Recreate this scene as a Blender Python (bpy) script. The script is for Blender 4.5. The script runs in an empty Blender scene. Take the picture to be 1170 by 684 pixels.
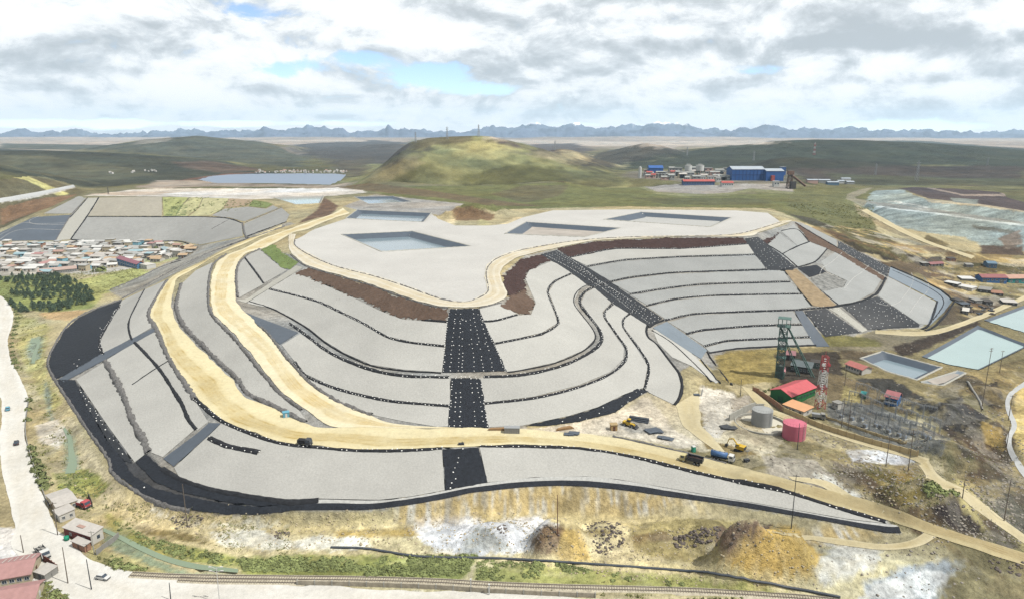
import bpy, bmesh, math, random
import numpy as np
from mathutils import Vector, Matrix
from mathutils.geometry import delaunay_2d_cdt

random.seed(7)
scene = bpy.context.scene
COL = scene.collection
R = math.radians

# ------------------------------------------------------------------ camera
CAMZ, FPX, CX, CY = 125.0, 780.0, 585.0, 342.0
PITCH = math.atan(192.0 / FPX)
cd = bpy.data.cameras.new('camera')
cd.sensor_width = 36.0
cd.lens = 24.0
cd.clip_start = 1.0
cd.clip_end = 60000.0
cam = bpy.data.objects.new('camera', cd)
COL.objects.link(cam)
cam.location = (0, 0, CAMZ)
cam.rotation_euler = (math.pi / 2 - PITCH, 0, 0)
scene.camera = cam

# ------------------------------------------------------------------ light
scene.view_settings.view_transform = 'Standard'
scene.view_settings.look = 'None'
scene.view_settings.exposure = 0.58
scene.view_settings.gamma = 1.0
SUN_EL = R(56)
sd = bpy.data.lights.new('sun', 'SUN')
sd.energy = 5.0
sd.angle = R(0.55)
sd.color = (1.0, 0.965, 0.90)
sun = bpy.data.objects.new('sun', sd)
COL.objects.link(sun)
SUN_AZ = R(112)          # from +Y (view direction) towards +X
sdir = Vector((math.cos(SUN_EL) * math.sin(SUN_AZ), math.cos(SUN_EL) * math.cos(SUN_AZ), math.sin(SUN_EL)))
sun.rotation_euler = sdir.to_track_quat('Z', 'Y').to_euler()
sun.location = (300, -300, 600)

world = bpy.data.worlds.new('World')
scene.world = world
world.use_nodes = True


def build_world():
    nt = world.node_tree
    N, L = nt.nodes, nt.links
    N.clear()
    out = N.new('ShaderNodeOutputWorld')
    sky = N.new('ShaderNodeTexSky')
    sky.sky_type = 'NISHITA'
    sky.sun_disc = False
    sky.sun_elevation = SUN_EL
    sky.sun_rotation = SUN_AZ
    sky.altitude = 4300
    bg1 = N.new('ShaderNodeBackground')
    bg1.inputs[1].default_value = 0.13
    L.new(sky.outputs[0], bg1.inputs[0])
    tc = N.new('ShaderNodeTexCoord')
    sep = N.new('ShaderNodeSeparateXYZ')
    L.new(tc.outputs['Generated'], sep.inputs[0])

    def math_(op, a, b=None, clamp=False):
        n = N.new('ShaderNodeMath')
        n.operation = op
        n.use_clamp = clamp
        for i, v in enumerate((a, b)):
            if v is None:
                continue
            if isinstance(v, (int, float)):
                n.inputs[i].default_value = v
            else:
                L.new(v, n.inputs[i])
        return n.outputs[0]
    zc = math_('ADD', math_('MAXIMUM', sep.outputs[2], 0.0), 0.055)
    u = math_('DIVIDE', sep.outputs[0], zc)
    v = math_('DIVIDE', sep.outputs[1], zc)
    comb = N.new('ShaderNodeCombineXYZ')
    L.new(u, comb.inputs[0])
    L.new(v, comb.inputs[1])

    def noise(scale, detail, rough, off, dist=0.0, src=None, stretch=(1, 1, 1)):
        mp = N.new('ShaderNodeMapping')
        mp.inputs['Location'].default_value = off
        mp.inputs['Scale'].default_value = stretch
        L.new(src or comb.outputs[0], mp.inputs[0])
        n = N.new('ShaderNodeTexNoise')
        n.inputs['Scale'].default_value = scale
        n.inputs['Detail'].default_value = detail
        n.inputs['Roughness'].default_value = rough
        n.inputs['Distortion'].default_value = dist
        L.new(mp.outputs[0], n.inputs['Vector'])
        return n.outputs[0]

    def ramp(x, a, b, ca=0.0, cb=1.0):
        m = N.new('ShaderNodeMapRange')
        m.interpolation_type = 'SMOOTHSTEP'
        m.inputs[1].default_value = a
        m.inputs[2].default_value = b
        m.inputs[3].default_value = ca
        m.inputs[4].default_value = cb
        L.new(x, m.inputs[0])
        return m.outputs[0]

    def spot(px, py, rx, ry):
        """elliptic patch of the cloud deck, given where it stands in the sky"""
        x, y = (px - CX) / FPX, (py - CY) / FPX
        d = Vector((x, math.cos(PITCH) - y * math.sin(PITCH), -(math.sin(PITCH) + y * math.cos(PITCH)))).normalized()
        ax = math_('DIVIDE', math_('SUBTRACT', sep.outputs[0], d.x), rx / FPX)
        az = math_('DIVIDE', math_('SUBTRACT', sep.outputs[2], d.z), ry / FPX)
        r2 = math_('ADD', math_('MULTIPLY', ax, ax), math_('MULTIPLY', az, az))
        front = math_('GREATER_THAN', sep.outputs[1], 0.0)
        return math_('MULTIPLY', front, math_('POWER', 2.718, math_('MULTIPLY', r2, -1.0)))
    G_ = tc.outputs['Generated']

    def add(*v):
        r = v[0]
        for k in v[1:]:
            r = math_('ADD', r, k)
        return r

    def mul(a, b):
        return math_('MULTIPLY', a, b)
    # heaps of cloud: big and small billows, flattened towards the horizon
    WID = (1, 1, 2.0)
    b1 = noise(4.2, 8, 0.60, (2.2, 0.4, 1.1), 0.5, G_, WID)
    b1u = noise(4.2, 8, 0.60, (2.2, 0.4, 1.19), 0.5, G_, WID)
    b2 = noise(12.0, 7, 0.62, (5.2, 1.4, 3.1), 0.4, G_, WID)
    b2u = noise(12.0, 7, 0.62, (5.2, 1.4, 3.13), 0.4, G_, WID)
    deck = noise(0.8, 5, 0.55, (7.3, -2.2, 0), 0.2)
    gap = None
    for p in ((288, 16, 36, 9, .06), (318, 80, 28, 11, .20), (412, 66, 36, 9, .19), (488, 86, 48, 15, .24), (548, 102, 36, 7, .14),
              (350, 72, 20, 8, .08), (862, 80, 50, 9, .13), (1095, 146, 150, 7, .16), (100, 142, 150, 5, .16), (300, 141, 150, 4, .14), (700, 143, 200, 3, .12), (585, 102, 30, 6, .08), (30, 5, 40, 8, .08)):
        g = mul(spot(*p[:4]), p[4])
        gap = g if gap is None else add(gap, g)
    dens = math_('SUBTRACT', add(mul(b1, 0.55), mul(b2, 0.45), 0.055), gap)
    mask = ramp(dens, 0.37, 0.47)
    dark = None
    for p in ((600, 70, 90, 18, .26), (740, 52, 150, 8, .16), (960, 56, 190, 12, .24), (1080, 40, 130, 18, .20), (760, 90, 150, 9, .10), (75, 78, 80, 8, .15),
              (30, 100, 90, 7, .12), (160, 84, 60, 6, .10), (440, 58, 130, 6, .10), (1000, 92, 170, 6, .10), (880, 102, 120, 6, .10), (1000, 8, 90, 9, .12), (520, 18, 70, 8, .10), (380, 118, 60, 5, .08), (280, 100, 60, 6, .08)):
        g = mul(spot(*p[:4]), p[4])
        dark = g if dark is None else add(dark, g)
    # tops catch the sun, undersides are grey
    relief = add(mul(math_('SUBTRACT', b1, b1u), 1.3), mul(math_('SUBTRACT', b2, b2u), 0.9))
    bright = math_('SUBTRACT', add(relief, mul(b1, 0.48), mul(b2, 0.30), mul(deck, 0.25)), dark)
    val = ramp(bright, 0.08, 0.72, 0.0, 1.0)
    cr = N.new('ShaderNodeValToRGB')
    e = cr.color_ramp.elements
    e[0].position = 0.0
    e[0].color = (0.50, 0.54, 0.57, 1)
    e[1].position = 1.0
    e[1].color = (1.08, 1.07, 1.06, 1)
    m = e.new(0.4)
    m.color = (0.73, 0.77, 0.80, 1)
    m = e.new(0.68)
    m.color = (0.95, 0.97, 0.98, 1)
    L.new(val, cr.inputs[0])
    bg2 = N.new('ShaderNodeBackground')
    bg2.inputs[1].default_value = 0.70
    L.new(cr.outputs[0], bg2.inputs[0])
    mix = N.new('ShaderNodeMixShader')
    L.new(mask, mix.inputs[0])
    L.new(bg1.outputs[0], mix.inputs[1])
    L.new(bg2.outputs[0], mix.inputs[2])
    L.new(mix.outputs[0], out.inputs[0])


build_world()
scene.cycles.use_denoising = True
scene.cycles.denoiser = 'OPENIMAGEDENOISE'
scene.cycles.denoising_input_passes = 'RGB_ALBEDO_NORMAL'
scene.cycles.denoising_prefilter = 'NONE'
scene.cycles.max_bounces = 4
scene.cycles.diffuse_bounces = 2
scene.cycles.glossy_bounces = 2
scene.cycles.transmission_bounces = 2
scene.cycles.volume_bounces = 0
scene.cycles.transparent_max_bounces = 4
scene.cycles.caustics_reflective = False
scene.cycles.caustics_refractive = False

# ------------------------------------------------------------------ helpers
ALB = 0.385          # photo colour (sRGB, sunlit) -> albedo


def lin(c):
    c = np.asarray(c, float) / 255.0
    return np.where(c <= 0.04045, c / 12.92, ((c + 0.055) / 1.055) ** 2.4)


def alb(c, k=1.0):
    return tuple(np.minimum(lin(c) * ALB * k, 0.85))


def P(s):
    return [tuple(float(v) for v in q.split(',')) for q in s.replace('\n', ' ').replace(';', ' ').split()]


def lattice(ix, iy, seed):
    h = (ix.astype(np.int64) * 374761393 + iy.astype(np.int64) * 668265263 + seed * 1274126177) & 0x7fffffff
    h = (h ^ (h >> 13)) * 1274126177 & 0x7fffffff
    h = h ^ (h >> 16)
    return (h & 0xffff) / 65535.0


def vnoise(x, y, seed=0):
    ix, iy = np.floor(x), np.floor(y)
    fx, fy = x - ix, y - iy
    fx, fy = fx * fx * (3 - 2 * fx), fy * fy * (3 - 2 * fy)
    ix, iy = ix.astype(np.int64), iy.astype(np.int64)
    a, b = lattice(ix, iy, seed), lattice(ix + 1, iy, seed)
    c, d = lattice(ix, iy + 1, seed), lattice(ix + 1, iy + 1, seed)
    return (a * (1 - fx) + b * fx) * (1 - fy) + (c * (1 - fx) + d * fx) * fy


def fbm(x, y, scale, octv=4, seed=0):
    """0..1 fractal noise, feature size = scale metres"""
    s = np.zeros(np.shape(x))
    a, t = 1.0, 0.0
    for o in range(octv):
        s = s + a * vnoise(x / scale + 17.3 * o, y / scale - 9.1 * o, seed + o)
        t += a
        a *= 0.55
        scale = scale * 0.5
    return s / t


def smooth(t):
    t = np.clip(t, 0, 1)
    return t * t * (3 - 2 * t)


def rayv(px, py):
    x, y = (np.asarray(px, float) - CX) / FPX, (np.asarray(py, float) - CY) / FPX
    return x, math.cos(PITCH) - y * math.sin(PITCH), math.sin(PITCH) + y * math.cos(PITCH)


def unproj(px, py, z):
    x, f, v = rayv(px, py)
    d = (CAMZ - z) / v
    return x * d, f * d


def inpoly(x, y, poly):
    """vectorised even-odd test; poly = (n,2) array"""
    poly = np.asarray(poly, float)
    res = np.zeros(x.shape, bool)
    bb = (x >= poly[:, 0].min()) & (x <= poly[:, 0].max()) & (y >= poly[:, 1].min()) & (y <= poly[:, 1].max())
    if not bb.any():
        return res
    xs, ys = x[bb], y[bb]
    r = np.zeros(xs.shape, bool)
    n = len(poly)
    for i in range(n):
        x0, y0 = poly[i]
        x1, y1 = poly[(i + 1) % n]
        if y0 == y1:
            continue
        c = ((y0 > ys) != (y1 > ys))
        r ^= c & (xs < (x1 - x0) * (ys - y0) / (y1 - y0) + x0)
    res[bb] = r
    return res


def polydist(x, y, poly, closed=True):
    poly = np.asarray(poly, float)
    n = len(poly)
    d = np.full(x.shape, 1e9)
    for i in range(n if closed else n - 1):
        ax, ay = poly[i][:2]
        bx, by = poly[(i + 1) % n][:2]
        ux, uy = bx - ax, by - ay
        l2 = ux * ux + uy * uy + 1e-9
        t = np.clip(((x - ax) * ux + (y - ay) * uy) / l2, 0, 1)
        d = np.minimum(d, np.hypot(x - ax - t * ux, y - ay - t * uy))
    return d


def densify(pts, step):
    out = []
    for a, b in zip(pts[:-1], pts[1:]):
        a, b = np.asarray(a, float), np.asarray(b, float)
        n = max(1, int(math.ceil(np.hypot(*(b - a)[:2]) / step)))
        for k in range(n):
            out.append(a + (b - a) * k / n)
    out.append(np.asarray(pts[-1], float))
    return np.array(out)


def spline(pts, step):
    """Catmull-Rom through pts, resampled about every `step`"""
    p = np.asarray(pts, float)
    if len(p) < 3:
        return densify(p, step)
    p = np.vstack([2 * p[0] - p[1], p, 2 * p[-1] - p[-2]])
    out = []
    for i in range(1, len(p) - 2):
        a, b, c, d = p[i - 1], p[i], p[i + 1], p[i + 2]
        n = max(1, int(math.ceil(np.hypot(*(c - b)[:2]) / step)))
        for k in range(n):
            t = k / n
            out.append(0.5 * (2 * b + (c - a) * t + (2 * a - 5 * b + 4 * c - d) * t * t + (3 * b - a - 3 * c + d) * t ** 3))
    out.append(p[-2])
    return np.array(out)


def resample(p, n):
    p = np.asarray(p, float)
    s = np.concatenate([[0], np.cumsum(np.hypot(np.diff(p[:, 0]), np.diff(p[:, 1])))])
    t = np.linspace(0, s[-1], n)
    return np.stack([np.interp(t, s, p[:, k]) for k in range(p.shape[1])], 1)


# ------------------------------------------------------------------ far terrain (beyond the mine)
def ridge(sil, D, wf, wb, pw=1.0):
    pts = P(sil)
    px, py = np.array([p[0] for p in pts]), np.array([p[1] for p in pts])
    x, f, v = rayv(px, py)
    d = D / f
    return (x * d, CAMZ - v * d, D, wf, wb, pw)


RIDGES = [
    ridge('360,222 380,212 400,201 430,181 455,168 470,162 490,157.5 515,156 545,155 562,156 580,160 600,165 620,170 650,179 690,190 720,200', 1300, 250, 420, .8),
    ridge('366,219 374,215 385,210 400,203 420,190 440,178 460,171.5 480,172 500,176 530,184 560,194 590,204 620,214', 1150, 130, 260, .9),
    ridge('545,226 575,214 600,208 625,205.5 650,208 680,216 700,223', 1040, 130, 130),
    ridge('590,182 615,174 640,170 655,172 680,180 715,191', 1750, 300, 300),
    ridge('640,190 670,180 700,173 720,167 738,163.5 755,166 780,173 815,181', 2300, 420, 500),
    ridge('690,192 730,184 760,179 800,171 850,166 890,161 930,159.5 980,160 1050,163 1110,167 1170,172 1250,178 1400,186', 2300, 780, 900),
    ridge('830,200 857,190 882,182 910,179 953,183 1000,187 1037,190 1080,194 1130,196 1170,193 1230,188 1330,186', 1560, 240, 300),
    ridge('-500,160 -300,166 -100,170 0,172 51,172 102,174 154,177 205,181 256,186 300,194 320,199', 1750, 420, 500),
    ridge('60,176 123,166 164,159.5 200,157 226,155 269,159.5 300,163 331,168 357,180', 3000, 800, 800),
    ridge('-420,150 -200,165 -60,176 0,188 40,200 80,212 100,220', 1020, 300, 260),
    ridge('300,196 320,190 345,187 370,190 400,198', 1900, 120, 150),
    ridge('380,176 420,166 450,164 470,166 500,172', 3600, 500, 500),
]


def farz(x, y):
    x, y = np.asarray(x, float), np.asarray(y, float)
    base = 3 + 39 * smooth((y - 430) / 520)
    base = base - 6 * smooth((y - 2500) / 3000)
    r = np.hypot(x, y)
    base = base + (fbm(x, y, 260, 4, 5) - .5) * 9 * smooth((r - 900) / 900)
    base = base + (fbm(x, y, 1500, 4, 25) - .5) * 46 * smooth((r - 2600) / 2500)
    z = base
    for (rx, rz, D, wf, wb, pw) in RIDGES:
        o = np.argsort(rx)
        n = 1 + (fbm(x, y, 220, 4, int(D)) - .5) * .42
        t = np.where(y < D, (D - y) / (wf * n), (y - D) / (wb * n))
        # a ridge keeps its outline as seen along the valley: widen with distance
        top = np.interp(x * (D / np.maximum(y, 1)) * .5 + x * .5, rx[o], rz[o], left=-50, right=-50)
        g = np.clip(1 - t, 0, 1)
        g = smooth(g) * .55 + g * .45
        h = (np.maximum(top, base) - base) * g ** pw
        rough = ((fbm(x, y, 90, 5, int(D) + 3) - .5) * .36 + (.5 - 2 * np.abs(fbm(x, y * .5, 70, 4, int(D) + 13) - .5)) * -.16) * np.minimum(h, 45)
        z = np.maximum(z, base + h + rough * np.clip(t * 3, 0.12, 1))
    # lake basin and plant platform
    return z


LAKE_Z = 38.0
LAKE = np.array([unproj(px, py, LAKE_Z) for px, py in P('225,205.5 240,201.5 262,199.5 300,198.6 345,198.2 385,198.6 398,200 394,203 388,207.5 378,211.5 350,210.8 320,210 280,209.6 245,209.5')])
PLANT_Z = 50.0
PLANT = np.array([unproj(px, py, PLANT_Z) for px, py in P('716,203 731,204.5 775,208 817,212.3 839,210.3 878,210.3 905,209 912,201 905,195 860,193 740,192 715,196')])


def farz2(x, y):
    z = farz(x, y)
    d = polydist(x, y, LAKE)
    ins = inpoly(x, y, LAKE)
    w = np.where(ins, 1.0, smooth(1 - d / 130))
    z = z * (1 - w) + np.minimum(z, LAKE_Z + .6) * w
    z = np.where(ins, LAKE_Z - np.minimum(d * .05, 3.0), z)
    d = polydist(x, y, PLANT)
    ins = inpoly(x, y, PLANT)
    w = np.where(ins, 1.0, smooth(1 - d / 60))
    z = z * (1 - w) + PLANT_Z * w
    return z

# ------------------------------------------------------------------ near terrain: survey lines (picture x, y, height in m)
STEP = 1.75
GX0, GY0, NX, NY = -705.0, 120.0, 772, 526
GX1, GY1 = GX0 + STEP * (NX - 1), GY0 + STEP * (NY - 1)
LINES = '''
580,508.5,10 506,511.5,10 459,514,10 408,514,10 357,510,10.6 318,505,11.3 282,492,12.3 251,478,13.2 223,455,14.3 205,428,15.6 190,403,16.8 179.5,374.6,18 169,356.7,19.6 179.5,336,22 191,319.5,24.5 205,310.5,27 231,299,30.5 251,288,33.5 300,266,38.5 340,250,41
580,508.5,10 624,510,10 675,513,10 727,521.8,9.5 778,534.6,8.5 816,543.6,8 860,552.6,7 896,560,6.5 953,578,5.5 1015,595,4.5 1060,612,3.5 1170,648,1.5
577,490,10.3 500,488.5,10.3 440,486,10.5 372,488.5,11 349,483,11.4 313,465,12.5 280,450,13.8 269,433.6,14.6 243.6,410.5,16.1 213,380,18.2 205,369.5,18.8 197.4,349,20.8 202.6,318,25 223,308,28 244,295,32 275,281,35
577,490,10.2 640,494,10 700,498,9.6 760,512,8.8 830,530,7.6 900,549,6.4 1000,575,4.6 1080,605,3.2 1170,632,1.6
370,482,11.5 347,468,13 323.6,450,15.2 300,423,18.5 284.6,403,21 269,385,23.3 246,362,26.2 240,349,27.6 240,328,29.6 243.6,305,31.8 256,292.6,33.6 277,285,35.2 300,274,38 340,259,41 377,246,43
423,474,11.3 388,459,12.8 357,439,15.4 336,418,18.3 321,400,20.5 308,382,22.6 300,380,23 272,349,27.2 268,339,28.4 269,305,32 279.5,290,33.9 300,284,35.5 320,274,38 334,265,40
423,474,11.3 460,482,10.8 500,488.5,10.4
331,290,40 349,304,40 383,314,40 424,326,40 459.5,339,40 493,349,40 513,351.5,40 547,351.5,40 572,345,40 580.5,336,40.3 575,323,40.7 573,310.5,41 586,297.7,41.5 609,290,42 637,284,42.5 675,276,43.5 714,273.6,44.5 778,271,45.5 850,271,46.5 868,266,47 907.7,252.7,48.5
336,273.6,41.5 334,279,41 347,289,40.8 380,304,40.5 424,315.6,40.5 459.5,327,40.5 498,341,40.4 518,345,40.3 536,345,40.3 557,336,40.4 559,328,40.6 555.6,313,41 562,300,41.5 585.6,289,42 624,281,42.8 662,275.6,43.8 714,272,44.7 816,270,46 840,268,46.6 857,265,47 893.6,254,48.3 877,243,48.7
334,265,40.5 331,272,40.5 329,280,40.3 331,290,40
877,243,48.7 860,240,48.7 714,239,48 632,240,47 598.5,248,46.5 570,262,45.5 520,262,44.5 500,246,44.3 403,240,44 377,250,43 350,266,42
430,262,43 520,300,41.5 560,280,43 700,262,45.3 800,258,46.8
430,223,45 408,226,44.5 403,236,44 450,235,44.5 525,234,45 470,221,45
280,349,25.5 305.6,356.7,24.5 331,369.5,23.3 349,381,22.5 367,395,21.9 390,408,21.5 423.6,421,21.3 459.5,427,21.3 505.6,430,21.3 580,428.5,21.3 593,427,21.4 637,418,21.8 670,404,22.5 685.6,390,23.5 683,377,24.5 668,357,26.3 660,346,27.5 665,333.6,29 683,324.6,30.2
285,344,25.5 310,352,24.5 334,364.5,23.3 353,376,22.5 371,390.5,21.9 393,404,21.5 424,417.2,21.3 460,423.2,21.3 505.6,426,21.3 580,424.8,21.3 592,423.2,21.4 634,414.4,21.8 666,400,22.5 680,387,23.5 677,376,24.5 662,357,26.3 654,345,27.5 660,331,29 680,322,30.2
683,324.6,30.2 719,317,31.2 765,312,31.6 860,309,31.8 907,306.5,32 937,303,32
808.7,402,5 842,397.7,4.5 880,396,4.2 931,394,4.2 948,397,4 992,377.5,4.5 1003,377,4.5 1030,374.5,4.5 1056,374,5 1080,360,7 1090,345,9 1075,330,13 1046,316,18 1015,303,24 985,288,30 957,274,37 922,256,46 910,253,48.5
577,489,10.3 596,486.5,10.3 625,487,10.2 662,482,10 703,471,9.7 726,461.5,9.5 740,447.5,10 770,463,8.6 779,442,9.6 775,426,11.5 765,413,13.5
805,407,5 815,418,5 836,440,5
740,374,17 752,366,17.5 775,381,12 803,401,5.5
760,366,17.4 791,358.5,17.5 860,355,17.6 908,353.5,17.7 950,350.5,18 978,345,18.5 1000,337,19
773,480,8.3 797,455,8 800,500,8 790,470,8
800,440,10 790,430,12 785,445,10
140,342.5,7 113,352,5.5 90,363,4.5 74,377,4 58,405,3 55,418,3 63,434,3 83,464,2.5 103,494,2.2 126,527,2 128,540,2 159,563,2 185,576,2 218,583,2 256,588.5,2 300,588,2 331,583.5,2.3 382,583,2.5 423,583,2.5 472,577,3 511,570,3.3 536,564,3.5 560,561,3.6 598,557,3.8 650,555.6,3.8 703.6,559.5,3.7 765,567.5,3.5 816,575,3.4 860,581.5,3.3 896,587.5,3.2 953,597.5,3.1 1009,608.5,3 1032,609.5,3
98.7,450,4.5 123,486,4 143.6,514,4 154,528,4 184.6,540,4 205,552,4 231,562,4 256.4,568,4 300,574,4 331,575.6,4 364.6,570.5,4 433.8,572,4 470,568,4.3 508,561.5,4.6 557,552,5 611,546.5,5.2 670,545,5.2 706,549,5 765,559,4.7 816,568,4.5 860,575.5,4.3 910.5,584,4.2 967,594,4 1015,599,3.8
69,432,4 77,405,4.8 92,383,5 110,365,5.8 138,352,7.5
140,342.5,7 160,325,9 178,316,11 197,306,13 212,298,16 229,290,18 255,281,24 278,274,29 300,264,35 331,252,40.5
130,333,3 160,318,4 190,303,5 210,294,8 224,287,11
150,577,-1 218,601,-2 300,602,-2 420,599,-2 510,590,-2 580,590,-2.5 650,587,-2.5 720,592,-2 765,600,-1.5 860,608,-.5 950,622,1 1010,627,2
40,420,0 47,450,0 65,480,-.5 90,520,-1 110,560,-1.5 150,600,-2.5 250,640,-3.5 400,650,-4 600,665,-4 900,678,-3.5
30,560,-1.5 0,600,-2 -40,640,-3
32,454,0 0,480,0 10,410,0 14,352,.5 0,336,1 -60,340,2
60,340,2 105,330,3 40,318,1 90,318,1 0,318,1
40,300,0 100,290,0 160,300,1 200,290,2 0,290,0 -60,300,0 -60,280,2
-50,690,-4 0,684,-4 200,684,-4 585,684,-4 900,684,-3.5 1170,684,-2 1250,700,-2
-50,720,-4 585,720,-4 1250,720,-2
950,650,0 1060,650,1 1150,660,0 1100,630,2
840,442,5 868,428,4.5 900,436,4.5 860,480,5 880,470,5 910,495,5 940,490,4.6 990,470,4 1050,500,3.5 880,510,6
940,404,4 1000,396,4 1040,388,4 1060,382,4
1100,372,3.6 1130,352,4 1170,338,6
1049,405.5,3.4 1080,389.5,3.4 1121,366.5,3.6 1170,347.5,4 1240,324,4
1119,425,3 1040,466,3 1170,400,3 1240,372,3
1170,430,2 1130,470,1 1170,520,0 1100,520,1.5 1060,560,3 1170,590,1 1250,560,0
940,520,5.5 1000,550,4.8 960,505,5 1040,530,4
95,226,41 200,226,41.7 280,228,41.7 310,232,41.6 328,238,41.6 333,246,41.4
0,276,2 63,275.5,1.5 82,275,1.5 150,277,1.2 188,276,2 207,276.5,3 222,282,5
0,268,5 38.5,248,22 56,241.5,28 90,224,41
-60,266,10 0,260,10 10,245,20 50,235,30 80,222,39
-90,240,26 -60,250,18
100,220,41 200,218,41 300,216,41.3 380,220,42
350,228,42 340,240,41.6 365,236,43
390,236,46 372,238,43.5 378,228,45
940,255,44 960,262,37 1000,272,31 1000,250,36 1040,290,22 1060,305,16 1100,322,11 1130,335,8
1170,312,13 1100,306,15 1080,290,20 1170,300,15
985,234,35 1000,246,31 1017,257,28 1055,266.5,25 1102.5,272,22 1121.5,281.7,19 1169,287,17 1230,293,15
990,232,39 1008,236.5,38 1026.5,240,38 1074,245.6,37.5 1121.5,253,35 1169,259,33.5 1230,266,32
994,228,39 1012,231,38.5 1030,234.5,38.5 1074,240,38 1121.5,247,36 1169,253,35 1230,258,33
1022,218,47 1030,217.5,47.5 1060.7,229.5,45 1118,235,44.5 1169,242,43 1230,247,42
1040,214,48 1100,216,48 1170,222,47 1240,226,46
700,208,45 728,210,45 751,219.5,44 805,221.5,44 832,220,44 858,215,45 903,220,44
560,233,45 620,226,46 650,218,47 720,229,44.5 800,231,45 900,232,44.5 950,226,43
625,237,46.5 700,236.5,47 860,237,47.5
1060,312,14 1100,335,7 1170,345,5
1085,345,7 1060,378,4
'''
BLOBS = [  # mounds and pits: picture x, y of the foot point, radius x, radius y, height
    (641, 632, 10, 6.5, 9), (622, 626, 5, 4, 2), (878, 660, 15, 7.5, 11), (846, 656, 10, 6.5, 8), (925, 662, 9, 5, 3.5), (560, 625, 12, 7, 5), (700, 618, 8, 6, 1.6), (760, 622, 22, 9, 2.2), (815, 622, 9, 7, 3),
    (912, 556, 19, 9, 4.5), (870, 528, 9, 6, 2), (1092, 598, 17, 11, 8.5), (1060, 592, 11, 9, 4), (1025, 560, 12, 9, 2.5), (985, 556, 8, 6, 1.8), (1110, 540, 15, 14, 5), (1085, 480, 15, 10, 4), (1120, 492, 14, 13, 4), (1080, 520, 10, 10, 2.5), (1140, 455, 12, 10, 3),
    (1150, 520, 10, 9, -4), (545, 247, 36, 24, 10), (517, 248, 16, 14, 2.5), (848, 470, 9, 7, 2), (845, 452, 11, 9, 2.8), (1050, 303, 26, 15, 5), (1100, 295, 20, 12, 4), (1010, 292, 26, 16, 4), (985, 455, 8, 5, 2.2), (1004, 446, 9, 5, 2.6), (1035, 448, 7, 6, 2), (840, 418, 11, 7, 2), (1110, 640, 30, 8, 1.5), (955, 648, 14, 7, 1.6)]
BASINS = [  # name, picture outline, depth, bank slope (run/rise), water depth or None
    ('P1', '390,268.5 471,263 539,281 436,289', 4.6, 1.6, 1.0),
    ('P2', '577,268 601,252.5 709,260 668,272', 4.5, 1.8, None),
    ('P3', '690,252 732,242 836,248 812,260', 4.5, 1.8, None),
    ('P4', '395,250.5 408,240 493,243 484,254', 4.4, 1.6, 1.2),
    ('P5', '405,225.2 449,224 472,230.5 421,233.5', 3.6, 1.6, 1.4),
    ('P6', '313,226.5 370,223.8 366,231.5 338,234.5', 3.5, 1.5, 1.8),
    ('R1', '1053,407 1080,392.5 1117,371.5 1176,395 1119,423 1084,416.5', 2.6, 1.5, 1.7),
    ('R2', '1124,366.5 1170,349 1240,326 1262,352 1186,386', 2.6, 1.5, 1.7),
    ('R3', '983,408.5 1008,400.5 1076,420 1047,434 1015,424.5', 4.2, 1.5, 1.6),
    ('R4', '1052,436 1094,423.5 1103,426 1077,440', 2.2, 1.6, None),
]


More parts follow.
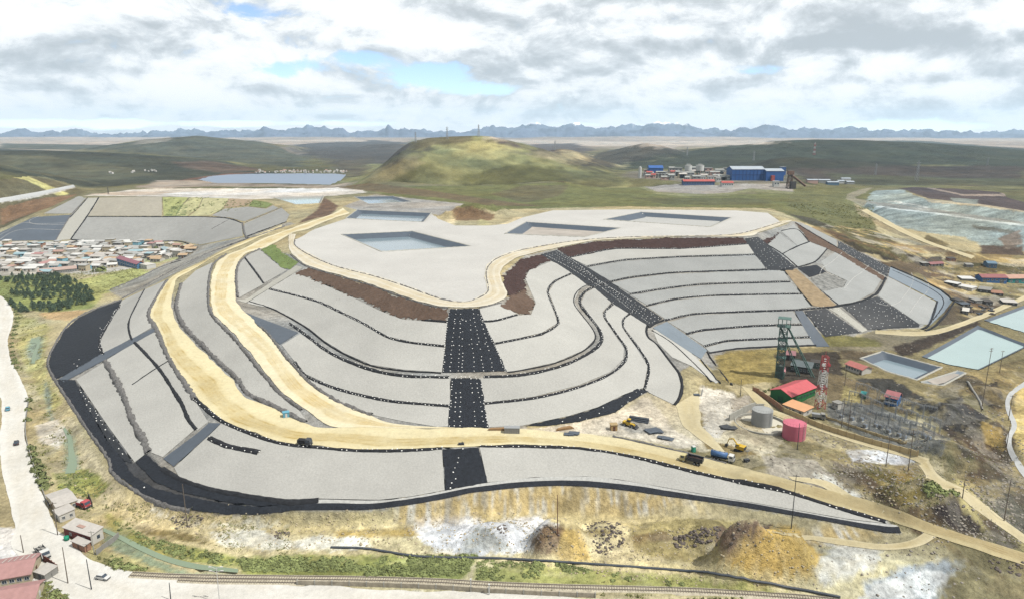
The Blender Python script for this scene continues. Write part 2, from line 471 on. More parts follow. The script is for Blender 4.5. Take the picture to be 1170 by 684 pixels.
def build_height():
    import time
    xs = GX0 + STEP * np.arange(NX)
    ys = GY0 + STEP * np.arange(NY)
    XX, YY = np.meshgrid(xs, ys)
    far = farz2(XX, YY)
    samples = []
    for ln in LINES.strip().split('\n'):
        p = np.array(P(ln))
        x, y = unproj(p[:, 0], p[:, 1], p[:, 2])
        q = np.stack([x, y, p[:, 2]], 1)
        # densify in plan
        for a, b in zip(q[:-1], q[1:]):
            n = max(1, int(np.hypot(*(b - a)[:2]) / 0.8))
            t = np.linspace(0, 1, n + 1)[:, None]
            samples.append(a + (b - a) * t)
    S = np.vstack(samples)
    H = None
    for lv in (16, 8, 4, 2, 1):
        nx, ny = (NX + lv - 1) // lv + 1, (NY + lv - 1) // lv + 1
        if lv == 1:
            nx, ny = NX, NY
        st = STEP * lv
        gx = GX0 + st * np.arange(nx)
        gy = GY0 + st * np.arange(ny)
        ix = np.round((S[:, 0] - GX0) / st).astype(int)
        iy = np.round((S[:, 1] - GY0) / st).astype(int)
        ok = (ix >= 0) & (ix < nx) & (iy >= 0) & (iy < ny)
        acc = np.zeros((ny, nx))
        cnt = np.zeros((ny, nx))
        np.add.at(acc, (iy[ok], ix[ok]), S[ok, 2])
        np.add.at(cnt, (iy[ok], ix[ok]), 1)
        fix = cnt > 0
        val = np.where(fix, acc / np.maximum(cnt, 1), 0)
        GX, GY = np.meshgrid(gx, gy)
        fz = farz2(GX, GY)
        edge = np.zeros((ny, nx), bool)
        edge[-1, :] = True
        edge[:, 0] = GY[:, 0] > 560
        edge[:, -1] = GY[:, -1] > 420
        val = np.where(edge, fz, val)
        fix = fix | edge
        if H is None:
            H = np.where(fix, val, fz)
        else:
            oy = np.clip((gy - GY0) / pst, 0, H.shape[0] - 1.001)
            ox = np.clip((gx - GX0) / pst, 0, H.shape[1] - 1.001)
            y0, x0 = oy.astype(int), ox.astype(int)
            fy, fx = (oy - y0)[:, None], (ox - x0)[None, :]
            H = (H[np.ix_(y0, x0)] * (1 - fx) + H[np.ix_(y0, x0 + 1)] * fx) * (1 - fy) + (H[np.ix_(y0 + 1, x0)] * (1 - fx) + H[np.ix_(y0 + 1, x0 + 1)] * fx) * fy
            H = np.where(fix, val, H)
        for it in range(500 if lv >= 8 else 300 if lv >= 4 else 160):
            Hp = np.pad(H, 1, mode='edge')
            A = (Hp[:-2, 1:-1] + Hp[2:, 1:-1] + Hp[1:-1, :-2] + Hp[1:-1, 2:]) * .25
            H = np.where(fix, val, A)
        pst = st
    # soften the creases a little
    for it in range(2):
        Hp = np.pad(H, 1, mode='edge')
        A = (Hp[:-2, 1:-1] + Hp[2:, 1:-1] + Hp[1:-1, :-2] + Hp[1:-1, 2:]) * .25
        H = H * .5 + A * .5
    return XX, YY, H


GXX, GYY, H0 = build_height()
HG = H0.copy()


FLX0, FLY0, FLS, FLNX, FLNY = -4200.0, 0.0, 20.0, 421, 351
FLG = farz2(*np.meshgrid(FLX0 + FLS * np.arange(FLNX), FLY0 + FLS * np.arange(FLNY)))


def far_lookup(x, y):
    fx, fy = np.clip((x - FLX0) / FLS, 0, FLNX - 1.001), np.clip((y - FLY0) / FLS, 0, FLNY - 1.001)
    i, j = fx.astype(int), fy.astype(int)
    u, v = fx - i, fy - j
    return (FLG[j, i] * (1 - u) + FLG[j, i + 1] * u) * (1 - v) + (FLG[j + 1, i] * (1 - u) + FLG[j + 1, i + 1] * u) * v


def hz(x, y, G=None):
    """height of the finished ground"""
    G = HG if G is None else G
    x, y = np.asarray(x, float), np.asarray(y, float)
    fx, fy = (x - GX0) / STEP, (y - GY0) / STEP
    ins = (fx >= 0) & (fx < NX - 1.001) & (fy >= 0) & (fy < NY - 1.001)
    cx, cy = np.clip(fx, 0, NX - 1.001), np.clip(fy, 0, NY - 1.001)
    i, j = cx.astype(int), cy.astype(int)
    u, v = cx - i, cy - j
    z = (G[j, i] * (1 - u) + G[j, i + 1] * u) * (1 - v) + (G[j + 1, i] * (1 - u) + G[j + 1, i + 1] * u) * v
    if not np.all(ins):
        z = np.where(ins, z, far_lookup(x, y))
    return z


def cast(px, py, tmax=1300.0, t0=150.0):
    """where the sight line through a picture point meets the ground"""
    px, py = np.atleast_1d(np.asarray(px, float)), np.atleast_1d(np.asarray(py, float))
    x, f, v = rayv(px, py)
    n = 420
    t = t0 * (tmax / t0) ** (np.arange(n) / (n - 1))
    TX, TY, TZ = x[:, None] * t, f[:, None] * t, CAMZ - v[:, None] * t
    Z = hz(TX, TY)
    below = TZ < Z
    k = np.argmax(below, 1)
    none = ~below.any(1)
    k = np.where(none, n - 1, np.maximum(k, 1))
    r = np.arange(len(px))
    a, b = (TZ - Z)[r, k - 1], (TZ - Z)[r, k]
    w = np.clip(a / (a - b + 1e-9), 0, 1)
    tt = t[k - 1] * (1 - w) + t[k] * w
    return np.stack([x * tt, f * tt], 1)


def at(px, py, tmax=1300.0):
    q = cast([px], [py], tmax)[0]
    return float(q[0]), float(q[1]), float(hz(q[0], q[1]))


def mpp(px, py, tmax=1300.0):
    """metres per picture pixel at the ground seen at px, py"""
    x, y, z = at(px, py, tmax)
    fx, ff, fv = rayv(px, py)
    return (y / ff) / FPX


# mounds, basins
rough_mask = np.zeros_like(HG)
for (px, py, rx, ry, h) in BLOBS:
    x, y, z = at(px, py)
    y += ry * .6
    n = 1 + (fbm(GXX, GYY, 9, 4, int(px)) - .5) * .6
    d = np.hypot((GXX - x) / rx, (GYY - y) / ry) * n
    m = np.clip(1.25 - d, 0, 1)
    g = smooth(m) * .6 + m * .4
    HG += h * g + (fbm(GXX, GYY, 5, 4, int(py)) - .5) * abs(h) * .3 * np.clip(g * 3, 0, 1)
    rough_mask = np.maximum(rough_mask, np.clip(g * 2, 0, 1))
POND = {}
for (nm, poly, depth, sl, wd) in BASINS:
    pts = P(poly)
    q = cast([p[0] for p in pts], [p[1] for p in pts])
    zr = float(np.median(hz(q[:, 0], q[:, 1])))
    bb = (GXX > q[:, 0].min() - 15) & (GXX < q[:, 0].max() + 15) & (GYY > q[:, 1].min() - 15) & (GYY < q[:, 1].max() + 15)
    ins = inpoly(GXX, GYY, q)
    d = np.where(bb, polydist(GXX, GYY, q), 99)
    lev = np.where(ins, 1.0, smooth(1 - d / 4.5))
    HG = HG * (1 - lev) + zr * lev
    HG = np.where(ins, zr - np.minimum(d / sl, depth), HG)
    POND[nm] = (q, zr, depth, sl, wd)

# ------------------------------------------------------------------ materials
MATS = {}


def pmat(name, rgb, rough=.9, amt=.18, scale=.5, bump=0.0, bscale=2.0, spec=.2, rnd=0.0, metal=0.0, k=1.0, amt2=0.0, scale2=.05, stripes=None):
    """procedural surface: base colour varied by two noises, optional bump and per-object tint"""
    if name in MATS:
        return MATS[name]
    m = bpy.data.materials.new(name)
    m.use_nodes = True
    nt = m.node_tree
    N, L = nt.nodes, nt.links
    b = N['Principled BSDF']
    b.inputs['Roughness'].default_value = rough
    b.inputs['Metallic'].default_value = metal
    b.inputs['Specular IOR Level'].default_value = spec
    tc = N.new('ShaderNodeTexCoord')
    col = N.new('ShaderNodeRGB')
    col.outputs[0].default_value = (*alb(rgb, k), 1)
    src = col.outputs[0]

    def scaled(src, fac):
        mul = N.new('ShaderNodeVectorMath')
        mul.operation = 'SCALE'
        L.new(src, mul.inputs[0])
        L.new(fac, mul.inputs['Scale'])
        return mul.outputs[0]

    def nz(sc, lo, hi, detail=5):
        n = N.new('ShaderNodeTexNoise')
        n.inputs['Scale'].default_value = sc
        n.inputs['Detail'].default_value = detail
        n.inputs['Roughness'].default_value = .62
        L.new(tc.outputs['Object'], n.inputs['Vector'])
        r = N.new('ShaderNodeMapRange')
        r.inputs[1].default_value = .28
        r.inputs[2].default_value = .72
        r.inputs[3].default_value = lo
        r.inputs[4].default_value = hi
        L.new(n.outputs[0], r.inputs[0])
        return r.outputs[0], n.outputs[0]
    f, raw = nz(scale, 1 - amt, 1 + amt)
    src = scaled(src, f)
    if amt2:
        f, _ = nz(scale2, 1 - amt2, 1 + amt2)
        src = scaled(src, f)
    if stripes:
        w = N.new('ShaderNodeTexWave')
        w.inputs['Scale'].default_value = stripes[0]
        w.inputs['Distortion'].default_value = stripes[2]
        w.bands_direction = stripes[3]
        L.new(tc.outputs['Object'], w.inputs['Vector'])
        r = N.new('ShaderNodeMapRange')
        r.inputs[3].default_value = 1 - stripes[1]
        r.inputs[4].default_value = 1 + stripes[1]
        L.new(w.outputs['Fac'], r.inputs[0])
        src = scaled(src, r.outputs[0])
    if rnd:
        oi = N.new('ShaderNodeObjectInfo')
        r = N.new('ShaderNodeMapRange')
        r.inputs[3].default_value = 1 - rnd
        r.inputs[4].default_value = 1 + rnd
        L.new(oi.outputs['Random'], r.inputs[0])
        src = scaled(src, r.outputs[0])
    L.new(src, b.inputs['Base Color'])
    if bump:
        n = N.new('ShaderNodeTexNoise')
        n.inputs['Scale'].default_value = bscale
        n.inputs['Detail'].default_value = 4
        L.new(tc.outputs['Object'], n.inputs['Vector'])
        bp = N.new('ShaderNodeBump')
        bp.inputs['Strength'].default_value = 1.0
        bp.inputs['Distance'].default_value = bump
        L.new(n.outputs[0], bp.inputs['Height'])
        L.new(bp.outputs[0], b.inputs['Normal'])
    MATS[name] = m
    return m


def colmat(name, fine=.22, bump=.5, bscale=.35, k=1.0):
    """earth: colour patches stored on the mesh, broken up by procedural grain"""
    m = bpy.data.materials.new(name)
    m.use_nodes = True
    nt = m.node_tree
    N, L = nt.nodes, nt.links
    b = N['Principled BSDF']
    b.inputs['Roughness'].default_value = .95
    b.inputs['Specular IOR Level'].default_value = .08
    at_ = N.new('ShaderNodeAttribute')
    at_.attribute_name = 'Col'
    tc = N.new('ShaderNodeTexCoord')

    def nz(sc, detail):
        n = N.new('ShaderNodeTexNoise')
        n.inputs['Scale'].default_value = sc
        n.inputs['Detail'].default_value = detail
        n.inputs['Roughness'].default_value = .68
        L.new(tc.outputs['Object'], n.inputs['Vector'])
        return n.outputs[0]

    def rng(x, lo, hi):
        r = N.new('ShaderNodeMapRange')
        r.inputs[1].default_value = .27
        r.inputs[2].default_value = .73
        r.inputs[3].default_value = lo
        r.inputs[4].default_value = hi
        L.new(x, r.inputs[0])
        return r.outputs[0]
    a = rng(nz(.55, 9), 1 - fine, 1 + fine)
    c = rng(nz(.045, 6), 1 - fine * .7, 1 + fine * .7)
    mu = N.new('ShaderNodeMath')
    mu.operation = 'MULTIPLY'
    L.new(a, mu.inputs[0])
    L.new(c, mu.inputs[1])
    v = N.new('ShaderNodeVectorMath')
    v.operation = 'SCALE'
    L.new(at_.outputs['Color'], v.inputs[0])
    L.new(mu.outputs[0], v.inputs['Scale'])
    L.new(v.outputs[0], b.inputs['Base Color'])
    bp = N.new('ShaderNodeBump')
    bp.inputs['Strength'].default_value = 1
    bp.inputs['Distance'].default_value = bump
    L.new(nz(bscale, 7), bp.inputs['Height'])
    L.new(bp.outputs[0], b.inputs['Normal'])
    MATS[name] = m
    return m


M_earth = colmat('earth', .42, 1.3, .5)
M_moor = colmat('moor', .28, 6.0, .06)
M_road = colmat('beaten_road', .13, .25, .8)
M_geo = pmat('geotextile', (203, 202, 196), .95, .13, 1.6, .15, 1.2, .1, rnd=.06, amt2=.075, scale2=.05)
M_geo_shaded = pmat('geotextile_shaded', (178, 180, 178), .95, .15, 1.6, .15, 1.2, .1, rnd=.06, amt2=.09, scale2=.05)  # same geotextile, with shade painted into a darker, cooler colour
M_plateau = pmat('plateau_fill', (220, 218, 213), .95, .09, .9, .15, .4, .08, amt2=.07, scale2=.03)
M_dark = pmat('black_liner', (38, 42, 50), .7, .4, .8, .25, .6, .15, rnd=.08, amt2=.15, scale2=.06)
M_black = pmat('black_sand_liner', (30, 33, 39), .55, .4, .8, .1, .8, .25, amt2=.2, scale2=.06)
M_blue = pmat('blue_grey_liner', (134, 147, 158), .6, .07, .3, .08, .25, .35, rnd=.05, amt2=.08, scale2=.04)
M_bluedk = pmat('slate_liner', (92, 102, 114), .6, .1, .3, .08, .25, .35, rnd=.06, amt2=.1, scale2=.05)
M_damgrey = pmat('dam_panel', (178, 178, 174), .95, .09, .3, .4, .2, .1, rnd=.04, amt2=.08, scale2=.03)
M_damtan = pmat('dam_soil', (188, 182, 166), .95, .1, .3, .4, .2, .1, amt2=.1, scale2=.03)
M_brown = pmat('red_brown_soil', (116, 97, 84), .95, .22, .45, .5, .5, .05, amt2=.15, scale2=.07)
M_dkbrown = pmat('dark_red_soil', (84, 66, 62), .95, .25, .45, .5, .5, .05, amt2=.18, scale2=.07)
M_berm = pmat('berm_black', (46, 47, 51), .85, .6, .7, .15, 2, .15)
M_bermgrey = pmat('berm_grey', (132, 130, 128), .9, .45, 1.1, .3, 1.5, .1)
M_bag = pmat('sandbag_white', (240, 240, 236), .8, .06, 3, 0, 1, .2, k=1.5)
M_concrete = pmat('concrete', (196, 194, 184), .9, .12, .7, .05, 2, .2, rnd=.04)
M_gravel = pmat('pale_gravel', (206, 206, 202), .95, .2, 1.1, .2, 1.5, .1)
M_tanchute = pmat('tan_chute', (172, 152, 122), .9, .28, .35, .1, 1, .1, amt2=.12, scale2=.08)
M_fill = pmat('mottled_fill', (150, 150, 146), .95, .55, .35, .1, 1, .1)
M_green = pmat('grass_cover', (132, 150, 92), .95, .25, .5, .4, .8, .05, amt2=.2, scale2=.08)


def link(name, me, mat, parent=None):
    o = bpy.data.objects.new(name, me)
    COL.objects.link(o)
    if mat is not None and not me.materials:
        for m in (mat if isinstance(mat, (list, tuple)) else [mat]):
            me.materials.append(m)
    if parent is not None:
        o.parent = parent
    return o


def tag(o, label=None, cat=None, group=None, kind=None):
    if label:
        o['label'] = label
    if cat:
        o['category'] = cat
    if group:
        o['group'] = group
    if kind:
        o['kind'] = kind
    return o


def mesh_np(name, V, F, cols=None, smooth_=True):
    """V (n,3), F (m,3|4) arrays -> mesh"""
    me = bpy.data.meshes.new(name)
    V = np.asarray(V, np.float32)
    F = np.asarray(F, np.int32)
    me.vertices.add(len(V))
    me.vertices.foreach_set('co', V.ravel())
    k = F.shape[1]
    me.loops.add(F.size)
    me.loops.foreach_set('vertex_index', F.ravel())
    me.polygons.add(len(F))
    me.polygons.foreach_set('loop_start', np.arange(0, F.size, k, dtype=np.int32))
    me.polygons.foreach_set('loop_total', np.full(len(F), k, np.int32))
    if smooth_:
        me.polygons.foreach_set('use_smooth', np.ones(len(F), bool))
    if cols is not None:
        ca = me.color_attributes.new('Col', 'FLOAT_COLOR', 'POINT')
        c4 = np.ones((len(V), 4), np.float32)
        c4[:, :3] = cols
        ca.data.foreach_set('color', c4.ravel())
    me.update(calc_edges=True)
    return me


def grid_faces(nx, ny):
    i = np.arange(nx * ny).reshape(ny, nx)
    return np.stack([i[:-1, :-1].ravel(), i[:-1, 1:].ravel(), i[1:, 1:].ravel(), i[1:, :-1].ravel()], 1)


COVER = np.zeros_like(HG, bool)


def plan(s, step=5.0, tmax=1300.0):
    """picture polygon or line -> plan points on the ground"""
    p = P(s) if isinstance(s, str) else s
    p = densify(p, step)
    return cast(p[:, 0], p[:, 1], tmax)


def tri_area2(q):
    x, y = q[:, 0], q[:, 1]
    return np.sum(x * np.roll(y, -1) - np.roll(x, -1) * y)


def sheet_plan(name, q, mat, off=.14, parent=None, step=3.0, cover=True, zconst=None, jag=0.0):
    q = np.asarray(q, float)
    # even spacing along the edge
    ring = densify(np.vstack([q, q[:1]]), step)[:-1]
    keep = [0]
    for i in range(1, len(ring)):
        if np.hypot(*(ring[i] - ring[keep[-1]])) > .35:
            keep.append(i)
    ring = ring[keep]
    if np.hypot(*(ring[0] - ring[-1])) < .35:
        ring = ring[:-1]
    if tri_area2(ring) < 0:
        ring = ring[::-1]
    if jag:
        tg = np.roll(ring, -1, 0) - np.roll(ring, 1, 0)
        tg /= np.hypot(tg[:, 0], tg[:, 1])[:, None] + 1e-9
        rj_ = np.random.default_rng(len(ring)).uniform(-1, 1, len(ring)) * .6 + (fbm(ring[:, 0], ring[:, 1], 7, 3, 5) - .5) * 2.2
        ring = ring + np.stack([tg[:, 1], -tg[:, 0]], 1) * (rj_ * jag)[:, None]
    gx = np.arange(ring[:, 0].min(), ring[:, 0].max(), step)
    gy = np.arange(ring[:, 1].min(), ring[:, 1].max(), step * .87)
    A, B = np.meshgrid(gx, gy)
    A = A + (np.arange(len(gy)) % 2)[:, None] * step * .5
    A, B = A.ravel(), B.ravel()
    ok = inpoly(A, B, ring)
    A, B = A[ok], B[ok]
    if len(A):
        ok = polydist(A, B, ring) > step * .45
        A, B = A[ok], B[ok]
    pts = [Vector(p) for p in ring] + [Vector(p) for p in zip(A, B)]
    n = len(ring)
    vs, es, fs, *_ = delaunay_2d_cdt(pts, [], [list(range(n))], 1, 1e-4)
    V = np.array([(v.x, v.y) for v in vs])
    F = np.array([f for f in fs if len(f) == 3])
    a, b, c = V[F[:, 0]], V[F[:, 1]], V[F[:, 2]]
    cr = (b[:, 0] - a[:, 0]) * (c[:, 1] - a[:, 1]) - (b[:, 1] - a[:, 1]) * (c[:, 0] - a[:, 0])
    F[cr < 0] = F[cr < 0][:, ::-1]
    z = np.full(len(V), zconst) if zconst is not None else hz(V[:, 0], V[:, 1]) + off
    me = mesh_np(name, np.column_stack([V, z]), F)
    o = link(name, me, mat, parent)
    if cover:
        COVER[inpoly(GXX, GYY, ring)] = True
    return o


def sheet(name, s, mat, off=.14, parent=None, step=3.0, label=None, **kw):
    o = sheet_plan(name, plan(s, 5.0), mat, off, parent, step, **kw)
    if label:
        o['label'] = label
    return o


BAGS = []


def bags_on(poly_s, sp, jit=.25, size=.55, along=None, density=1.0):
    q = plan(poly_s, 8)
    gx = np.arange(q[:, 0].min(), q[:, 0].max(), sp)
    gy = np.arange(q[:, 1].min(), q[:, 1].max(), sp * 1.1)
    A, B = np.meshgrid(gx, gy)
    A, B = A.ravel(), B.ravel()
    rng = np.random.default_rng(len(BAGS) + 5)
    A = A + (rng.random(A.shape) - .5) * sp * jit * 2
    B = B + (rng.random(B.shape) - .5) * sp * jit * 2
    ok = inpoly(A, B, q) & (rng.random(A.shape) < density)
    for x, y in zip(A[ok], B[ok]):
        BAGS.append((x, y, float(hz(x, y)) + .2, size * random.uniform(.8, 1.25), random.uniform(0, 3.1)))


def line_plan(s, step=1.6, close=False):
    p = spline(P(s) if isinstance(s, str) else s, 4)
    q = cast(p[:, 0], p[:, 1])
    # drop back-tracking points, smooth, resample
    for _ in range(2):
        q[1:-1] = q[1:-1] * .5 + (q[:-2] + q[2:]) * .25
    L = np.sum(np.hypot(np.diff(q[:, 0]), np.diff(q[:, 1])))
    return resample(q, max(3, int(L / step)))


def berm(s, w=1.5, h=.5, mat=None, parent=None, bag=2.4, bsz=.55, name='berm', jag=.3, off=.1, bags_side=1):
    q = line_plan(s)
    t = np.gradient(q, axis=0)
    t /= np.hypot(t[:, 0], t[:, 1])[:, None] + 1e-9
    nrm = np.stack([-t[:, 1], t[:, 0]], 1)
    rng = np.random.default_rng(int(abs(q[0, 0] * 10)) + len(q))
    n = len(q)
    prof = [(-.5, -.5), (-.42, .3), (-.12, 1.0), (.2, .8), (.44, .25), (.5, -.5)]
    V = []
    for (a, b) in prof:
        wj = w * (1 + (rng.random(n) - .5) * jag) * (.65 + .7 * fbm(q[:, 0], q[:, 1], 12, 3, 41))
        hj = h * (1 + (rng.random(n) - .5) * jag * 2)
        p = q + nrm * (a * wj)[:, None]
        z = hz(p[:, 0], p[:, 1]) + off + np.where(b > 0, b * hj, b * .6)
        V.append(np.column_stack([p, z]))
    V = np.stack(V, 1).reshape(-1, 3)
    me = mesh_np(name, V, grid_faces(len(prof), n)[:, ::-1], smooth_=False)
    o = link(name, me, mat or M_berm, parent)
    if bag:
        L = n * 1.6
        k = max(2, int(L / bag))
        qq = resample(q, k)
        nn = resample(nrm, k)
        for i in range(k):
            if random.random() < .08:
                continue
            sd_ = w * .5 * random.choice((-.75, -.6, .1, .6))
            x, y = qq[i] + nn[i] * sd_ * random.uniform(.85, 1.1)
            BAGS.append((x, y, float(hz(x, y)) + h * .75, bsz * random.uniform(.8, 1.25), random.uniform(0, 3.1)))
    return o


def ribbon(name, ls, rs, mat, off=.2, parent=None, cross=9, step=2.0, colfn=None, cover=True, smooth_line=True):
    a = spline(P(ls), 4) if smooth_line else densify(P(ls), 4)
    b = spline(P(rs), 4) if smooth_line else densify(P(rs), 4)
    a, b = cast(a[:, 0], a[:, 1]), cast(b[:, 0], b[:, 1])
    L = max(np.sum(np.hypot(*np.diff(a, axis=0).T)), np.sum(np.hypot(*np.diff(b, axis=0).T)))
    n = max(3, int(L / step))
    a, b = resample(a, n), resample(b, n)
    wv = b - a
    a = a + wv * ((fbm(a[:, 0], a[:, 1], 9, 4, 61) - .5) * .16)[:, None]
    b = b - wv * ((fbm(b[:, 0], b[:, 1], 9, 4, 63) - .5) * .16)[:, None]
    u = np.linspace(0, 1, cross)
    Q = a[:, None, :] * (1 - u)[None, :, None] + b[:, None, :] * u[None, :, None]
    X, Y = Q[..., 0], Q[..., 1]
    Z = hz(X, Y) + off
    cols = None
    if colfn:
        cols = colfn(X, Y, np.broadcast_to(u, X.shape)).reshape(-1, 3)
    V = np.stack([X, Y, Z], -1).reshape(-1, 3)
    F = grid_faces(cross, n)
    p, q_, r_ = V[F[:, 0]], V[F[:, 1]], V[F[:, 2]]
    if np.sum((q_[:, 0] - p[:, 0]) * (r_[:, 1] - p[:, 1]) - (q_[:, 1] - p[:, 1]) * (r_[:, 0] - p[:, 0])) < 0:
        F = F[:, ::-1]
    me = mesh_np(name, V, F, cols)
    o = link(name, me, mat, parent)
    if cover:
        COVER[inpoly(GXX, GYY, np.vstack([a, b[::-1]]))] = True
    return o


def trackcol(base, track, centres=(.36, .64), w=.16, amt=.8):
    base, track = np.array(alb(base)), np.array(alb(track))

    def fn(X, Y, u):
        n = fbm(X, Y, 60, 2, 3) - .5
        n2 = fbm(X, Y, 6, 4, 9) - .5
        s = np.zeros(X.shape)
        for c in centres:
            v = u + n * .35 - c
            s = np.maximum(s, np.exp(-(v / (w * 1.3)) ** 2) * .55)
            for e in (-.08, .08):
                s = np.maximum(s, np.exp(-((v - e) / .045) ** 2) * (.62 + n2 * 1.2))
        s = np.clip(s * amt + n2 * .5 + (fbm(X, Y, 22, 3, 19) - .5) * .5, 0, 1)[..., None]
        return (base * (1 - s) + track * s) * (1 + .12 * n2[..., None])
    return fn

# ------------------------------------------------------------------ the heap: plateau as the root, every lined panel a part
heap = sheet('leach_heap', '337,274 335,279 348,288.5 381,303.5 425,315 460,326 499,340 518,344.3 536,344.3 556,335.5 558,328.5 554.5,313 561,300 585,288.5 624,280.5 662,275 714,271.3 816,269.3 840,267.5 857,264.5 892,254 877,243.5 840,240.7 714,239.6 632,240.6 598,248.6 580,256 560,258 520,258 500,250 492,244 408,240.6 396,250 360,262',
             M_plateau, .12, None, 3.5)
heap['kind'] = 'structure'

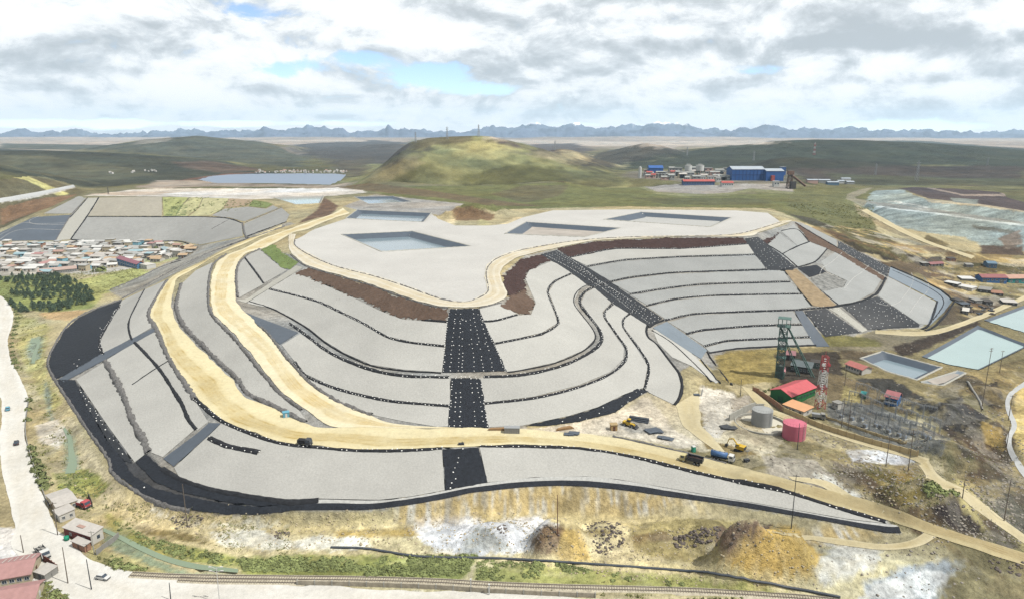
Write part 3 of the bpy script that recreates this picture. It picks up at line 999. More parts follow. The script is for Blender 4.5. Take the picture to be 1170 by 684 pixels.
PANELS = '''
geo|252.6,484 282,494.5 318,506.5 357,511.5 408,515.5 459,515.5 505,513.3 508,560 470,567 433,571 365,569.5 318,571.8 280,566.7 256,561 231,555 205,546 199,534 237,499
geo|548,510.8 624,511 675,514.5 727,523.3 778,536 816,545.3 860,554.3 896,562 953,580 1008,596 1013,598 967,592.5 910,582.6 860,574 816,566.7 765,557.7 706,547.4 670,544 611,545 557,551
geo|140,343 165,331 154,351.5 146.5,369.5 149,387 118,404 115,395 113,388 123,371 137,349
geo|165,331 190,320 179,337 168.5,357 170,365 175,373 151,387 148.7,380 146.5,369.5 154,351.5
geo|87,433.5 118,414.5 133,438 143.6,464 149,479 161,502 168,517 154,528 143.6,514 123,486 98.7,450
geo|121,411.5 152,392 169,409 184.6,427 197,447 207.7,464 213,478 222,491 186,522 171,516 164,500 151,477 146,461 135,435
geo|155,390 179,378 190,404 204,429.5 222,456 238,482 225,492 216,478 210,464 199,446 186,426 171,407
geo|207,325 224,309 243,300 238.5,312 236.5,330 237,350 243,364 266,387 281,405 297,425 320,452 342,469 350,480 335,474 316,464.5 285,450 273,434 248,410 218,380 209,369 202,349
geo|273,300 278,294 301,325 273,340 270,330
geo|279,293 297,286 321,306 328,309 303,323 301,322
geo|308,330 337,312 367,324 403,340 434,355 460,365 485,367 511,369 508,394 472,390.5 444,384.5 416,369 390,356.5 365,344.5 336,336.5
geo|282,346 306,331 336,338 364,346 390,358 416,371 444,387 472,393 508,397 505,425 460,422 424,416.5 393,403 371,389.5 353,375 334,363.5 310,351.5
geo|322,394 343,381 367,397 390,410.5 424,423 460,430 514,432 514,462 495,461 447,457 408,449 377,440 349,427 336,412 328,402
geo|337,414 349,430 377,442 408,451 447,459 495,463.5 513,465.5 512,487 500,487.5 460,481 424,473.5 389,459 358,439
geo|548,353 572,347 590,358.5 565,366 551,366.5
geo|551,368 592,360.5 607,359 612,346 600,318 605,309 630,299 644,304.5 652,312 632,321 624,333 632,354 637,369 619,380 593,386 565,391.5
geo|565,394 593,388.5 620,383 640,370 635,354 627,334 634,323 653,314 681,322 662,331 656,345 663,357 678,377 681,386 667,400 634,414 592,423 579,424.5
geo|549,432 593,430 638,421 672,406 689,391 687,377 671,356 664,346 669,335 684,327 699,345 688,356.5 690,364 704,385 713,397.7 712,410 697,425 661,440 610,453 553,460
geo|553,462 611,456 663,443 700,427 716,411 717,397 708,385 693,364 691,357 703,347 724,355 711,364 711,374 727,397.5 740,418 735,443 714,450 683,465 650,475 597,486 558,488
geo|737,445 742,418 731,397 713,374 713,364 726,356 741,371 738,376 741,385 750,394 765,414 775,427 778,441 774,456 770,462
geo|746,377 760,374.5 795,408 822,436 818,438 790,418 768,408 752,392
geo|651,295 704,285 778,285 855,279.5 864,290 778,292.5 714,296 670,303.5
geo|672,306 714,299 778,295 865,293 875,307 765,311 719,316 697,321
geo|700,324 719,319 765,313.5 876,310 895,310 902,320.5 803,323.5 755,329 720,335
geo|722,338 755,332 803,326.5 904,323 914,334.5 816,336.5 770,340.5 738,348
geo|740,351 770,343.5 816,339 916,337 927,350.5 910,353 860,354.5 791,357.5 761,365
geo|764,368 791,360.5 860,357 906,355.5 915,369 860,371 804,375.5 784,380
geo|786,383 804,378.5 860,373.5 917,372 925,383.5 860,386.5 829,388 804,394.5
geo|806,397 829,391 860,389 926,386.5 931,393.5 880,395 842,397 811,402
geo|894,290 925,277 946,284 930,299.5 911,305
geo|938,299 954,288.5 1009,316 998,334 978,345 958,348 938,333 964,328 968,321 944,310
geo|1015,317 1070,345 1061,371 1050,370 1003,338
geo|877,280 891,267 910,282 895,290.5
geo|893,265 907,256.5 924,276 911,281
geo|912,256 922,257.5 939,266 956,274.5 956,282 930,267
brown|338,312 354,306.5 383,315 424,327 459,340 493,350 513,352.6 511,367 485,366 460,363 434,353 403,338.5 367,323
dkbrown|575.4,315.6 593,298 619,290.5 629,297.7 603.6,309 598.5,318 599,330 590,335 583,339 575,324
brown|584,339 599,331 611,346.4 606,359 593,358 574,350
dkbrown|637,284.6 675,277 714,274.5 778,272 850,272 855,278.5 778,284 703.6,284 650,294
dkbrown|867,277 884,271 890,266 877,280
brown|909,255.5 912,256 956,283 1013,317.5 1008,320 954,288 925,276
dark|139.7,342.7 113,352 89.7,363 74,377 57.7,405 55.5,418 64,433 84,424 115,405 113,395 113,388 123,371 136,349
dark|64,434 83,463.5 103,493.5 126,526.5 128,539 159,562 185,575.5 218,582.5 256,588 300,587.5 331,583 331,576 300,579.5 256,575.5 205,565 175,557 150,541 142,527 123,505 107,478 97,462 86,434
black|98,463 108,478 124,505 143,527 152,529 141,515 121,488 98,452 88,437
dark|155,528 167,519 185,535 205,547 231,556 256,562 300,569.5 331,573.5 364,571 364,574 331,575.8 300,578 256,573.5 205,562 178,551
dark|506,513.5 547,511 557,551 509,560
dark|514,353 547,352.6 565,393 579,424 505.5,425.7 509,395 511,367
dark|516,432.3 549,432.3 558,488.5 512,488.5
dark|597,487 650,476 683,466 714,451 728,444 741,446.5 719,459.5 703,471 662,481.5 625,486.5
black|618,291 637,286 690,317 731,346 757,364 741,372.5 700,347 678,328
blue|746,374.5 762,367.5 808,400 801,410
black|851,273 866,271 909,305 906,309 877,309
slate|908,355.5 917,355 948,396 933,396
black|919,355.5 943.5,352.5 983,379.8 943,385
black|962,350.5 1003,339.3 1051,371 1050,373.5 1030,374 1000,376.5 992,376
dark|911,306.3 933,303.3 944,311 925,317
mottle|926,318 944,312 968,321 964,328 940,333
black|958,275.5 985,290 1016,305 1014,316.5 985,300 957,283.2
blue|1017,305.5 1046,318 1074,332 1088,344 1079,356 1062,372.5 1060.5,369 1070.5,344 1015,316
slate|280,357 341,380 320,393.5 300,377
tan|897,309.5 910,307.3 956,349 943,351 929,349.5
concrete|945,352 957,350 991,377 985,379.6
concrete|270,343 281,346 346,306 339,303.5
slate|176,374.5 180,377 120,411 73,436.5 67.5,433 115,404.5
slate|238.5,483.3 252.4,483.5 236.5,499 198.5,533 186.5,524 225.6,495
green|298,286 305,279 315,281 323.6,290 341,300 332,308 321.5,306
'''
PM = {'geo': ('geotextile_panel', M_geo), 'brown': ('soil_cover', M_brown), 'dkbrown': ('soil_cover', M_dkbrown), 'dark': ('liner_sheet', M_dark), 'black': ('liner_sheet', M_black),
      'blue': ('channel_liner', M_blue), 'slate': ('channel_liner', M_bluedk), 'tan': ('slope_road', M_tanchute), 'concrete': ('chute', M_concrete), 'green': ('grass_strip', M_green), 'mottle': ('patchy_panel', M_fill)}
for ln in PANELS.strip().split('\n'):
    k, s = ln.split('|')
    nm, m = PM[k]
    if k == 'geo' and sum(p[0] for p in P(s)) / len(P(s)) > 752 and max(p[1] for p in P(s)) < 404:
        m = M_geo_shaded  # right-hand face takes the copy with painted-in shade
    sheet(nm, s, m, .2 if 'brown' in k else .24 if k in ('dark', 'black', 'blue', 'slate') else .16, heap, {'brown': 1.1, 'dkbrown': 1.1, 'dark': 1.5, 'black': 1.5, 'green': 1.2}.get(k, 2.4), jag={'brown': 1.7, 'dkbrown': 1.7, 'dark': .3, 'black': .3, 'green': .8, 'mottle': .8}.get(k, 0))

# channel round the toe: black outer bank, pale bed
TOE_R = '331,583 382,582.6 423.6,582.4 472,576.3 511,569.5 536,563.5 560,560.6 598,556.6 650,555.2 703.6,559 765,567 816,574.5 860,581 896,587 953,597 1009,608 1030,609'
TOE_I = '331,575.8 382,574.8 423.6,575.4 470,570 509,563 536,557.6 560,554.6 598,550.6 650,549 703.6,552.4 765,561 816,569 860,575.4 910,584.6 967,595 1012,601.5 1027,602'
PAN_L = '331,572.5 365,570.5 433,571.8 470,567.6 508,560.8 536,555.2 557,551.6 611,545.6 670,544.6 706,548 765,558.2 816,567.2 860,574.6 910,583.2 967,593.2 1013,598.6 1024,600'
ribbon('liner_sheet', TOE_R, TOE_I, M_dark, .25, heap, 4)
ribbon('channel_bed', TOE_I, PAN_L, M_gravel, .2, heap, 3)

BERMS = '''
1.3|.5|1.6|308,330 336,337.2 364.6,345.3 390,357.3 416,370 444,385.8 472,391.8 508,395.5
1.2|.4|0|485,366 498,366.6 511,368
1.9|.6|2.0|331,369.5 349,382 367,396.5 390,409.7 424,422.3 460,429.3 513,431.2
1.9|.6|2.0|553,430.5 593,428.8 637,419.6 670,405.2 687,390.5 685,377 669.5,356.7 662,346 667,334 684,325.5
1.0|.5|0|285,344.7 310,352.3 334,364.8 353,376.3 371,391 393,404.2 424,417.6 460,423.6 504,426.2
.8|.4|0|580,425.3 592,423.8 634,414.9 667,400.5 680.5,387 677.5,376.5 662.5,357 655,345 661,331 681,322
1.5|.5|1.6|337,413.5 349,429 377,441.5 408,450.5 446.7,458.3 495,462.7 513,463.8
1.4|.5|1.6|553,461.2 611,454.8 662.6,442 699,426.4 715,410.7 715.5,397.7 706.5,385 691.8,364 690,356.9 701.5,346
1.3|.5|2.2|565,392.8 593,387.4 619,381.6 638,369.8 633.5,354 625.5,333.6 633,322 652,313
1.2|.5|2.2|551,367.3 565,366.8 591,359.8
1.3|.5|2.2|737,444 741.5,418 729.5,397.7 712.3,374.6 712.3,364 725,355
1.6|.6|0|740,372 738,377 740.5,386 751,393.5 766,413.5 776,426.5 779.5,441 775.5,456.7 770.5,462.5
1.6|.6|0|741,374 752,367.5 764,364.5
1.3|.5|1.6|671,304.7 714,297.5 778,293.8 865,291.3
1.5|.6|2.0|686,326 696,322.6 719,317.6 765,312.2 800,310.6 876,308.6
1.3|.5|1.6|719,336.4 755,330.5 803.6,325 903,322
1.3|.5|1.6|738,349.5 770,342 816,337.7 915,335.8
1.4|.55|2.0|760,366.5 791,359 860,355.8 907,354.2 948,351
1.3|.5|1.6|784,381.5 803.6,377 860,372.4 916,370.7
1.3|.5|1.6|804,395.5 829,389.5 860,387.7 925,385
1.6|.6|0|808.7,403.5 842,398.3 880,396.4 932,394.4
1.1|.5|2.0|651,294.4 704,284.6 778,284.5 855,279
1.6|.6|2.6|136.5,349 124,370 113.5,389 114.5,398 118,405
1.2|.5|0|165,331 154,351.5 146.5,369.5 148.8,384 151,388.5
1.6|.5|0|153.5,391 170,408 185.5,426.5 198.3,446.5 208.8,464 214.5,478 224,491
.9|.4|0|151,439.5 172,425 192,412.5
1.9|.6|1.8|223,456 251,479.5 282,493.5 318,505.8 357,510.8 408,514.8 459,514.8 505,512.4
1.8|.6|2.0|549,509.9 624,510.4 675,513.8 727,522.6 778,535.3 816,544.5 860,553.5 896,561 953,579 1012,596
2.4|.6|2.4|239,500.5 255,508 269,511.8 296,517
2.4|.7|0|185,535.5 205,547.5 231,556.5 256,562.5 300,569.8 331,573.8 364,571.6
1.2|.5|0|279,293.5 290,308.5 301,324
1.1|.4|0|894,290.5 911,281.5 925,276.5
1.0|.4|0|945,284.5 931,299.5 911,305.5 894,308
1.0|.4|0|877,279.8 895,291 911,305
1.6|.7|0|1012,317.5 1001,336 979,345.8 959,349.3 945,352
1.0|.4|0|924,276.5 911,262 893,264
1.2|.5|0|957,283.5 930,268 909,255
1.5|.6|0|1071,344.5 1062,371 1053,376
1.2|.5|0|808,402 818,418 836,440
1.0|.5|0|801,411 812,425 823,438
1.0|.4|0|745,377.5 768,392 798,420 813,436
.7|.15|0|531,354 531,395 531.5,425
.7|.15|0|532,433 534,487
.6|.15|0|528,512 520,535 514,559
1.8|.7|0|1018,305 1046,317 1074,331 1090,344
1.0|.4|0|1020,309 1046,321 1070,334 1079,345 1072,358 1061,371
1.4|.6|0|1090,345 1081,359 1066,374 1057,378
.9|.4|0|940,333.5 958,348.5
'''
for ln in BERMS.strip().split('\n'):
    w, h, bg, s = ln.split('|')
    berm(s, float(w), float(h), M_berm, heap, float(bg), .34)
GREYBERMS = '''
2.6|.8|119.5,412 133.5,436.5 144.5,462 150,478 162.5,501 170,517
2.2|.7|191,320 180,337 169.5,357 171,365 177,374 190,403.5 205,429 223,456
2.2|.9|207,324 201,349 208,369.3 217,380.5 247,410.5 272,434 283,450 315,465 349,482.5
1.6|.8|345,468.5 322,451.5 298,424.5 282.5,405 267.5,387 244.5,363.5 238.5,350 238,330 240,312 245,300 258,291.5
1.6|.8|425,474.5 389,460.5 358,440.5 337,419.5 322,402 309,384 298,374
1.8|.8|272,340 270,322 271,305 281,293 297,285
1.0|.5|337,275 335.5,279.3 348,289 381,304 425,315.6 460,326.6 499,340.6 518,344.8 536,344.8 556.5,336 558.5,328.5 555,313 561.5,300 585.3,289 624,281 662,275.4 714,271.8 816,269.8 841,268.2 857,265 893,254.3
.8|.5|332,291 350,305 384,315 425,327 460,340 494,350.2 512,352.2
.8|.5|548,352.2 573,346.5
1.3|.6|139,342.3 113,351.5 89,362.6 73,376.8 56.8,405 54.6,418 62.5,433.5 82.3,464 102.3,494 125.5,527 127.5,540 158.5,563.4 185,576.6 218,583.4
.7|.5|700,498.5 760,511.5 830,529.5
1.6|.6|140,341 165,327 190,313 207,304 229,293.5 251,284.5 278,275 300,268 325,259
1.2|.5|126,331 160,317 185,304.5 206,298
'''
for ln in GREYBERMS.strip().split('\n'):
    w, h, s = ln.split('|')
    berm(s, float(w), float(h), M_bermgrey, heap, 0, name='rock_kerb', jag=.9)

# white ballast lines across the right hand panels
for s in ('962,289 950,300 940,306 936,315', '993,303 984,312 974,318 970,324 964,330', '1028,345 1036,334 1041,328 1044,318 1041,312', '1038,360 1044,350 1052,340 1060,333 1061,325 1056,318', '1000,345 1015,350 1028,345', '935,318 960,330 968,332'):
    berm(s, .55, .2, M_gravel, heap, 0, name='ballast_line', jag=1.0)
# white sandbags on the black sheets
for s, sp, dn in (('506,513.5 547,511 557,551 509,560', 6, .12),
                  ('851,273 866,271 909,305 906,309 877,309', 4.2, .75), ('919,355.5 957,351.3 984,379.5 943,385', 3.4, .85),
                  ('962,350.5 1003,339.3 1051,371 1030,374 1000,376.5 992,376', 3.5, .85), ('958,275.5 985,290 1016,305 1014,316.5 985,300 957,283.2', 3.4, .75), ('98,463 108,478 124,505 143,527 150,529 141,515 121,488 98,452 88,437', 2.6, .7),
                  ('597,487 650,476 683,466 714,451 728,444 741,446.5 719,459.5 703,471 662,481.5', 4.6, .6), ('75,425 95,405 115,372 122,371 100,396 88,420', 5, .35), ('150,545 185,568 256,580 300,583 300,587 256,585 200,576 150,553', 4.5, .35)):
    bags_on(s, sp * .85, .3, .36, None, dn)


for s, sp in (('515,354 511,370 508,400 507,424', 1.5), ('521,354 517,390 514,424', 2.6), ('527,354 525,390 523,424', 2.6), ('529,366 528.5,395 528,424', 2.2), ('536,354 539,390 542,424', 2.8), ('540,354 547,390 552,424', 2.4), ('545,354 556,390 563,424', 2.6), ('547,354 556,376 565,395 577,424', 1.5),
              ('517,433 515,460 513,487', 1.5), ('521,433 520,460 519,487', 2.4), ('527,433 526,460 526,487', 2.4), ('538,433 541,460 543,487', 2.4), ('544,433 549,460 553,487', 2.4), ('548,433 553,460 557,487', 1.5), ('513,367.5 545,367.2 552,368', 2.2), ('509,395 563,393', 3), ('516,431 548,431', 1.6),
              ('621,290.5 650,306 684,327 741,369', 1.4), ('625,290 655,305 690,328 745,369', 2.6), ('629,289 660,306 697,331 748,367', 2.6), ('633,287.5 663,306 692,326 752,365', 2.4), ('637,287 664,305 686,322 753,363', 1.4), ('528,513 520,535 514,558', 2.2)):
    for x, y in line_plan(s, sp):
        if random.random() < .85:
            BAGS.append((x + random.uniform(-.3, .3), y + random.uniform(-.3, .3), float(hz(x, y)) + .25, .36 * random.uniform(.8, 1.25), random.uniform(0, 3.1)))


def bag_mesh():
    A = np.array(BAGS)
    n = len(A)
    cube = np.array([(-1, -.7, -.5), (1, -.7, -.5), (1, .7, -.5), (-1, .7, -.5), (-.8, -.5, .5), (.8, -.5, .5), (.8, .5, .5), (-.8, .5, .5)]) * .5
    c, s = np.cos(A[:, 4]), np.sin(A[:, 4])
    X = (cube[None, :, 0] * c[:, None] - cube[None, :, 1] * s[:, None]) * A[:, 3:4] * 1.25 + A[:, 0:1]
    Y = (cube[None, :, 0] * s[:, None] + cube[None, :, 1] * c[:, None]) * A[:, 3:4] * 1.25 + A[:, 1:2]
    Z = cube[None, :, 2] * A[:, 3:4] + A[:, 2:3] + .15
    V = np.stack([X, Y, Z], -1).reshape(-1, 3)
    f = np.array([(4, 5, 6, 7), (0, 1, 5, 4), (1, 2, 6, 5), (2, 3, 7, 6), (3, 0, 4, 7)])
    F = (f[None] + (np.arange(n) * 8)[:, None, None]).reshape(-1, 4)
    o = link('sandbags', mesh_np('sandbags', V, F, smooth_=False), M_bag, heap)
    o['kind'] = 'stuff'


bag_mesh()

# haul roads
HC = trackcol((250, 240, 206), (214, 190, 132), (.38, .62), .09, .9)
HC2a = trackcol((246, 234, 192), (200, 176, 114), (.27, .42), .11, .95)
HC2b = trackcol((208, 194, 152), (168, 148, 106), (.32, .52, .7), .17, .9)


def HC2(X, Y, u):
    w = smooth((X - 10) / 110)[..., None]
    return HC2a(X, Y, u) * (1 - w) + HC2b(X, Y, u) * w


HC3 = trackcol((242, 235, 216), (214, 196, 158), (.3, .7), .13, .8)


ROADS = [0]


def road(name, l, r, fn, cross=9):
    ROADS[0] += 1
    o = ribbon(name, l, r, M_road, .16 + .05 * ROADS[0], None, cross, 2.0, fn)
    o['kind'] = 'structure'
    return o


road('haul_road', '1170,646 1060,610 1012,594 953,577 896,559.5 860,551.6 816,542.6 778,534 727,521 675,512.3 624,509.2 580,508 506,511 459,513.6 408,513.6 357,509.5 318,504.5 282,491.5 252,477.5 225,454.6 207,427.5 192.5,402.6 181.5,374 172.5,364 171.3,357 181.5,336.5 193,320 206.5,311 232,299.6 252,288.6 278,276 300,266.3 322,257.5',
     '1170,631 1080,604 1000,574 900,548 830,529 760,513 700,500 640,493.5 577,489.8 500,489.3 440,487 372,488.5 349,484.5 313,467.5 280,453 267,435 241.6,411.5 211.5,381 203,370 195.4,349 200,325 203,318 222,307.5 243,294.6 259,287 278,279.5 300,269.5 322,260', HC2, 40)
road('haul_road', '520,489.6 470,489.4 420,488.2 385,488.6 368,482 347,467.2 324.5,449.5 301,422.5 285.6,403 270,384.6 247,361.7 241.2,349 241.2,328 245,305.5 257,293 278,284.5 300,273.4 340,258.6 377,246 392,238',
     '520,488.6 470,486 440,482 422,474.5 388,460 356.5,440 335.5,419 320.5,401 307.5,383 299,376 273.2,349 269.2,338 270.2,305.5 280.5,290.4 301,284 318,276 335,266.5 352,262 378,251 400,244', HC, 34)
road('plateau_road', '330,268 330,279 333,289.5 351,303.5 384,313.6 425,325.5 460,338.6 494,348.6 514,351 546,351 571,344.6 579.5,336.4 574,323 572,310.5 585,297.4 608.5,289.7 637,283.6 675,275.8 714,273.4 778,270.8 850,270.8 868,265.6 906,252.4',
     '338,268 336.2,279 349,287.8 381.5,303 425.5,314.4 460.5,325.5 499,339.5 518,343.9 535.5,343.9 554.5,335.3 556.5,328.5 553.5,313 560,299.6 584.5,288 624,280 662,274.6 714,270.8 816,269 840,267.2 857,264.2 891,253.6', HC3, 22)

M_creek = pmat('creek_water', (150, 168, 140), .5, .05, .05, .02, 1.2, .35)

# ------------------------------------------------------------------ streets, tracks, creek
STREET = trackcol((249, 247, 240), (226, 219, 204), (.22, .42, .68), .12, .8)
o = ribbon('gravel_street', '-60,330 -20,334 0,338 10,346 14,355 15,368 9,388 12,410 24,434 32,455 28,491 34,520 44,550 55,580 66,604 76,614 96,634 112,643 150,653 200,660 260,664 400,670',
           '-60,350 -30,352 -10,360 -12,400 -10,430 0,452 2,475 0,500 0,530 8,562 14,590 18,604 14,625 46,660 80,682 120,700 200,716 400,724', M_road, .1, None, 11, 2.0, STREET, True)
o['kind'] = 'structure'
o = ribbon('gravel_street', '398,670 480,674.5 560,677.5 640,681 740,686', '398,724 480,724 560,724 640,724 740,724', M_road, .1, None, 7, 2.0, STREET, True)
o['kind'] = 'structure'
TRK = trackcol((226, 214, 178), (200, 184, 140), (.35, .65), .14, .8)
for nm, l, r in (('dirt_road', '884,468 932,484 970,497 1010,509.5 1048,520 1062,524', '880,472.5 930,490 968,503 1008,515 1040,524 1055,531'),
                 ('dirt_road', '860,444 880,462 884,468', '846,440 866,462 880,473'),
                 ('dirt_road', '1060,525 1075,545 1105,560 1140,588 1172,612', '1050,531 1066,552 1098,568 1132,594 1172,622'),
                 ('dirt_road', '905,548 940,556 965,574 1000,590 1015,594', '900,544 945,549 980,570 1010,583 1020,590'),
                 ('dirt_road', '772,462 776,476 782,488 800,502 820,516', '797,446 800,470 801,485 815,500 838,526'),
                 ('dirt_road', '900,612 960,622 1010,628 1050,624 1075,610', '880,607 960,615 1005,621 1040,617 1060,606')):
    o = ribbon(nm, l, r, M_road, .12, None, 7, 1.6, TRK, True)
    o['kind'] = 'structure'
TRK2 = trackcol((214, 216, 216), (196, 198, 196), (.3, .7), .14, .6)
o = ribbon('service_track', '1180,430 1158,444 1149,456 1150,470 1156,486 1150,500 1152,516 1166,540 1180,556', '1186,434 1162,447 1154,458 1156,470 1162,486 1156,500 1158,514 1172,536 1186,552', M_road, .12, None, 5, 1.6, TRK2)
o['kind'] = 'structure'
o = ribbon('embankment_road', '1000,381 1060,383 1112,368 1172,342', '1000,377 1060,378 1108,364 1172,337', M_road, .12, None, 5, 2, TRK)
o['kind'] = 'structure'
o = ribbon('valley_road', '984,241 1004,252 1030,266 1060,279 1090,289 1110,296', '990,239 1010,250 1036,264 1064,277 1094,287 1114,293', M_road, .3, None, 4, 3, TRK)
o['kind'] = 'structure'
o = ribbon('hill_track', '-20,230 30,222 84,211.5', '-20,235 30,226.5 86,214', M_road, .3, None, 4, 3, TRK2)
o['kind'] = 'structure'
o = ribbon('creek', '118,603 140,612 160,622 180,631 203,639 225,644 247,647 272,650', '118,607 138,617 158,628 178,637 201,645 223,650 246,652 272,654', M_creek, .16, None, 5, 1.6, None)
o['kind'] = 'structure'
for l, r in (('36,386 46,388 42,404 40,415', '34,392 42,393 37,406 36,415'), ('74,488 82,500 84,512 88,528 86,540', '72,490 77,502 78,514 78,528 74,541')):
    o = ribbon('creek', l, r, M_creek, .16, None, 4, 1.6, None)
    o['kind'] = 'structure'



RAILS = ('150,656 200,658.5 260,659.5 330,660.3 420,661.5 500,664 560,667.5 640,670.5 720,672.5 800,675 900,681 960,687', '205,661.5 240,663.2 280,663.7 330,664.2 350,664.4')
for s in RAILS:
    q = line_plan(s, 2.0)
    COVER |= polydist(GXX, GYY, q, False) < 2.6

# ------------------------------------------------------------------ ponds, lake
def water_mat(name, rgb, rough=.12, k=1.0):
    m = pmat(name, rgb, rough, .05, .05, .02, 1.2, .35, k=k)
    return m


M_plin = pmat('pond_liner_slate', (84, 97, 112), .55, .1, .3, .08, .25, .35, amt2=.12, scale2=.05)
M_teal = water_mat('teal_pond_water', (184, 209, 207))
M_pond = water_mat('grey_pond_water', (146, 166, 176))
M_lake = pmat('lake_water', (108, 130, 160), .3, .04, .01, 0, 1, .3)

M_mud = pmat('pond_mud', (196, 188, 178), .9, .2, .06, .05, 1, .15, amt2=.1, scale2=.02)
for nm, (q, zr, depth, sl, wd) in POND.items():
    liner = {'P1': M_plin, 'P4': M_plin, 'P5': M_plin, 'P2': M_plin, 'P3': M_plin, 'R1': M_plin, 'R2': M_plin, 'R3': M_plin, 'R4': M_blue, 'P6': M_damgrey}.get(nm, M_bluedk)
    o = sheet_plan('pond_liner', q, liner, .42, None, 2.0)
    o['kind'] = 'structure'
    c = q.mean(0)
    if wd is not None:
        w = sheet_plan('pond_water', q, M_teal if nm in ('R1', 'R2', 'P6') else M_pond, 0, None, 8, cover=False, zconst=zr - depth + wd)
        w['kind'] = 'structure'
    else:
        k = (q - c)
        n = k / np.hypot(k[:, 0], k[:, 1])[:, None]
        w = sheet_plan('pond_floor', q - n * depth * sl * 1.35, M_mud if nm != 'P3' else M_gravel, .6, None, 4, cover=False)
        w['kind'] = 'structure'
    # pale anchor trench round the rim
    cl = np.vstack([q, q[:1]])
    if nm not in ('R1', 'R2'):
        rr = densify(cl, 1.5)
        t = np.gradient(rr, axis=0)
        t /= np.hypot(t[:, 0], t[:, 1])[:, None] + 1e-9
        nr = np.stack([-t[:, 1], t[:, 0]], 1)
        V = np.stack([np.column_stack([rr + nr * a, hz(rr[:, 0], rr[:, 1]) + z]) for a, z in ((-.7, -.2), (-.4, .45), (.4, .45), (.7, -.2))], 1).reshape(-1, 3)
        b = link('rim_kerb', mesh_np('rim_kerb', V, grid_faces(4, len(rr)), smooth_=False), M_concrete, o)

lk = sheet_plan('lake', LAKE, M_lake, 0, None, 40, cover=False, zconst=LAKE_Z)
lk['kind'] = 'structure'

# ------------------------------------------------------------------ the older dam on the left
dam = sheet('tailings_dam', '99,248 184,248.6 231,247.5 262,249.5 276,254.5 277.5,270 228,280 207,275 150,275.5 82,273.5', M_damgrey, .16, None, 4)
dam['kind'] = 'structure'
for k, s, m in (('soil_cover', '113,226.5 150,225.5 185,225.5 185,247 100,247', M_damtan), ('grass_strip', '186,225.7 200,225.6 216,226 206,236 200,247.2 187,247', pmat('dry_grass_cover', (186, 190, 130), .95, .3, .12, .4, .4, .05)),
                ('grass_strip', '201,247 208,236 218,226 232,226.2 226,238 214,247.3', pmat('grass_cover_b', (204, 201, 152), .95, .3, .12, .4, .4, .05)), ('grass_strip', '233,226.3 262,227 254,239 240,246.5 216,247.3 228,238', pmat('grass_cover_c', (206, 202, 158), .95, .25, .12, .4, .4, .05)),
                ('grass_strip', '188,246.5 198,236 206,233.5 215,235 212,246.5 200,247', pmat('dark_grass', (134, 146, 100), .95, .3, .12, .4, .4, .05)),
                ('soil_cover', '263,227 280,228 290,229 280,235 256,238', pmat('tan_soil', (188, 168, 142), .95, .2, .2, .4, .4, .05)), ('grass_strip', '290,229 304,231 312,233.5 304,238 284,236', pmat('dark_grass_b', (140, 152, 98), .95, .3, .12, .4, .4, .05)),
                ('dam_panel', '242,246.5 256,239 283,236.5 304,239 312,235 318,238 279,253.5 262,248.8', M_damgrey), ('dam_panel', '279,256 322,238 331,246 326,254 280,270.5', M_damgrey),
                ('liner_sheet', '-60,262 0,266 38.5,248.5 81.5,245.7 63,274.8 0,275.5 -60,270', M_bluedk), ('dam_panel', '50,244.5 56,241.3 90,224.5 98.5,226.5 81.5,244.3', M_damgrey), ('chute', '64,274.8 82.5,245 101,226.5 112,226.5 98.5,249 81,273.6', M_concrete)):
    sheet(k, s, m, .18 if k != 'dam_panel' else .2, dam, 4)
for s, w, m in (('101,248 184,248 231,248 262,250 276,255', 1.6, M_berm), ('63.5,275 82,245 100.5,226.5', 1.4, M_bermgrey), ('80.5,274 98.5,249 113,226', 2.0, M_berm), ('100,226.5 84,245 80,249', 1.2, M_berm), ('82,274 150,276.3 188,275.8 207,276 221,281', 2.0, M_berm), ('278,255.5 322,237.5', 1.3, M_bermgrey), ('277,255 280,270 283,272', 2.0, M_bermgrey), ('242,262 262,251', 1.2, M_bermgrey), ('281,271 327,254', 1.4, M_berm)):
    berm(s, w, .6, m, dam, 0, name='berm', jag=.6)
for s in ('0,269 25,255 45,257 78,257', '0,274 12,266 30,262 70,263', '45,247 32,253 38,256 77,255'):
    berm(s, .6, .2, M_gravel, dam, 0, name='ballast_line', jag=.5)

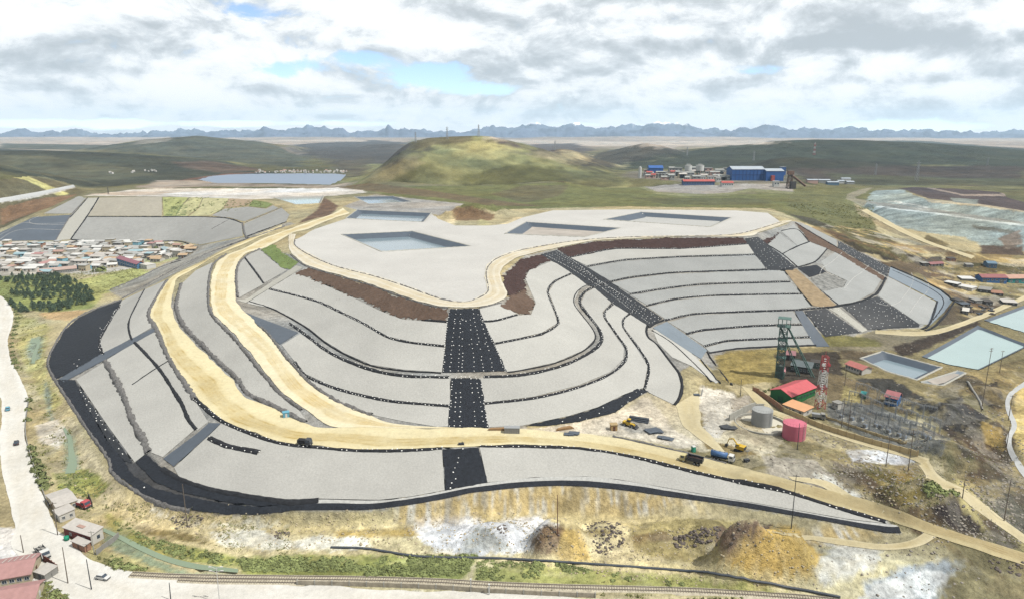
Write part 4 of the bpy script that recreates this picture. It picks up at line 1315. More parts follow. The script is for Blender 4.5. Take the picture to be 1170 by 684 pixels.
# ------------------------------------------------------------------ natural ground: colour patches
PAINT = '''
.8|176,174,168|140,343 113,352 90,363 74,377 58,405 55,418 63,434 83,464 103,494 126,527 128,540 159,563 185,576 218,583 256,588 300,588 331,583 382,583 423,583 472,577 511,570 536,564 560,561 598,557 650,555 704,559 765,567 816,574 860,581 896,587 953,597 1009,608 1030,610 1015,594 953,576 896,559 816,543 727,521 624,509 600,486 650,475 720,458 741,447 770,463 780,442 776,425 800,410 836,441 815,410 880,396 931,394 1001,377 1056,374 1090,345 1046,316 985,288 957,274 910,253 868,266 778,271 675,276 600,292 575,312 583,338 547,352 513,352 459,340 383,315 331,291 300,284 269,300 255,330 245,350 230,350 200,345 190,320 165,331
.5|92,94,98|64,434 86,434 98,450 123,486 143,514 154,528 168,517 185,534 205,546 256,561 300,569 364,571 364,575 331,583 300,588 256,588 218,583 185,576 159,563 128,540 126,527 103,494 83,464
4|208,198,158|-60,330 0,330 140,340 90,363 58,405 55,420 83,464 126,530 160,570 220,600 180,620 100,600 60,560 40,520 30,470 20,420 15,360 -60,340
2.5|206,202,140|15,355 55,372 52,400 56,430 72,460 60,470 40,440 20,400
3|162,172,108|-60,315 0,314 60,310 112,330 106,352 60,357 12,352 -60,340
3|194,196,128|80,322 160,305 172,311 160,325 120,335 108,348
2|222,190,142|45,357 100,354 80,366 50,364
2|206,196,164|90,362 120,345 140,337 190,306 200,300 208,302 160,330 110,356 80,380 62,404 60,425 54,425 50,405 66,380
1.5|168,186,166|33,388 50,382 47,408 36,416 30,404
2|170,184,166|52,430 58,450 62,490 56,480 50,450
2|162,182,162|72,490 86,500 92,535 74,541
3|226,216,182|62,470 85,480 120,535 150,575 120,575 95,545 88,500
1.5|238,234,222|40,486 66,478 80,495 66,512 46,505
2|176,182,108|60,540 100,535 125,555 110,570 70,560
4|228,216,173|120,560 200,595 330,598 510,586 600,588 700,590 800,602 950,622 1010,630 1060,640 1060,684 1060,720 500,720 200,690 120,620
3|237,220,167|300,592 420,590 510,584 600,582 740,585 800,598 800,606 700,600 560,600 420,606 300,612
2.5|250,249,235|165,575 220,600 300,594 330,600 240,600 180,588
2.5|250,249,235|238,606 290,604 330,616 340,626 290,628 250,620
2.5|250,249,235|335,618 365,612 420,614 425,625 380,630 340,628
3|250,250,250|478,590 520,588 560,596 610,590 640,600 620,625 560,636 500,630 470,608
3|250,235,182|505,640 560,636 700,636 760,644 900,660 900,668 700,650 540,646
3|188,175,125|718,600 790,592 845,595 832,640 780,642 726,632
2|245,231,186|690,622 730,640 720,645 690,640
2.5|139,120,103|820,602 850,596 880,600 884,625 866,640 836,640 815,625
3|224,192,118|852,622 888,598 912,604 945,640 930,655 890,656 815,648 830,640
2|159,144,116|610,612 640,600 662,612 656,640 615,632
2|235,207,135|640,616 668,614 674,640 640,642
2|196,198,194|545,600 560,606 590,630 520,632
3|234,230,216|950,618 1004,626 1000,650 940,668 930,655
3|188,193,193|1030,648 1080,640 1170,650 1240,660 1240,720 1000,720 985,668
2|236,234,226|1000,668 1060,650 1100,660 1060,684 980,684
2.5|170,176,106|268,640 300,634 420,634 545,634 530,662 400,662 285,662
2.5|182,184,116|545,648 620,645 760,656 900,672 900,684 700,674 540,672
2.5|172,176,106|120,584 160,610 200,622 270,636 280,650 200,640 150,626 120,606
2|168,186,160|120,600 150,618 180,640 215,652 265,655 260,662 200,658 160,644 120,622
3|218,214,159|100,625 160,640 200,662 300,666 300,672 160,664 100,645
2.5|250,250,250|-60,600 20,604 58,600 70,620 100,645 160,656 240,664 360,678 600,682 600,740 -60,740
4|157,146,109|1020,300 1170,290 1260,300 1260,740 1060,700 1100,640 1010,590 860,548 780,530 800,440 830,400 935,396 1060,380
3|222,212,184|690,470 745,448 772,465 800,450 830,470 850,480 900,500 880,520 800,516 720,500 600,498 640,484
3|238,228,208|560,492 640,486 700,474 740,452 770,490 800,506 780,512 700,496
2|240,234,220|800,440 840,450 850,470 820,500 798,495
2|194,185,170|835,455 858,450 862,475 840,480
2|173,157,102|815,406 850,400 900,398 900,436 860,440 830,436
2|202,189,151|830,440 880,436 882,452 840,450
2|82,74,64|886,402 960,402 965,440 930,446 890,438
2.5|142,126,96|945,425 1000,440 1040,470 1000,476 945,455
2|80,78,73|975,432 1020,432 1080,470 1050,470
2|185,170,117|965,440 990,452 975,470 960,460
2.5|204,190,149|880,470 940,482 1050,518 1110,535 1090,542 1000,525 900,500
2|124,123,117|945,460 1000,462 1085,500 1075,520 1000,505 945,480
2|195,187,171|870,520 930,526 975,560 990,572 950,566 880,545
1.5|250,250,250|966,514 1000,513 1052,524 1035,531 975,527
2|250,250,241|930,540 960,545 985,566 975,570 940,556
2.5|112,98,79|950,525 975,535 1010,545 1040,570 1025,590 990,560 960,545
2.5|152,135,82|990,540 1040,540 1060,560 1040,580 1010,560
2.5|102,87,67|1035,580 1060,575 1080,595 1060,620 1035,600
2.5|85,76,73|1058,575 1090,568 1130,590 1140,612 1100,615 1070,590
2.5|72,68,64|1060,470 1100,445 1140,436 1150,460 1120,490 1085,500
2.5|89,87,85|1085,458 1130,440 1125,478 1085,480
2.5|91,83,72|1090,500 1140,480 1160,500 1150,580 1110,550
2|131,126,96|1080,520 1120,525 1115,540 1080,540
3|111,109,98|1110,560 1170,540 1240,560 1240,640 1170,620
2|232,212,146|1160,440 1240,430 1240,560 1180,540 1160,500
2.5|195,183,132|1090,540 1130,580 1170,615 1240,640 1240,665 1150,636 1100,580
3|126,110,91|1000,300 1060,300 1110,330 1130,350 1110,370 1090,340 1050,312
2.5|153,135,96|1080,289 1165,287 1150,299 1085,302
2.5|161,155,134|1028,272 1060,276 1100,290 1060,286
2|70,63,54|1000,286 1045,287 1060,297 1010,298
2|92,85,76|1040,296 1075,292 1080,300 1050,304
2.5|94,91,61|1100,300 1170,302 1240,310 1240,322 1130,318
2|110,98,80|1070,372 1120,366 1160,344 1120,345 1080,350
2|152,144,122|1000,378 1060,380 1110,366 1170,340 1170,346 1120,364 1050,400 960,402 940,398
2|80,70,61|1020,396 1060,384 1118,366 1120,371 1050,402 1030,408
3|124,124,84|860,216 960,212 1000,214 1000,280 950,268 905,248 880,238
3|114,108,76|920,254 1000,262 1030,282 1040,300 990,288 950,268
2.5|75,69,55|940,262 1000,280 1010,292 980,288
4|124,126,82|385,222 420,214 560,212 700,206 720,212 760,222 900,222 900,238 860,238 714,236 630,238 560,240 480,236 430,220
3|118,112,82|560,222 600,212 650,212 640,224 600,232
3|112,112,78|720,226 800,226 880,228 880,234 760,234
3|142,118,92|515,240 535,236 566,245 560,252 520,252
2.5|238,220,178|488,254 520,250 520,258 560,266 590,272 560,262 600,250 590,248 560,262
2.5|206,198,150|548,250 560,254 556,264 546,258
2|128,104,86|370,226 388,236 378,246 360,250 340,256 362,240
3|226,218,206|95,224 150,217 240,212 330,212 400,212 420,220 380,224 330,227 280,228 200,225
2|214,196,176|100,222 150,219 200,220 200,222 150,224
3|242,238,232|180,222 260,216 380,214 400,218 320,224
3|118,112,86|-80,196 0,198 60,206 100,220 60,234 0,262 -80,262
2|206,202,140|0,192 20,196 60,214 80,222 66,224 30,206 0,200
2|146,118,92|0,238 40,228 88,222 60,236 20,250 0,258
2|216,214,206|0,228 30,224 84,213 86,215 40,226 0,232
3|214,208,196|-60,276 80,276 150,278 206,283 222,293 195,298 165,304 110,314 60,312 0,316 -60,318
2|196,200,150|165,290 200,285 222,292 195,298 165,304
3|168,181,178|1000,218 1030,217 1060,229 1118,235 1170,242 1240,247 1240,292 1170,287 1121,281 1102,271 1055,266 1017,256 984,234
2.5|160,162,156|1000,236 1026,239 1074,245 1121,252 1170,258 1240,265 1240,260 1170,254 1121,247 1074,240 1012,232 990,230
2|196,187,163|1059,228 1118,233 1170,240 1170,243 1118,236 1060,231
3|96,86,86|1010,214 1100,212 1170,212 1240,214 1240,244 1170,241 1118,233 1060,227 1030,216
1.5|151,159,154|1085,226 1118,228 1116,234 1090,231
2|168,154,142|1050,213 1060,214 1100,222 1170,222 1170,225 1100,224
2|102,88,76|1120,280 1170,282 1170,292 1120,290
2|173,160,128|976,232 990,240 1020,260 1060,275 1110,292 1102,294 1050,278 1010,262 980,244
2|168,161,137|968,222 985,216 1000,214 990,220 976,226 992,230 986,236 968,228
'''
PAINT += '''1.5|180,178,174|392,236 428,222.5 530,233 502,246 408,240
3|124,110,84|380,214 430,219.5 500,226 560,235 620,236 560,228 480,216 420,209
''' + '''1.5|178,176,168|207,275.5 228,281 280,271 330,254 338,256 300,265 251,287 229,299 205,310 190,318 165,330 140,341 123,332 160,316 185,303 200,297 214,290 222,283
''' + '''1.2|212,219,215|1000,236.5 1026,240 1074,245.6 1121,252.6 1170,258.6 1240,266 1240,263.5 1170,256.5 1121,250.5 1074,243.6 1026,238.4 1008,235
1.2|214,218,212|1012,229 1030,231 1060,236 1060,238 1030,233
2|128,128,118|1110,257 1160,263 1160,268 1115,262
2|150,136,122|1140,272 1165,262 1168,280 1150,285
''' + '''2.5|112,98,78|1005,300 1030,298 1050,310 1035,318 1015,312
2|120,112,80|1095,304 1160,306 1168,312 1110,312
2|104,94,78|1085,312 1115,313 1118,319 1090,318
2|196,168,118|1060,318 1090,322 1080,330 1062,326
2.5|126,110,86|1110,340 1160,338 1150,346 1112,348
2|100,92,82|1095,345 1135,343 1138,358 1100,360
2.5|108,104,72|965,268 1005,278 1020,290 985,284
2|176,152,112|1015,276 1050,284 1060,290 1030,287
2.5|120,108,76|1060,268 1085,280 1075,284 1050,276
2|92,88,72|900,244 930,250 960,264 925,256
2.5|130,126,82|930,380 1000,386 1010,396 940,396
2|116,104,84|960,400 1000,402 985,412 962,410
2.5|104,98,84|1080,425 1120,430 1130,445 1090,440
2.5|146,140,120|1070,445 1100,440 1095,455 1072,455
2.5|104,88,72|1100,500 1140,510 1150,530 1115,530
2|140,134,104|1100,445 1140,470 1135,480 1100,460
2|176,152,96|1120,480 1145,490 1148,515 1125,505
3|108,98,84|1120,590 1150,600 1165,630 1130,620
2|132,118,86|940,530 960,545 985,560 965,560
2.5|122,108,84|870,548 900,556 890,560 866,554
2|116,96,76|925,560 950,566 940,575 922,570
2.5|176,160,110|780,470 800,468 804,490 790,492
2.5|150,132,92|800,500 850,512 870,520 840,522 808,512
2|190,186,176|700,484 740,480 760,496 720,494
2.5|172,156,110|640,606 700,604 700,612 650,614
2|140,122,88|720,612 760,606 770,618 730,622
2.5|196,172,108|380,606 470,602 480,612 390,614
2.5|150,138,96|150,600 230,612 240,622 170,612
'''
PAINT += '''3|178,172,164|700,205 730,204 775,207.5 817,212 840,210 880,210 906,209 906,219.5 858,215.5 832,220.5 805,222 751,219.5 728,210.5 700,209
2|150,150,112|700,209 728,210.5 751,219.5 780,221 805,222 832,220.5 858,215.5 906,219.5 906,222 860,219 830,224 780,224.5 750,222 728,214
1.5|146,122,96|604,616 620,602 642,599 652,610 642,634 612,632
1.5|214,186,118|644,604 662,606 674,636 642,642 632,630
'''
FARPAINT = '''
25|147,147,104|380,222 400,201 430,181 470,160 545,153 600,164 650,178 700,196 720,212 700,216 560,226 430,222
22|109,108,70|440,200 480,185 500,195 470,210|
20|106,106,68|520,205 580,190 640,190 660,205 600,215 540,216
14|178,174,124|500,165 560,160 600,172 560,185 520,178
14|151,144,109|425,196 470,176 480,186 450,204 410,212
10|115,109,82|462,163 500,156 545,154 540,162 500,166 470,170
12|88,80,63|560,222 590,210 640,207 660,216 620,226
14|109,109,77|640,196 700,196 715,212 690,214 650,210
20|174,165,132|600,176 640,169 670,175 700,190 660,188
30|88,85,75|640,190 690,174 738,162 780,172 815,182 780,188 700,192
20|174,171,137|700,190 770,180 800,180 790,186 720,194
40|69,75,61|690,194 760,177 850,164 930,157 1050,161 1170,170 1300,180 1300,196 1100,190 960,186 840,192
25|63,64,52|830,200 882,181 953,182 1037,189 1100,194 1100,204 960,204 860,200
25|80,72,65|900,194 1000,190 1170,190 1170,212 1000,212 920,206
20|91,93,72|940,198 1100,204 1170,204 1240,204 1240,212 1030,212 960,210
30|75,77,63|-300,166 0,170 154,176 256,184 320,200 225,206 100,215 0,196 -300,190
14|110,94,81|195,186 240,184 300,194 260,198 220,194
18|99,99,79|-60,176 40,178 120,186 180,200 100,208 20,196
30|96,99,85|0,164 123,166 226,154 300,162 357,180 340,192 256,184 130,172 0,170
14|146,142,131|150,166 164,159 200,158 190,162
14|140,134,125|318,168 335,168 356,178 340,178
60|88,86,83|330,166 420,160 500,166 480,182 400,190 360,182
60|206,194,180|260,156 420,156 420,162 300,162
60|206,194,180|560,158 840,158 900,164 760,168 620,166
50|100,92,88|560,166 660,164 680,172 620,178
40|104,99,85|380,186 430,180 420,196 396,204
12|181,167,151|180,206 225,206 280,210 380,212 400,208 404,216 330,214 240,213 150,217
8|132,100,85|200,207 225,203 262,198 300,197 260,200 230,205
16|138,132,118|716,203 760,206 817,212 878,210 905,209 905,196 840,193 716,196
'''  # dark right ridge: cloud shadow painted in along with its vegetation colour


def paint(X, Y, base, text, tmax, t0=150.0, nscale=1.0):
    C = base.copy()
    for ln in text.strip().split('\n'):
        f = ln.split('|')
        fe, col, s = float(f[0]), np.array(alb([float(v) for v in f[1].split(',')])), f[2]
        if nscale == 1.0 and np.mean([q[1] for q in P(s)]) > 440:
            fe *= .6
        p = densify(P(s) + [P(s)[0]], 12)
        q = cast(p[:, 0], p[:, 1], tmax, t0)
        m = fe * 3.0
        bb = (X > q[:, 0].min() - m) & (X < q[:, 0].max() + m) & (Y > q[:, 1].min() - m) & (Y < q[:, 1].max() + m)
        if not bb.any():
            continue
        xs, ys = X[bb], Y[bb]
        acc = np.zeros(xs.shape)
        for k in range(3):
            a = fe * (2.2, 1.2, .7)[k]
            jx = (fbm(xs, ys, fe * 3.2, 4, 11 + k) - .5) * 2 * a + (fbm(xs, ys, fe * .9, 3, 31 + k) - .5) * fe * 1.5
            jy = (fbm(xs, ys, fe * 3.2, 4, 51 + k) - .5) * 2 * a + (fbm(xs, ys, fe * .9, 3, 71 + k) - .5) * fe * 1.5
            acc += inpoly(xs + jx, ys + jy, q)
        w = (acc / 3)[:, None]
        C[bb] = C[bb] * (1 - w) + col * w
    return C


def variegate(X, Y, C, s=1.0):
    """patches of slightly different soil: warm, pale and dark"""
    a = fbm(X, Y, 30 * s, 5, 101) - .5
    b = fbm(X, Y, 7 * s, 5, 121) - .5
    c = fbm(X, Y, 55 * s, 4, 141) - .5
    f = (1.0 + a * .45 + b * .7)[:, None]
    warm = np.array([.12, 0.0, -.16])
    return np.clip(C * f * (1 + c[:, None] * 2.0 * warm), .012, .8)


bank = cast(*np.array(P('470,584 510,580 580,572 650,567 720,573 780,582 860,594 960,612 1020,620')).T)
dq = cast(*np.array(P('984,234 1000,222 1030,217 1060,229 1118,235 1170,242 1240,247 1240,292 1170,287 1121,281 1102,271 1055,266 1017,256')).T)


YARD = cast(*np.array(P('920,262 960,258 1000,264 1060,280 1120,292 1240,296 1240,350 1170,340 1100,372 1060,312 1000,285')).T)
SLOPE = cast(*np.array(P('820,470 900,490 1000,470 1085,430 1170,410 1240,440 1240,700 1100,640 1000,590 860,548')).T)
FRONT = cast(*np.array(P('110,570 200,602 420,600 600,590 720,594 860,610 1010,630 1240,670 1240,720 900,690 560,650 300,640 200,625')).T)
VALLEY = cast(*np.array(P('-60,335 50,356 60,420 120,560 220,640 100,630 30,470')).T)


def mottle(C, x, y, poly, sc, st, sx=1.0):
    m = inpoly(x, y, poly)
    if not m.any():
        return C
    xs, ys = x[m], y[m]
    n = fbm(xs, ys * sx, sc, 5, 411)
    n2 = fbm(xs, ys * sx, sc * .35, 4, 431)
    v = n * .6 + n2 * .4
    c = C[m]
    for col, a, b, k in (((92, 88, 60), .47, .37, .75), ((222, 200, 142), .53, .62, .7), ((122, 96, 72), .0, .0, .0)):
        if k:
            w = smooth((v - a) / (b - a))[:, None] * k * st
            c = c * (1 - w) + np.array(alb(col)) * w
    n3 = fbm(xs, ys * sx, sc * .8, 4, 451)
    w = smooth((n3 - .58) / .08)[:, None] * .6 * st
    c = c * (1 - w) + np.array(alb((118, 92, 70))) * w
    w = smooth((.42 - n3) / .06)[:, None] * .45 * st
    c = c * (1 - w) + np.array(alb((226, 220, 204))) * w
    C[m] = c
    return C


def earth_cols(gx, gy, rm):
    base = np.tile(np.array(alb((196, 184, 146))), (len(gx), 1))
    far_ = smooth((gy - 780) / 160)[:, None]
    base = base * (1 - far_) + np.array(alb((136, 132, 102))) * far_
    GC = paint(gx, gy, base, PAINT, 1300)
    for poly, sc, st, sx in ((YARD, 26, .95, 1.6), (SLOPE, 11, .42, 1.0), (FRONT, 7, .24, 1.6), (VALLEY, 9, .4, 1.0)):
        GC = mottle(GC, gx, gy, poly, sc, st, sx)
    GC = variegate(gx, gy, GC)
    GC = GC * (1 + .14 * inpoly(gx, gy, FRONT)[:, None])
    # gullied bank under the toe channel: ochre and white streaks down the cut
    db = polydist(gx, gy, bank, False)
    wb = smooth(1.25 - db / 6.5) * (1 - rm)
    t = fbm(gx, gy * .12, 1.3, 4, 77)
    st = np.array(alb((228, 202, 142)))[None] * (1 - smooth((t - .45) / .2))[:, None] + np.array(alb((238, 236, 228)))[None] * smooth((t - .45) / .2)[:, None]
    tt = smooth((fbm(gx, gy * .12, 3.1, 3, 79) - .48) / .12)[:, None]
    st = st * (1 - tt * .6) + np.array(alb((150, 130, 86)))[None] * tt * .6
    GC = GC * (1 - wb[:, None] * .7) + st * wb[:, None] * .7
    # tipping gullies down the face of the stepped dump
    w_ = inpoly(gx, gy, dq)[:, None] * 1.0
    g_ = (fbm(gx * .10, gy + gx * .2, 4.0, 4, 177) - .5)[:, None]
    return np.clip(GC * (1 + w_ * g_ * 1.1), .012, .8)


# ground relief: small roughness away from lined and built areas
er = COVER.copy()
er[1:-1, 1:-1] = COVER[1:-1, 1:-1] & COVER[:-2, 1:-1] & COVER[2:, 1:-1] & COVER[1:-1, :-2] & COVER[1:-1, 2:]
ZG = HG - np.where(er, .9, 0)
di = COVER.copy()
for _ in range(2):
    di[1:-1, 1:-1] |= di[:-2, 1:-1] | di[2:, 1:-1] | di[1:-1, :-2] | di[1:-1, 2:]
wbg = smooth(1.25 - polydist(GXX, GYY, bank, False) / 7.5)
rg = (fbm(GXX, GYY, 7, 4, 201) - .5) * .9 + (fbm(GXX, GYY * .2, 7, 3, 203) - .5) * 2.0 * wbg + (fbm(GXX, GYY, 24, 4, 205) - .5) * 1.6 * smooth((GXX - 60) / 80)
rg = rg + np.where(inpoly(GXX, GYY, dq), (fbm(GXX * .1, GYY + GXX * .2, 7, 3, 207) - .5) * 4.0, 0)
HG = HG + np.where(di, 0, rg + (fbm(GXX, GYY, 3.6, 3, 221) - .5) * 1.5 * rough_mask)
ZG = np.where(di, ZG, HG)
JF = 150                                           # finer mesh in the foreground
gx, gy = GXX[JF:].ravel(), GYY[JF:].ravel()
V1 = np.column_stack([gx, gy, ZG[JF:].ravel()])
F1 = grid_faces(NX, NY - JF)
C1 = earth_cols(gx, gy, rough_mask[JF:].ravel())
fx_ = GX0 + STEP * .5 * np.arange(NX * 2 - 1)
fy_ = GY0 + STEP * .5 * np.arange(JF * 2 + 1)
k0, k1 = int((-330 - GX0) / (STEP * .5)) // 2 * 2, int((330 - GX0) / (STEP * .5)) // 2 * 2
FX, FY = np.meshgrid(fx_[k0:k1 + 1], fy_)
zf = hz(FX, FY, ZG)
free = 1 - hz(FX, FY, di.astype(float))
free = np.clip(free * 2 - 1, 0, 1) * smooth((FY.max() - FY) / 12)
zf = zf + ((fbm(FX, FY, 3.2, 3, 231) - .5) * .75 + (.5 - 2 * np.abs(fbm(FX, FY, 5, 3, 233) - .5)) * .35) * free
C2 = earth_cols(FX.ravel(), FY.ravel(), hz(FX, FY, rough_mask).ravel())
cr_ = (fbm(FX, FY, 2.2, 3, 235) - .5).ravel()
C2 = np.clip(C2 * (1 + cr_ * .7 * free.ravel())[:, None], .012, .8)
V2 = np.column_stack([FX.ravel(), FY.ravel(), zf.ravel()])
F2 = grid_faces(FX.shape[1], FX.shape[0]) + len(V1)
ground = link('ground', mesh_np('ground', np.vstack([V1, V2]), np.vstack([F1, F2]), np.vstack([C1, C2])), M_earth)
ground['kind'] = 'structure'

# ------------------------------------------------------------------ far country
def far_mesh():
    ys = [60.0]
    while ys[-1] < 16000:
        y = ys[-1]
        ys.append(y + max(7.0, (y / 900) ** 1.25 * 6.0))
    ys = np.array(ys)
    nu = 560
    us = np.linspace(-1.12, 1.12, nu)
    Y = np.repeat(ys, nu).reshape(len(ys), nu)
    X = us[None, :] * (Y + 380)
    Z = farz2(X, Y)
    ins = (X > GX0 + 12) & (X < GX1 - 12) & (Y > GY0 - 200) & (Y < GY1 - 12)
    xi, yi = X.ravel(), Y.ravel()
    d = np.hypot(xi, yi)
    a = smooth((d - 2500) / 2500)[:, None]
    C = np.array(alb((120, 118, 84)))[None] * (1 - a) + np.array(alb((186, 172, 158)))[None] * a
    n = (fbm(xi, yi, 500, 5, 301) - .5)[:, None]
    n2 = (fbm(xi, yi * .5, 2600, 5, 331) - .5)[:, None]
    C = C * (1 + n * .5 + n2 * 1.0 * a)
    near = (d < 7000)
    C[near] = paint(xi[near], yi[near], C[near], FARPAINT, 7000, 600, 2.0)
    v = (fbm(xi, yi, 90, 5, 351) - .5)[:, None]
    v2 = (fbm(xi, yi, 28, 4, 371) - .5)[:, None]
    v3 = (fbm(xi, yi, 14, 4, 391) - .5)[:, None] * (1 - smooth((d - 2000) / 2000)[:, None])
    wm = (fbm(xi, yi, 60, 4, 397) - .5)[:, None]
    C = np.clip(C * (1 + v * 1.0 + v2 * .9 + v3 * .8) * (1 + wm * np.array([.35, .05, -.25])), .012, .7)
    Z = np.where(ins, np.minimum(Z, hz(X, Y)) - 6, Z)
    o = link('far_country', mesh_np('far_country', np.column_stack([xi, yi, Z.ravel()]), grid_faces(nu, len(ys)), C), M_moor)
    o['kind'] = 'structure'


far_mesh()


def mountains(name, Y0, sil, seed, amp, depth, snow):
    """a jagged range standing on the far plain"""
    pts = P(sil)
    px = np.array([p[0] for p in pts])
    py = np.array([p[1] for p in pts])
    n, m = 1400, 34
    u = np.linspace(-420, 1590, n)
    top = np.interp(u, px, py)
    x, f, v = rayv(u, top)
    d = Y0 / f
    ridge_x, ridge_z = x * d, CAMZ - v * d
    j = (fbm(ridge_x, ridge_x * 0, 900, 5, seed) - .5) * amp * 1.9 - amp * .35 + (.5 - 2 * np.abs(fbm(ridge_x, ridge_x * 0 + 9, 300, 5, seed + 9) - .5)) * amp * .9
    ridge_z = np.maximum(ridge_z + j, 40)
    rows = []
    cols = []
    for k in range(m):
        t = k / (m - 1)
        s = t * 2 - 1                                     # -1 front foot, 0 crest, 1 back foot
        yy = Y0 + s * depth + (fbm(ridge_x, ridge_x * 0 + s * 600, 500, 4, seed + 3) - .5) * depth * .7
        sx = ridge_x * (1 + (yy - Y0) / Y0)
        h = (1 - abs(s)) ** 1.15
        spur = (fbm(ridge_x, np.full(n, s * 900.0), 260, 5, seed + 5) - .5) * 260 * (1 - h * .8) * (abs(s) < .98)
        z = 20 + (ridge_z - 20) * h + spur * np.minimum(h * 3, 1)
        rows.append(np.column_stack([sx, yy, z]))
        c = np.array(alb((112, 126, 152)))[None] * (1 + (fbm(sx, yy, 300, 4, seed + 7) - .5)[:, None] * .9)  # rock colour with the blue of distant haze painted in
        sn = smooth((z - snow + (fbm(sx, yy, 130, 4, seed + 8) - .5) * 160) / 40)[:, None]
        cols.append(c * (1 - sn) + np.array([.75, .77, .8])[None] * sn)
    V = np.vstack(rows)
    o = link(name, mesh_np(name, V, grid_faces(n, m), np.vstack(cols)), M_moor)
    o['kind'] = 'structure'


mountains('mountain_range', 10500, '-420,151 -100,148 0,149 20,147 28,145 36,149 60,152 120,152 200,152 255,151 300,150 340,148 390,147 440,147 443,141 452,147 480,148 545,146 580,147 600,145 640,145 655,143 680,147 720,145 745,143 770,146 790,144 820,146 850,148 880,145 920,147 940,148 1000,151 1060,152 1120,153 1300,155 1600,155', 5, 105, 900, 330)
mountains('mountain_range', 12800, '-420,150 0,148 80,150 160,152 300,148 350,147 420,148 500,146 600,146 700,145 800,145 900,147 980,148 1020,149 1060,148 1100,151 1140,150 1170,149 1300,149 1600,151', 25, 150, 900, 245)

# ------------------------------------------------------------------ builders for single things
class MB:
    def __init__(s):
        s.v, s.f, s.m = [], [], []

    def add(s, V, F, mi=0):
        k = len(s.v)
        s.v += [tuple(p) for p in V]
        s.f += [tuple(i + k for i in f) for f in F]
        s.m += [mi] * len(F)
        return s

    def box(s, cx, cy, cz, sx, sy, sz, rz=0.0, mi=0, taper=1.0):
        c, n = math.cos(rz), math.sin(rz)
        V = []
        for z, t in ((-.5, 1), (.5, taper)):
            for x, y in ((-.5, -.5), (.5, -.5), (.5, .5), (-.5, .5)):
                x, y = x * sx * t, y * sy * t
                V.append((cx + x * c - y * n, cy + x * n + y * c, cz + z * sz))
        return s.add(V, [(0, 3, 2, 1), (4, 5, 6, 7), (0, 1, 5, 4), (1, 2, 6, 5), (2, 3, 7, 6), (3, 0, 4, 7)], mi)

    def cyl(s, a, b, r0, r1=None, n=8, mi=0, cap=True):
        a, b = Vector(a), Vector(b)
        r1 = r0 if r1 is None else r1
        d = (b - a).normalized()
        u = d.orthogonal().normalized()
        w = d.cross(u)
        V = []
        for p, r in ((a, r0), (b, r1)):
            for i in range(n):
                t = 2 * math.pi * i / n
                V.append(p + u * math.cos(t) * r + w * math.sin(t) * r)
        F = [(i, (i + 1) % n, n + (i + 1) % n, n + i) for i in range(n)]
        if cap:
            F += [tuple(range(n - 1, -1, -1)), tuple(range(n, 2 * n))]
        return s.add(V, F, mi)

    def prism(s, poly, x0, x1, mi=0):
        """profile in (y, z) swept along x"""
        n = len(poly)
        V = [(x0, y, z) for y, z in poly] + [(x1, y, z) for y, z in poly]
        F = [(i, n + i, n + (i + 1) % n, (i + 1) % n) for i in range(n)] + [tuple(range(n)), tuple(range(2 * n - 1, n - 1, -1))]
        return s.add(V, F, mi)

    def mesh(s, name, mats=None, smooth_=False):
        me = bpy.data.meshes.new(name)
        me.from_pydata(s.v, [], s.f)
        me.polygons.foreach_set('material_index', s.m)
        if smooth_:
            me.polygons.foreach_set('use_smooth', [True] * len(s.f))
        bm = bmesh.new()
        bm.from_mesh(me)
        bmesh.ops.recalc_face_normals(bm, faces=bm.faces)
        bm.to_mesh(me)
        bm.free()
        for m in (mats if isinstance(mats, (list, tuple)) else [mats]) if mats else []:
            me.materials.append(m)
        return me

    def build(s, name, mats, parent=None, smooth_=False):
        return link(name, s.mesh(name, mats, smooth_), None, parent)


def empty(name, label, cat, loc, rz=0.0, group=None, sc=1.0):
    o = bpy.data.objects.new(name, None)
    o.empty_display_size = .5
    COL.objects.link(o)
    o.location = loc
    o.rotation_euler = (0, 0, rz)
    o.scale = (sc, sc, sc)
    return tag(o, label, cat, group)


KIDS = {}


def copy_tree(o, loc, rz=0.0, label=None, sc=1.0, group=None):
    c = o.copy()
    COL.objects.link(c)
    c.location = loc
    c.rotation_euler = (0, 0, rz)
    c.scale = (sc, sc, sc) if not isinstance(sc, tuple) else sc
    if label:
        c['label'] = label
    if group:
        c['group'] = group
    if o.name not in KIDS:
        KIDS[o.name] = [(k, list(k.children)) for k in o.children]
    for ch, gs in KIDS[o.name]:
        k = ch.copy()
        COL.objects.link(k)
        k.parent = c
        for g in gs:
            h = g.copy()
            COL.objects.link(h)
            h.parent = k
    return c


C = pmat
M_white = C('white_paint', (240, 240, 236), .7, .06, .6)
M_white2 = C('white_wall', (232, 228, 218), .9, .08, .7)
M_cream = C('cream_wall', (226, 212, 182), .9, .1, .7)
M_redwall = C('red_wall', (150, 82, 76), .9, .15, .7)
M_tin = C('tin_roof', (214, 208, 200), .55, .12, .8, .03, 3, .35, rnd=.05, stripes=(1.4, .05, .3, 'X'))
M_rust = C('rust_roof', (200, 164, 150), .7, .15, .6, .03, 3, .2, rnd=.06, stripes=(1.4, .06, .3, 'X'))
M_maroon = C('maroon_roof', (196, 152, 148), .7, .14, .5, .03, 3, .2, stripes=(1.6, .08, .4, 'X'))
M_redroof = C('red_roof', (224, 104, 110), .55, .1, .5, .03, 3, .25, stripes=(1.2, .05, .2, 'X'))
M_orange = C('orange_roof', (244, 186, 138), .7, .08, .5)
M_grn = C('green_wall', (52, 128, 72), .7, .08, .6)
M_bluew = C('blue_wall', (78, 128, 190), .6, .1, .3, rnd=.05, stripes=(.5, .06, .1, 'X'))
M_bluel = C('light_blue_wall', (150, 205, 222), .8, .08, .6)
